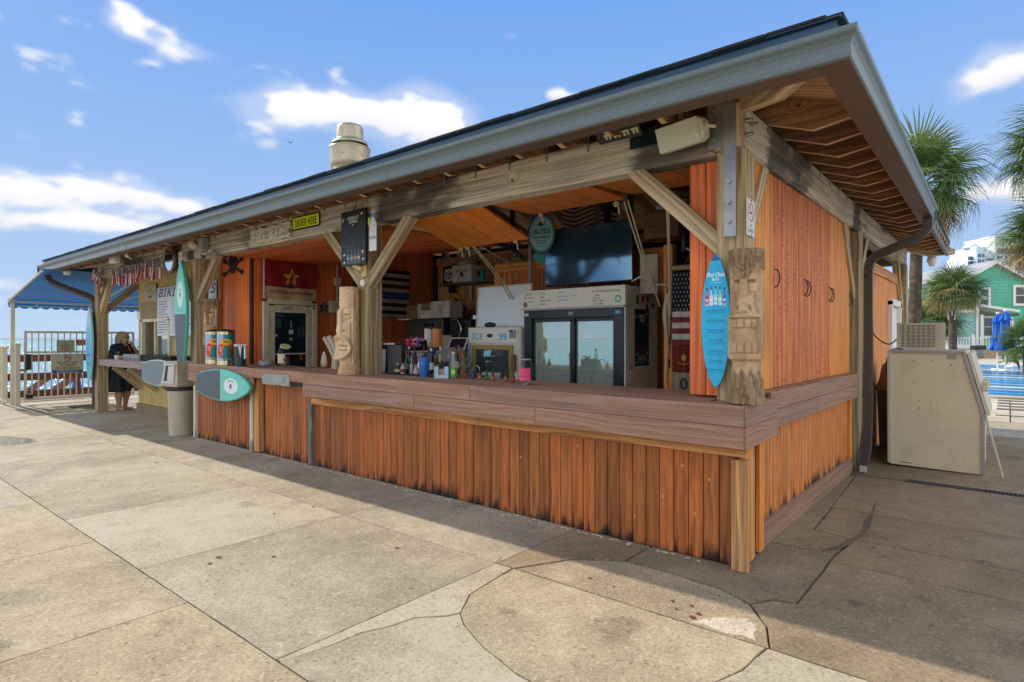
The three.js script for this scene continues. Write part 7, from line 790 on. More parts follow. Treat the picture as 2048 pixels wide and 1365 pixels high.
signX('pets_sign', 'white NO PETS ARE ALLOWED ON THE BEACH sign on the gate', 0.62, 0.46, canvasTex(400, 300, (x, w, h) => { x.fillStyle = '#b3ac93'; x.fillRect(0, 0, w, h); x.strokeStyle = '#6c685c'; x.lineWidth = 3; x.strokeRect(6, 6, w - 12, h - 12); x.fillStyle = '#c9a89a'; x.beginPath(); x.arc(w / 2, 56, 42, 0, 7); x.fill(); x.fillStyle = '#40342c'; x.fillRect(w / 2 - 22, 48, 40, 14); x.fillRect(w / 2 - 20, 58, 7, 20); x.fillRect(w / 2 + 10, 58, 7, 20); x.fillRect(w / 2 + 12, 38, 14, 14); x.strokeStyle = '#99261f'; x.lineWidth = 10; x.beginPath(); x.arc(w / 2, 56, 44, 0, 7); x.moveTo(w / 2 - 30, 26); x.lineTo(w / 2 + 30, 86); x.stroke(); txt(x, 'NO PETS ARE', w / 2, 136, 44, '#33322f'); txt(x, 'ALLOWED', w / 2, 178, 44, '#33322f'); txt(x, 'ON THE BEACH', w / 2, 220, 44, '#33322f', 'sans-serif', 'bold', 380); x.fillStyle = '#233a70'; x.fillRect(6, 248, w - 12, 46); scrib(x, 40, 256, 320, 12, '#c6cada'); scrib(x, 60, 276, 280, 10, '#c6cada'); }), M([0.5, 0.47, 0.38], 0.5), 0.925, -4.21);
signX('lounge_sign', 'small grey framed notice about lounge chairs at the top of the gate', 0.35, 0.29, canvasTex(240, 190, (x, w, h) => { x.fillStyle = '#a49f86'; x.fillRect(0, 0, w, h); x.strokeStyle = '#4c4436'; x.lineWidth = 5; x.strokeRect(12, 12, w - 24, h - 24); txt(x, 'No', w / 2, 40, 36, '#34352f', 'serif'); txt(x, 'Running', w / 2, 78, 34, '#34352f', 'serif'); txt(x, 'Lounge', w / 2, 114, 34, '#34352f', 'serif'); txt(x, 'Chairs', w / 2, 150, 34, '#34352f', 'serif'); }), M([0.5, 0.45, 0.32], 0.5), 1.335, -4.17);
signX('caution_sign', 'red and tan CAUTION sign beside the lounge chair notice', 0.42, 0.14, canvasTex(300, 100, (x, w, h) => { x.fillStyle = '#8a2a26'; x.fillRect(0, 0, w, 58); x.fillStyle = '#b58a68'; x.fillRect(0, 58, w, h - 58); txt(x, 'CAUTION', w / 2, 31, 50, '#d8c4ba'); scrib(x, 30, 70, 240, 14, '#8a3a2c'); }), M([0.4, 0.2, 0.15], 0.5), 1.42, -4.58);
{ // awning on a pipe frame
  const g = thing('blue_awning', 'bright blue fabric awning with scalloped edge on a cream pipe frame', 'awning', [0, 0, 0]); const X0 = -17.62, Y0 = 2.42, X1 = -14.72, Y1 = 2.9, Z0 = -3.18, Z1 = -8.4;
  const blue = M([0.0, 0.16, 0.48], 0.85, { phys: true, transmission: 0.25, thickness: 0, side: THREE.DoubleSide }), pipe = M([0.6, 0.56, 0.46], 0.45);
  const q = new THREE.PlaneGeometry(1, 1, 12, 30), p = q.attributes.position; for (let i = 0; i < p.count; i++) { const u = p.getX(i) + 0.5, v = p.getY(i) + 0.5; p.setXYZ(i, lerp(X0, X1, u), lerp(Y0, Y1, u) - 0.05 * Math.sin(u * 3.14) + 0.012 * Math.sin(v * 60) * u * (1 - u), lerp(Z0, Z1, v)); } q.computeVertexNormals(); part(g, 'canopy', q, blue);
  part(g, 'side_panel', (() => { const s = new THREE.Shape(); s.moveTo(X0, Y0); s.lineTo(X1, Y1); s.lineTo(X1, Y0 + 0.2); s.quadraticCurveTo(-16.2, Y0 + 0.15, X0, Y0); const e = new THREE.ShapeGeometry(s, 12); e.translate(0, 0, Z1); return e; })(), blue);
  const s = new THREE.Shape(); s.moveTo(0, 0); const N = 26, w = (Z0 - Z1) / N; s.lineTo(0, -0.17); for (let i = 0; i < N; i++) s.quadraticCurveTo(w * (i + 0.5), -0.255, w * (i + 1), -0.17); s.lineTo(w * N, 0); const vg = new THREE.ShapeGeometry(s, 8); vg.rotateY(Math.PI / 2); vg.translate(X0 - 0.012, Y0, Z0); part(g, 'valance', vg, blue);
  part(g, 'pipe', rod([X0 + 0.03, Y0 - 0.06, Z0], [X0 + 0.03, Y0 - 0.06, Z1], 0.028), pipe); part(g, 'pipe', rod([X0 + 0.02, Y0 - 0.15, Z0], [X0 + 0.02, Y0 - 0.15, Z1], 0.014), pipe); part(g, 'pipe', rod([-16.3, 2.62, Z0], [-16.3, 2.62, Z1], 0.02), pipe); for (const z of [Z0, -4.9, -6.6, Z1]) part(g, 'pipe', rod([X0 + 0.03, Y0 - 0.05, z], [X1, Y1 - 0.05, z], 0.022), pipe); for (const z of [-3.7, -4.6, -5.5, -6.4]) part(g, 'clip', rod([X0 + 0.025, Y0 - 0.06, z], [X0 + 0.02, Y0 - 0.15, z], 0.012), pipe); for (const z of [-4.9, -6.6]) part(g, 'stay', rod([X0 + 0.03, Y0 - 0.06, z], [-16.3, 2.62, z - 0.7], 0.022), pipe);
  part(g, 'post', at(cb(0.075, Y0, 0.075, 0.004), X0 + 0.06, Y0 / 2, -3.25), pipe); part(g, 'post', at(cb(0.075, Y0, 0.075, 0.004), X0 + 0.06, Y0 / 2, -8.3), pipe);
}
{ // boardwalk rails of broad red-brown boards
  const g = thing('walkway_railing', 'red-brown board railing of the beach walkway beyond the gate', 'railing', [0, 0, 0]), m = tones(4, [0.15, 0.045, 0.03], 0.15, 0.7, { tex: TX.cedar, bs: 0.001 });
  for (const y of [1.01, 0.53, 0.09]) { for (const [a, b] of [[-3.3, -6.3], [-6.32, -11]]) part(g, 'rail', at(cb(0.045, 0.185, a - b, 0.005), -19.5, y, (a + b) / 2), pick(m)); part(g, 'rail', strut([-19.5, y, -3.25], [-23.5, y - 1.15, -2.9], 0.045, 0.185), pick(m)); part(g, 'rail', strut([-19.5, y, -5.0], [-23.5, y - 1.15, -4.7], 0.045, 0.185), pick(m)); } for (const [x, z] of [[-19.56, -3.25], [-19.56, -5.0], [-19.56, -7.2], [-21, -3.1]]) part(g, 'post', at(cb(0.1, 1.5, 0.1, 0.005), x, 0.25, z), m[0]);
  part(g, 'landing', at(bx(2.2, 0.06, 9), -18.9, -0.05, -6.5), M([0.55, 0.5, 0.42], 0.9, { tex: TX.deck, bs: 0 }));
}
{ const g = thing('white_fence', 'row of short white pickets low behind the gate', 'fence', [-21, -0.6, -4.3]); for (let i = 0; i < 9; i++) part(g, 'picket', at(cb(0.05, 0.55, 0.12, 0.004), 0, 0.3, -i * 0.2), WH); part(g, 'rail', at(cb(0.04, 0.06, 1.9, 0.004), -0.04, 0.4, -0.8), WH); }
{ const g = thing('beach_umbrella', 'folded blue beach umbrella on the sand behind the pets sign', 'umbrella', [-24.5, -1.6, -6.25]); part(g, 'canopy', lathe([[0.03, 2.1], [0.12, 1.6], [0.26, 0.7], [0.2, 0.72], [0.02, 1.6]], 14), M([0.01, 0.12, 0.42], 0.8)); part(g, 'pole', rod([0, 0, 0], [0, 2.2, 0], 0.02), WH); }
// kiosk shelf things
{ const g = thing('serving_tray', 'black tray along the kiosk shelf under the window', 'tray', [-12.0, 1.1, -4.35]); part(g, 'tray', at(rbx(1.7, 0.09, 0.3, 0.02), 0, 0.045, 0), MT.rubber); part(g, 'lip', at(cb(1.74, 0.015, 0.33, 0.004), 0, 0.095, 0), MT.black); }
for (let i = 0; i < 4; i++) { const g = thing('dip_cup', ['leftmost grey paper cup of the four at the tray end', 'second grey paper cup from the left at the tray end', 'third grey paper cup from the left at the tray end', 'rightmost grey paper cup of the four at the tray end'][i], 'cup', [-13.18 + i * 0.2, 1.1, -4.18], 0, 'grey cups on the kiosk shelf'); part(g, 'cup', lathe([[0, 0], [0.05, 0], [0.07, 0.11], [0.075, 0.112], [0.065, 0.11], [0.045, 0.006], [0, 0.006]], 24), M([0.42, 0.42, 0.46], 0.6)); }
single('dip_cup', 'small white cup with a red rim in front of the standing person', 'cup', lathe([[0, 0], [0.035, 0], [0.05, 0.08], [0.045, 0.08], [0.03, 0.006], [0, 0.006]], 20), MT.whiteP, [-13.55, 1.1, -4.12]);
// ---------------------------------------------------------------- the person: stands behind the shelf end, forearm on it, other hand at the mouth
{
  const P = thing('person', 'barefoot person in a loose black dress leaning on the kiosk shelf, hand at face', 'person', [-14.5, 0, -4.5], 2.0); const skin = M([0.5, 0.27, 0.17], 0.55), dress = M([0.008, 0.011, 0.018], 0.9), hairM = M([0.42, 0.34, 0.22], 0.75);
  const A = { neck: [0, 1.38, 0.02], head: [0, 1.52, 0.06], sL: [0.17, 1.31, 0], sR: [-0.17, 1.31, 0.02], eL: [0.25, 1.08, 0.16], hL: [0.06, 1.38, 0.22], eR: [-0.27, 1.1, 0.1], hR: [-0.12, 1.15, 0.36], hipL: [0.1, 0.86, 0], hipR: [-0.1, 0.86, 0], kL: [0.1, 0.46, 0.03], kR: [-0.09, 0.46, 0.04], aL: [0.1, 0.07, -0.03], aR: [-0.09, 0.07, 0.02] };
  const body = (x, y, z) => {
    let d = smin(cap(x, y, z, [0, 1.26, 0], [0, 0.95, 0.02], 0.16, 0.2), ell(x, y, z, [0, 1.17, 0.07], [0.19, 0.14, 0.15]), 0.08);
    d = smin(d, cap(x, y, z, [0, 1.3, 0.01], [0, 1.42, 0.03], 0.075, 0.062), 0.05);
    for (const [s, e, h, r] of [['sL', 'eL', 'hL', 1], ['sR', 'eR', 'hR', 1]]) { let a = smin(cap(x, y, z, A[s], A[e], 0.072, 0.054), cap(x, y, z, A[e], A[h], 0.05, 0.03), 0.03); d = smin(d, a, 0.03); }
    for (const [h, k, a] of [['hipL', 'kL', 'aL'], ['hipR', 'kR', 'aR']]) { let l = smin(cap(x, y, z, A[h], A[k], 0.115, 0.075), cap(x, y, z, A[k], [A[k][0], 0.32, A[k][2] - 0.025], 0.07, 0.072), 0.04); l = smin(l, cap(x, y, z, [A[k][0], 0.32, A[k][2] - 0.025], A[a], 0.068, 0.04), 0.03); l = smin(l, cap(x, y, z, [A[a][0], 0.035, A[a][2] - 0.03], [A[a][0] * 1.3, 0.025, A[a][2] + 0.15], 0.036, 0.026), 0.03); d = smin(d, l, 0.03); }
    // head with face
    let h = smin(ell(x, y, z, [0, 1.545, 0.045], [0.078, 0.1, 0.092]), ell(x, y, z, [0, 1.475, 0.08], [0.056, 0.06, 0.06]), 0.04); h = smin(h, cap(x, y, z, [0, 1.53, 0.135], [0, 1.495, 0.152], 0.01, 0.015), 0.015); h = smin(h, ell(x, y, z, [0, 1.462, 0.135], [0.026, 0.01, 0.014]), 0.012); for (const s of [-1, 1]) { h = Math.max(h, -ell(x, y, z, [s * 0.032, 1.535, 0.145], [0.02, 0.012, 0.014])); h = smin(h, ell(x, y, z, [s * 0.082, 1.525, 0.04], [0.012, 0.03, 0.02]), 0.01); }
    return smin(d, h, 0.03);
  };
  const hand = (w, f, up) => { // wrist, finger direction, back-of-hand direction
    const W_ = V(...w), F = V(...f).normalize(), U = V(...up).normalize(), S = F.clone().cross(U).normalize(), a = (s, l, u) => W_.clone().addScaledVector(S, s).addScaledVector(F, l).addScaledVector(U, u).toArray(); const segs = [];
    [[-0.03, 0.07], [-0.01, 0.082], [0.01, 0.078], [0.029, 0.06]].forEach(([s, l]) => { segs.push([a(s, 0.08, 0), a(s * 1.1, 0.08 + l * 0.5, -0.012), 0.0095, 0.0085], [a(s * 1.1, 0.08 + l * 0.5, -0.012), a(s * 1.1, 0.08 + l * 0.85, -0.04), 0.0085, 0.007]); }); segs.push([a(-0.03, 0.025, -0.008), a(-0.06, 0.06, -0.025), 0.012, 0.01], [a(-0.06, 0.06, -0.025), a(-0.05, 0.09, -0.04), 0.01, 0.008]);
    const c = a(0, 0.05, 0); return sdfMesh((x, y, z) => { let d = smin(cap(x, y, z, a(0, -0.03, 0), a(0, 0.02, 0), 0.026, 0.026), cap(x, y, z, a(-0.018, 0.03, 0), a(-0.02, 0.08, 0), 0.018, 0.014), 0.02); d = smin(d, cap(x, y, z, a(0.016, 0.03, 0), a(0.02, 0.078, 0), 0.018, 0.013), 0.02); for (const s of segs) d = smin(d, cap(x, y, z, ...s), 0.006); return d; }, c, 0.14, 84);
  };
  const bg = mg(sdfMesh(body, [0, 0.84, 0.05], 0.88, 150), hand(A.hL, [-0.35, 0.85, -0.35], [0.7, 0.2, 0.6]), hand(A.hR, [0.35, 0.1, 1], [-0.2, 1, 0])); part(P, 'body', bg, skin);
  const dr = (x, y, z) => { const t = clamp((1.2 - y) / 0.75), w = lerp(0.23, 0.33, t), dz = lerp(0.2, 0.25, t); let d = (Math.hypot(x / w, (z - 0.03) / dz) - 1) * 0.2; d = Math.max(d, y - 1.36, 0.45 + 0.05 * Math.sin(x * 9) - y); d = smin(d, cap(x, y, z, [0, 1.3, 0.01], [0, 1.22, 0.02], 0.15, 0.2), 0.06); for (const [s, e] of [['sL', 'eL'], ['sR', 'eR']]) { const m = [lerp(A[s][0], A[e][0], 0.95), lerp(A[s][1], A[e][1], 0.9), lerp(A[s][2], A[e][2], 0.9)]; d = smin(d, cap(x, y, z, A[s], m, 0.1, 0.115), 0.05); } const neck = cap(x, y, z, [0, 1.5, 0.06], [0, 1.3, 0.2], 0.075, 0.06); d = Math.max(d, -neck); return d + 0.012 * Math.sin(Math.atan2(x, z) * 11 + y * 2) * t; };
  part(P, 'dress', sdfMesh(dr, [0, 0.92, 0.05], 0.56, 100), dress);
  const hr = (x, y, z) => { let d = ell(x, y, z, [0, 1.56, 0.02], [0.105, 0.105, 0.11]); d = smin(d, ell(x, y, z, [0, 1.47, -0.035], [0.115, 0.15, 0.085]), 0.05); for (const s of [-1, 1]) d = smin(d, cap(x, y, z, [s * 0.075, 1.55, 0.05], [s * 0.095, 1.38, 0.02], 0.035, 0.025), 0.03); d = Math.max(d, -ell(x, y, z, [0, 1.5, 0.14], [0.07, 0.105, 0.08])); return d + 0.005 * Math.sin(Math.atan2(x, z) * 26 + y * 20); };
  part(P, 'hair', sdfMesh(hr, [0, 1.49, 0], 0.22, 80), hairM);
  const gl = node(P, 'glasses'); for (const s of [-1, 1]) { part(gl, 'rim', at(new THREE.TorusGeometry(0.024, 0.003, 6, 20), s * 0.032, 1.535, 0.158), MT.dark); part(gl, 'temple', rod([s * 0.056, 1.54, 0.15], [s * 0.084, 1.54, 0.04], 0.003, 6), MT.dark); for (const y of [1]) part(P, 'eye', at(new THREE.SphereGeometry(0.012, 10, 8), s * 0.032, 1.535, 0.128), M([0.5, 0.45, 0.42], 0.3)); }
  single('folded_sunglasses', 'small dark phone held over the shelf by the standing person', 'phone', rbx(0.075, 0.12, 0.012, 0.006), MT.black, [-14.02, 1.19, -4.28], 0.7);
}
// ---------------------------------------------------------------- right: ice chest, drain, bin
{
  const g = thing('ice_chest', 'big scuffed cream slant-front ice chest beside the bar wall', 'ice chest', [-1.1, 0.0, -8.36]); const grime = pair(1024, 1024, (u, v, q) => { const a = fbm(u, v, 5, 5, 5, 911), m = sst(0.5, 0.95, a) * 0.12, sp = sst(0.86, 0.88, fbm(u, v, 60, 60, 2, 915)), st = sst(0.76, 0.9, fbm(u, v, 90, 4, 3, 921)) * 0.08, ru = sst(0.66, 0.78, fbm(u, v, 12, 12, 4, 931)) * sst(0.45, 0.05, v) * 0.35; const l = 1 - m * 0.5 - sp * 0.3 - st; q[0] = 255 * l; q[1] = 250 * (l - ru * 0.35); q[2] = 240 * (l - ru * 0.55); q[3] = 0.5 + 0.3 * (a - 0.5) + 0.2 * sp; }, 1, 1);
  const pl = M([0.68, 0.61, 0.45], 0.5, { tex: grime, bs: 0.003 }), al = M([0.34, 0.33, 0.31], 0.4, { metalness: 0.5 }), Pp = [[0.03, 0.02], [0.88, 0.005], [0.885, 0.68], [0.715, 1.365], [0, 1.365], [0, 0.03]];
  part(g, 'cabinet', ext(Pp, 1.25, 0.008), pl, [0, 0, -1.25]); const tr = (a, b) => strut([a[0], a[1], 0.008], [b[0], b[1], 0.008], 0.03, 0.03, 0.003);
  part(g, 'edge_trim', mg(tr([0.0, 1.362], [0.72, 1.362]), tr([0.715, 1.362], [0.885, 0.68]), tr([0.885, 0.68], [0.883, 0.02])), al); part(g, 'edge_trim', tr([0.006, 0.04], [0.002, 1.35]), M([0.5, 0.46, 0.36], 0.5));
  for (const z of [-0.32, -0.92]) { const d = node(g, 'door'); part(d, 'door_leaf', strut([0.76, 1.34, z], [0.93, 0.66, z], 0.56, 0.035, 0.006), MT.cream); part(d, 'gasket', strut([0.735, 1.33, z], [0.9, 0.67, z], 0.54, 0.02, 0.004), MT.black); part(d, 'handle', at(rbx(0.06, 0.11, 0.05, 0.012), 0.9, 0.98, z + 0.27), MT.cream); }
  for (const [x, y, r] of [[0.25, 1.245, 0.009], [0.42, 1.25, 0.008], [0.25, 1.0, 0.008], [0.41, 0.78, 0.006], [0.6, 1.21, 0.01]]) part(g, 'plug', at(cyl(r, r, 0.004, 12), x, y, 0.002, Math.PI / 2), M([0.2, 0.16, 0.12], 0.7)); part(g, 'rating_label', at(plane(0.1, 0.06), 0.605, 1.3, 0.0015), M('#ffffff', 0.5, { map: canvasTex(128, 80, (x, w, h) => { x.fillStyle = '#b5ad9a'; x.fillRect(0, 0, w, h); for (let i = 0; i < 4; i++) scrib(x, 12, 10 + i * 16, 104, 8, '#4a4740'); }) })); part(g, 'slot', at(bx(0.12, 0.008, 0.003), 0.17, 0.055, 0.001), MT.dark);
  part(g, 'prop_leg', rod([0.9, 0.66, -0.1], [1.05, 0.0, -0.05], 0.012), M([0.5, 0.47, 0.38], 0.5)); part(g, 'foot', at(cb(0.06, 0.03, 1.1, 0.004), 0.3, 0.005, -0.6), MT.dark);
}
{
  const g = thing('condenser_unit', 'cream slotted condenser unit standing on the ice chest', 'condenser', [-0.82, 1.38, -8.7]); const c = M([0.6, 0.55, 0.42], 0.5, { tex: TX.dirt, bs: 0 }), fc = new THREE.Shape([[-0.215, 0], [0.215, 0], [0.215, 0.31], [-0.215, 0.31]].map((p) => new THREE.Vector2(...p)));
  for (let r = 0; r < 16; r++) for (let k = 0; k < 7; k++) { const y = 0.03 + r * 0.0165, x = -0.175 + k * 0.05 + (r % 2) * 0.012, w = k === 0 || k === 6 ? 0.03 : 0.04, h = new THREE.Path(); h.moveTo(x, y); h.lineTo(x + w, y); h.lineTo(x + w, y + 0.0085); h.lineTo(x, y + 0.0085); h.closePath(); fc.holes.push(h); }
  part(g, 'slotted_panel', new THREE.ExtrudeGeometry(fc, { depth: 0.004, bevelEnabled: false }), c, [0, 0, 0.2]); part(g, 'casing', mg(at(bx(0.43, 0.006, 0.4), 0, 0.309, 0), at(bx(0.006, 0.3, 0.4), -0.212, 0.153, 0), at(bx(0.006, 0.3, 0.4), 0.212, 0.153, 0), at(bx(0.42, 0.006, 0.4), 0, 0.003, 0)), c); part(g, 'coil', at(bx(0.4, 0.28, 0.3), 0, 0.15, 0.0), MT.dark); part(g, 'corner_post', at(cb(0.07, 0.312, 0.02, 0.003), 0.222, 0.156, 0.196), c); for (const y of [0.28, 0.03]) part(g, 'screw', at(new THREE.SphereGeometry(0.005, 8, 6), 0.225, y, 0.207), MT.steel); part(g, 'power_cord', tube([[-0.22, 0.13, 0.1], [-0.3, 0.06, 0.12], [-0.42, 0.12, 0.1], [-0.56, 0.32, 0.02]], 0.008, 30, 6), MT.black); part(g, 'power_cord', tube([[-0.15, 0.0, 0.21], [-0.25, 0.0, 0.23], [-0.32, -0.15, 0.2], [-0.31, -0.35, 0.15], [-0.26, -0.42, 0.1]], 0.008, 30, 6), MT.black);
}
{ const g = thing('waste_bin', 'dark brown swing-top bin tucked behind the ice chest by the yard wall', 'bin', [-1.2, 0, -9.72]); part(g, 'body', ext([[-0.17, 0], [0.17, 0], [0.2, 0.8], [-0.2, 0.8]], 0.34, 0.02), M([0.13, 0.09, 0.06], 0.6), [0, 0, -0.17]); part(g, 'hood', at(lathe([[0.24, 0], [0.24, 0.04], [0.2, 0.12], [0.16, 0.34], [0.1, 0.4], [0, 0.41]], 28), 0, 0.8, 0), M([0.3, 0.21, 0.12], 0.6)); }
{ const g = thing('trench_drain', 'black slotted trench drain across the paving in front of the ice chest', 'drain', [0, 0, 0]); part(g, 'frame', mg(at(bx(2.9, 0.04, 0.012), 0.18, -0.016, -7.44), at(bx(2.9, 0.04, 0.012), 0.18, -0.016, -7.55)), MT.dark, [0, 0, 0]); const bar = bx(0.016, 0.02, 0.1); for (let i = 0; i < 88; i++) part(g, 'grate_bar', bar, MT.dark, [-1.24 + i * 0.0325, -0.007, -7.495]); g.rotation.y = -0.06; g.position.set(-0.02, 0, -0.02); part(g, 'channel', at(bx(2.9, 0.02, 0.1), 0.18, -0.06, -7.495), MT.black); }
single('wall_cable', 'thin black cable trailing down the yard wall behind the downspout', 'cable', tube([[-1.4, 1.75, -8.6], [-1.38, 1.2, -8.65], [-1.42, 0.7, -8.6], [-1.4, 0.2, -8.5], [-1.3, 0.08, -8.3], [-1.25, 0.12, -8.1], [-1.24, 0.3, -8.15]], 0.007, 50, 6), MT.black);
// ---------------------------------------------------------------- palms
function frondGeo(s) { // fan leaf: stalk along +z, folded blades round its end
  seed = s; const pos = [], uv = [], L = 0.75, quad = (a, b, c, d) => { pos.push(...a, ...b, ...c, ...a, ...c, ...d); for (let i = 0; i < 6; i++) uv.push(0, 0); };
  const st = rod([0, 0, 0], [0, 0.02, L], 0.012, 5).toNonIndexed(), n = 34;
  for (let i = 0; i < n; i++) {
    const a = (i / (n - 1) - 0.5) * 4.0 + rr(-0.04, 0.04), R = (0.95 - 0.22 * Math.abs(a) / 2) * rr(0.86, 1.08), dr = rr(0.4, 1.3), w = 0.021, base = [0, 0.02, L - 0.08 + 0.1 * (1 - Math.abs(a) / 2)];
    const P = (t, o) => { const r = R * t, ww = w * (t < 0.5 ? 0.55 + t * 0.9 : (1 - t) * 2) * o, dx = Math.sin(a), dz = Math.cos(a), k = t > 0.55 ? (t - 0.55) ** 2 * 2.2 * dr : 0; return [base[0] + dx * r + dz * ww, base[1] + 0.1 * r * (1 - t) - R * k - (o ? 0.007 : 0) - 0.1 * r * r, base[2] + dz * r * (1 - 0.25 * k) - dx * ww]; };
    const T = [0.02, 0.35, 0.7, 1]; for (let k = 0; k < 3; k++) for (const o of [-1, 1]) quad(P(T[k], 0), P(T[k], o), P(T[k + 1], o), P(T[k + 1], 0));
  }
  const g = new THREE.BufferGeometry(); g.setAttribute('position', new THREE.Float32BufferAttribute(pos, 3)); g.setAttribute('uv', new THREE.Float32BufferAttribute(uv, 2)); g.computeVertexNormals(); return mg(st, g);
}
const FR = [11, 22, 33].map(frondGeo); seed = 4242;
const leaf = (c) => M(c, 0.6, { phys: true, transmission: 0.4, thickness: 0, side: THREE.DoubleSide });
const GREEN = [[0.12, 0.21, 0.035], [0.17, 0.26, 0.05], [0.23, 0.31, 0.08], [0.09, 0.16, 0.03]].map(leaf), GOLD = [[0.55, 0.36, 0.1], [0.42, 0.33, 0.1], [0.36, 0.22, 0.11]].map(leaf), TRUNK = M([0.26, 0.2, 0.15], 0.9, { tex: TX.bark, bs: 0.01 });
function palm(label, base, h, R, n, o = {}) {
  const g = thing('palm_tree', label, 'palm tree', base, 0, 'fan palms'); const lean = o.lean || [0, 0], tr = o.tr || 0.16;
  const top = [lean[0], h, lean[1]], pts = []; for (let i = 0; i <= 8; i++) pts.push(V(lean[0] * (i / 8) ** 1.5, h * i / 8, lean[1] * (i / 8) ** 1.5)); const tg = new THREE.TubeGeometry(new THREE.CatmullRomCurve3(pts), 60, tr, 16), p = tg.attributes.position; for (let i = 0; i < p.count; i++) { const y = clamp(p.getY(i) / h), k = (1 + 0.3 * Math.exp(-y * 12) + 0.18 * sst(0.8, 1, y)) * (1 + 0.03 * Math.sin(y * h * 60)), cx = lean[0] * y ** 1.5, cz = lean[1] * y ** 1.5; p.setX(i, cx + (p.getX(i) - cx) * k); p.setZ(i, cz + (p.getZ(i) - cz) * k); } tg.computeVertexNormals(); part(g, 'trunk', tg, o.mat || TRUNK);
  if (o.boots) for (let i = 0; i < 26; i++) { const a = i * 2.4, y = h - 0.04 - i * 0.035; const b = part(g, 'leaf_boot', rod([0, 0, 0], [0.07, 0.26, 0], 0.03, 5), MT.rope, [top[0] + tr * 0.9 * Math.cos(a), y - 0.1, top[2] + tr * 0.9 * Math.sin(a)]); b.rotation.y = -a; }
  for (let i = 0; i < n; i++) { const t = i / n, el = lerp(1.45, o.low ?? -0.75, Math.pow(t, 0.8)) + rr(-0.12, 0.12), az = i * 2.39996 + rr(-0.25, 0.25), s = R / 1.65 * rr(0.85, 1.12) * (1 - 0.15 * t), old = t > (o.gold ?? 0.8); const f = part(g, 'frond', FR[i % 3], pick(old || (t > 0.5 && rnd() < 0.16) ? GOLD : GREEN), [top[0], top[1] + 0.1 * (1 - t), top[2]]); f.rotation.order = 'YXZ'; f.rotation.y = az; f.rotation.x = -el; f.rotation.z = rr(-0.5, 0.5); f.scale.setScalar(s); }
  return g;
}
palm('large fan palm rising behind the rear corner of the bar roof', [-2.02, 0, -19.75], 5.6, 1.95, 46, { low: -1.15, gold: 0.86, tr: 0.15, lean: [0.12, 0.0] });
palm('fan palm with full round crown and tan trunk in the middle of the right background', [-1.84, 0, -31.74], 3.3, 1.55, 62, { low: -0.6, gold: 0.85, tr: 0.15, boots: true });
palm('smaller dark-trunked palm directly behind the round-crowned one', [-2.5, 0, -35.1], 2.1, 1.7, 46, { low: -0.6, gold: 0.92, tr: 0.2, lean: [-0.2, 0.2], mat: M([0.1, 0.075, 0.055], 0.95, { tex: TX.bark, bs: 0.01 }) });
palm('tall green palm cut by the upper right edge of the photograph', [0.98, 0, -19.7], 5.95, 1.55, 46, { low: -0.7, gold: 0.97 });
palm('palm with hanging golden dead fronds at the right edge', [1.05, 0, -22.2], 4.1, 1.7, 70, { low: -1.3, gold: 0.5 });
palm('low grey-green fan palm by the umbrellas at the right edge', [0.62, 0, -33.6], 1.25, 1.5, 34, { low: -0.6, gold: 0.95 });
{ const g = thing('garden_shrub', 'bright yellow-green leafy shrub under the low palm at the right edge', 'shrub', [0.42, 0, -39.2]); const q = []; for (let i = 0; i < 420; i++) { const a = rnd() * 6.28, b = Math.acos(rr(-0.3, 1)), r = rr(0.4, 0.8), l = new THREE.PlaneGeometry(0.16, 0.08); l.rotateX(rr(-2, 2)); l.rotateY(rr(0, 6)); l.translate(r * Math.sin(b) * Math.cos(a), 0.5 + r * Math.cos(b) * 0.8, r * Math.sin(b) * Math.sin(a)); q.push(l); } part(g, 'foliage', mg(q), leaf([0.2, 0.27, 0.03])); for (let i = 0; i < 6; i++) part(g, 'stem', rod([0, 0, 0], [rr(-0.4, 0.4), 0.9, rr(-0.4, 0.4)], 0.02, 6), TRUNK); }
// ---------------------------------------------------------------- umbrellas, lounge, fence, houses, tower
function umbrella(label, x, z, h, col, w = 1) { const g = thing('folded_umbrella', label, 'umbrella', [x, 0, z], rr(0, 2), 'folded umbrellas by the pool'); const N = 48, prof = [[0.03, 1], [0.1, 0.965], [0.19, 0.87], [0.24, 0.845], [0.15, 0.84], [0.15, 0.7], [0.2, 0.6], [0.24, 0.56], [0.2, 0.52], [0.24, 0.45], [0.33, 0.36], [0.27, 0.345], [0.03, 0.36]]; const lg = lathe(prof.map(([r, y]) => [r * w, y * h]), N), p = lg.attributes.position; for (let i = 0; i < p.count; i++) { const x_ = p.getX(i), z_ = p.getZ(i), a = Math.atan2(x_, z_), k = 1 + 0.22 * Math.sin(a * 6 + p.getY(i) * 1.5) + 0.08 * Math.sin(a * 13); p.setX(i, x_ * k); p.setZ(i, z_ * k); } lg.computeVertexNormals(); part(g, 'canopy', lg, M(col, 0.8, { side: THREE.DoubleSide })); part(g, 'pole', rod([0, 0, 0], [0, h * 1.0, 0], 0.03, 10), WH); part(g, 'finial', at(new THREE.SphereGeometry(0.07, 12, 10), 0, h + 0.03, 0), WH); part(g, 'base', at(cyl(0.25, 0.28, 0.06, 20), 0, 0.03, 0), WH); return g; }
umbrella('left of the two folded blue umbrellas by the pool', -0.42, -37.9, 2.75, [0.008, 0.13, 0.55]); umbrella('right of the two folded blue umbrellas by the pool', -0.12, -36.9, 2.83, [0.008, 0.13, 0.55]); umbrella('folded cream umbrella behind the two blue ones', 0.14, -42.9, 2.6, [0.6, 0.55, 0.46], 0.85);
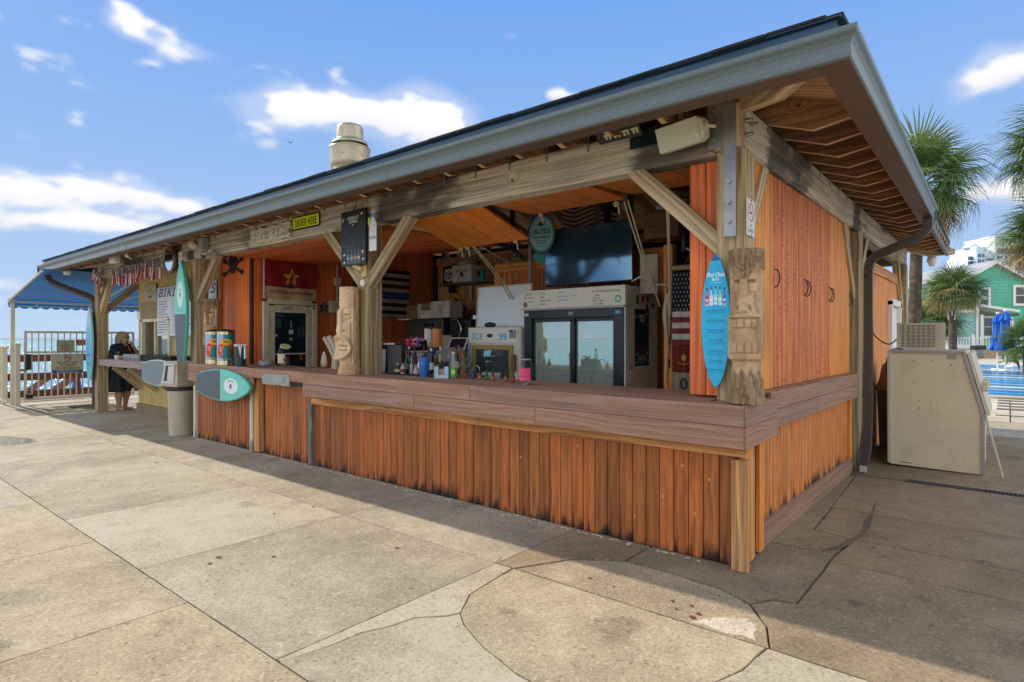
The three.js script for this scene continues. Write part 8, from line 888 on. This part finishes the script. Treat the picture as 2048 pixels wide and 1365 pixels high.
{ const g = thing('pool_lounger', 'blue and white striped lounger with raised back beyond the umbrellas', 'lounger', [0.3, 0, -50.5], 0.7); part(g, 'frame', mg(strut([-1.2, 0.35, 0], [0.3, 0.35, 0], 0.05, 0.05), strut([0.3, 0.35, 0], [1.2, 1.1, 0], 0.05, 0.05), strut([-1, 0, 0], [-0.4, 0.4, 0], 0.05, 0.05), strut([0.9, 0, 0], [0.3, 0.4, 0], 0.05, 0.05)), WH); for (let i = 0; i < 8; i++) part(g, 'strap', strut([0.35 + i * 0.105, 0.4 + i * 0.085, -0.3], [0.35 + i * 0.105, 0.4 + i * 0.085, 0.3], 0.08, 0.02, 0.003), i % 2 ? WH : M([0.01, 0.06, 0.25], 0.7)); }
const YAW = 39.68 * D;
function backThing(name, label, cat, u, d, group) { const a = (u - 1024) / 1198 * d, c = Math.cos(YAW), s = Math.sin(YAW); return thing(name, label, cat, [a * c - d * s, 0, -a * s - d * c], YAW, group); }
{ const g = backThing('pool_fence', 'white picket fence on a tan wall behind the pool', 'fence', 1970, 49.5); part(g, 'low_wall', at(bx(14, 0.75, 0.3), 0, 0.3, 0), M([0.5, 0.38, 0.22], 0.9, { tex: TX.dirt, bs: 0 })); for (const y of [1.6, 0.8]) part(g, 'rail', at(bx(14, 0.06, 0.05), 0, y, 0.03), WH); for (let i = 0; i < 60; i++) part(g, 'picket', at(bx(0.06, 1.0, 0.04), -6.9 + i * 0.234, 1.2, 0.0), WH); for (let i = 0; i < 6; i++) part(g, 'post', at(cb(0.16, 1.9, 0.16, 0.01), -5 + i * 2, 0.95, 0.02), WH); }
{ const g = backThing('pool_bin', 'small black bin in front of the tan pool wall', 'bin', 1957, 46.5); part(g, 'body', at(lathe([[0, 0], [0.32, 0], [0.4, 0.7], [0, 0.7]], 20), 0, 0, 0), M([0.16, 0.18, 0.18], 0.6)); part(g, 'lid', at(rbx(0.9, 0.35, 0.6, 0.08), 0, 0.86, 0), MT.black); }
function house(name, label, u, d, W_, eave, peak, col, wins, o = {}) { // gable end toward the viewer, clapboards one by one
  const g = backThing(name, label, 'house', u, d), wm = tones(3, col, 0.05, 0.8, { tex: TX.dirt, bs: 0 }), gp = [[-W_ / 2, 0], [W_ / 2, 0], [W_ / 2, eave], [0, peak], [-W_ / 2, eave]]; part(g, 'wall', ext(gp, 9, 0), wm[0], [0, 0, -9.05]);
  for (let y = 0; y < peak - 0.3; y += 0.28) { const w = y < eave ? W_ : W_ * (1 - (y + 0.28 - eave) / (peak - eave)); if (w < 0.4) break; const b = part(g, 'clapboard', cb(w, 0.275, 0.03, 0.004), wm[Math.floor(rnd() * 3)], [0, y + 0.14, -0.03]); b.rotation.x = -0.06; }
  const rm = M([0.4, 0.4, 0.4], 0.6), r = node(g, 'roof'); for (const s of [-1, 1]) { part(r, 'roof_slope', strut([s * (W_ / 2 + 0.4), eave - 0.4 * (peak - eave) / (W_ / 2) + 0.1, -4.4], [0, peak + 0.1, -4.4], 9.6, 0.14), rm); part(r, 'barge_board', strut([s * (W_ / 2 + 0.4), eave - 0.4 * (peak - eave) / (W_ / 2), 0.42], [0, peak, 0.42], 0.05, 0.26), WH); }
  for (const [x, y, w, h] of wins) { const n = node(g, 'window', [x, y, 0.02]); part(n, 'frame', ext([[-w / 2 - 0.24, -h / 2 - 0.24], [w / 2 + 0.24, -h / 2 - 0.24], [w / 2 + 0.24, h / 2 + 0.24], [-w / 2 - 0.24, h / 2 + 0.24]], 0.08, 0.01, [[[-w / 2, -h / 2], [w / 2, -h / 2], [w / 2, h / 2], [-w / 2, h / 2]]]), WH); part(n, 'pane', at(bx(w, h / 2 - 0.03, 0.02), 0, h / 4, 0.0), M([0.03, 0.05, 0.06], 0.08)); part(n, 'pane', at(bx(w, h / 2 - 0.03, 0.02), 0, -h / 4, 0.0), M([0.02, 0.03, 0.035], 0.08)); part(n, 'sash', at(bx(w, 0.06, 0.04), 0, 0, 0.02), WH); }
  return g;
}
{ const g = house('gable_house', 'bright green two-storey gabled house with white window trim', 1988, 56, 7.6, 6.6, 8.7, [0.16, 0.6, 0.4], [[-0.95, 5.3, 0.75, 1.7], [-0.6, 2.65, 0.75, 1.65], [2.4, 5.6, 0.8, 1.5]]); part(g, 'porch_roof', strut([-5.2, 4.85, 1.2], [0.35, 4.0, 1.2], 2.6, 0.22), WH); part(g, 'porch_beam', at(bx(3.4, 0.2, 0.2), -1.35, 3.7, 2.3), M([0.1, 0.08, 0.06], 0.8)); part(g, 'porch_post', at(bx(0.26, 3.7, 0.26), -3.0, 1.85, 2.3), WH); }
{ const g = house('teal_house', 'pale teal clapboard house behind the palms left of the green one', 1850, 53, 9.5, 5.2, 6.6, [0.34, 0.66, 0.62], [[-0.9, 3.4, 0.7, 1.6]]); part(g, 'band', at(bx(9.5, 0.25, 0.06), 0, 4.0, 0.04), WH); part(g, 'band', at(bx(9.5, 0.25, 0.06), 0, 0.9, 0.04), WH); part(g, 'corner_board', at(bx(0.2, 5, 0.06), 4.6, 2.6, 0.05), WH); }
{ // white apartment tower
  const g = backThing('apartment_tower', 'tall white apartment tower with dark glass bays far behind the green house', 'tower', 2020, 327); const wt = M([0.8, 0.8, 0.8], 0.6), gl = M([0.05, 0.12, 0.22], 0.08), bal = M([0.6, 0.68, 0.7], 0.2);
  part(g, 'wall', at(bx(28, 57.5, 22), 6.3, 28.7, -11.3), wt); part(g, 'wall', at(bx(5.4, 52.5, 20), -14, 26.2, -12), wt); part(g, 'wall', at(bx(4, 51, 18), -9.6, 25.5, -13), wt); part(g, 'wall', at(bx(3, 47, 16), -18, 23.5, -12.5), wt);
  part(g, 'roof_cap', at(bx(28.6, 0.7, 23), 6.3, 57.8, -11.3), wt); part(g, 'roof_dome', (() => { const q = new THREE.SphereGeometry(13.6, 48, 10, 0, 6.283, 0, 1.5708); q.scale(1, 0.14, 0.75); return q; })(), wt, [6.3, 58, -11.3]); part(g, 'roof_dome', (() => { const q = new THREE.SphereGeometry(4.2, 30, 8, 0, 6.283, 0, 1.5708); q.scale(1, 0.75, 0.9); return q; })(), wt, [-14, 52.4, -9]);
  const win = (x, y, w, h, z) => { const n = node(g, 'window', [x, y, z]); part(n, 'pane', bx(w, h, 0.16), gl); part(n, 'frame', mg(at(bx(w + 0.6, 0.3, 0.5), 0, -h / 2 - 0.1, 0), at(bx(0.3, h, 0.4), w * 0.02, 0, 0.02)), wt); };
  win(0, 49.6, 13.2, 3.2, -0.25); for (let k = 0; k < 6; k++) { const y = 46.2 - k * 3.05; win(-5.2, y, 3.2, 2.1, -0.25); win(-0.6, y, 3.6, 2.1, -0.25); win(5.2, y, 3.6, 2.1, -0.25); win(11, y, 4, 2.1, -0.25); win(-14, y + 1.2, 3.6, 2.0, -1.95); const b = node(g, 'balcony', [-9.6, y + 1.5, -3.2]); part(b, 'slab', at(cyl(2.6, 2.6, 0.4, 28), 0, -1.5, 0), wt); part(b, 'guard', at(cyl(2.5, 2.5, 1.1, 28, true), 0, -0.8, 0), bal); const b2 = node(g, 'balcony', [-18, y, -3.6]); part(b2, 'slab', at(bx(3.6, 0.4, 2.4), 0, -1.4, 0), wt); part(b2, 'recess', at(bx(2.6, 2.2, 0.3), 0, 0.1, -0.85), gl); }
}
single('flying_bird', 'tiny dark bird in the sky left of the roof fan', 'bird', (() => { const b = new THREE.SphereGeometry(0.05, 10, 8); b.scale(2.2, 0.7, 0.8); const w = (s) => { const g = ext([[0, 0], [0.12, 0.04], [0.3, 0.0], [0.12, -0.05]], 0.008, 0.002); g.rotateX(-Math.PI / 2); g.rotateZ(0.5); if (s < 0) g.rotateY(Math.PI); g.rotateY(1.2); return g; }; return mg(b, w(1), w(-1)); })(), MT.dark, [-14.2, 6.55, -8.2]).scale.setScalar(0.4);
scene.traverse((o) => { if (o.isMesh) { o.castShadow = true; o.receiveShadow = true; } });
renderer.render(scene, camera);
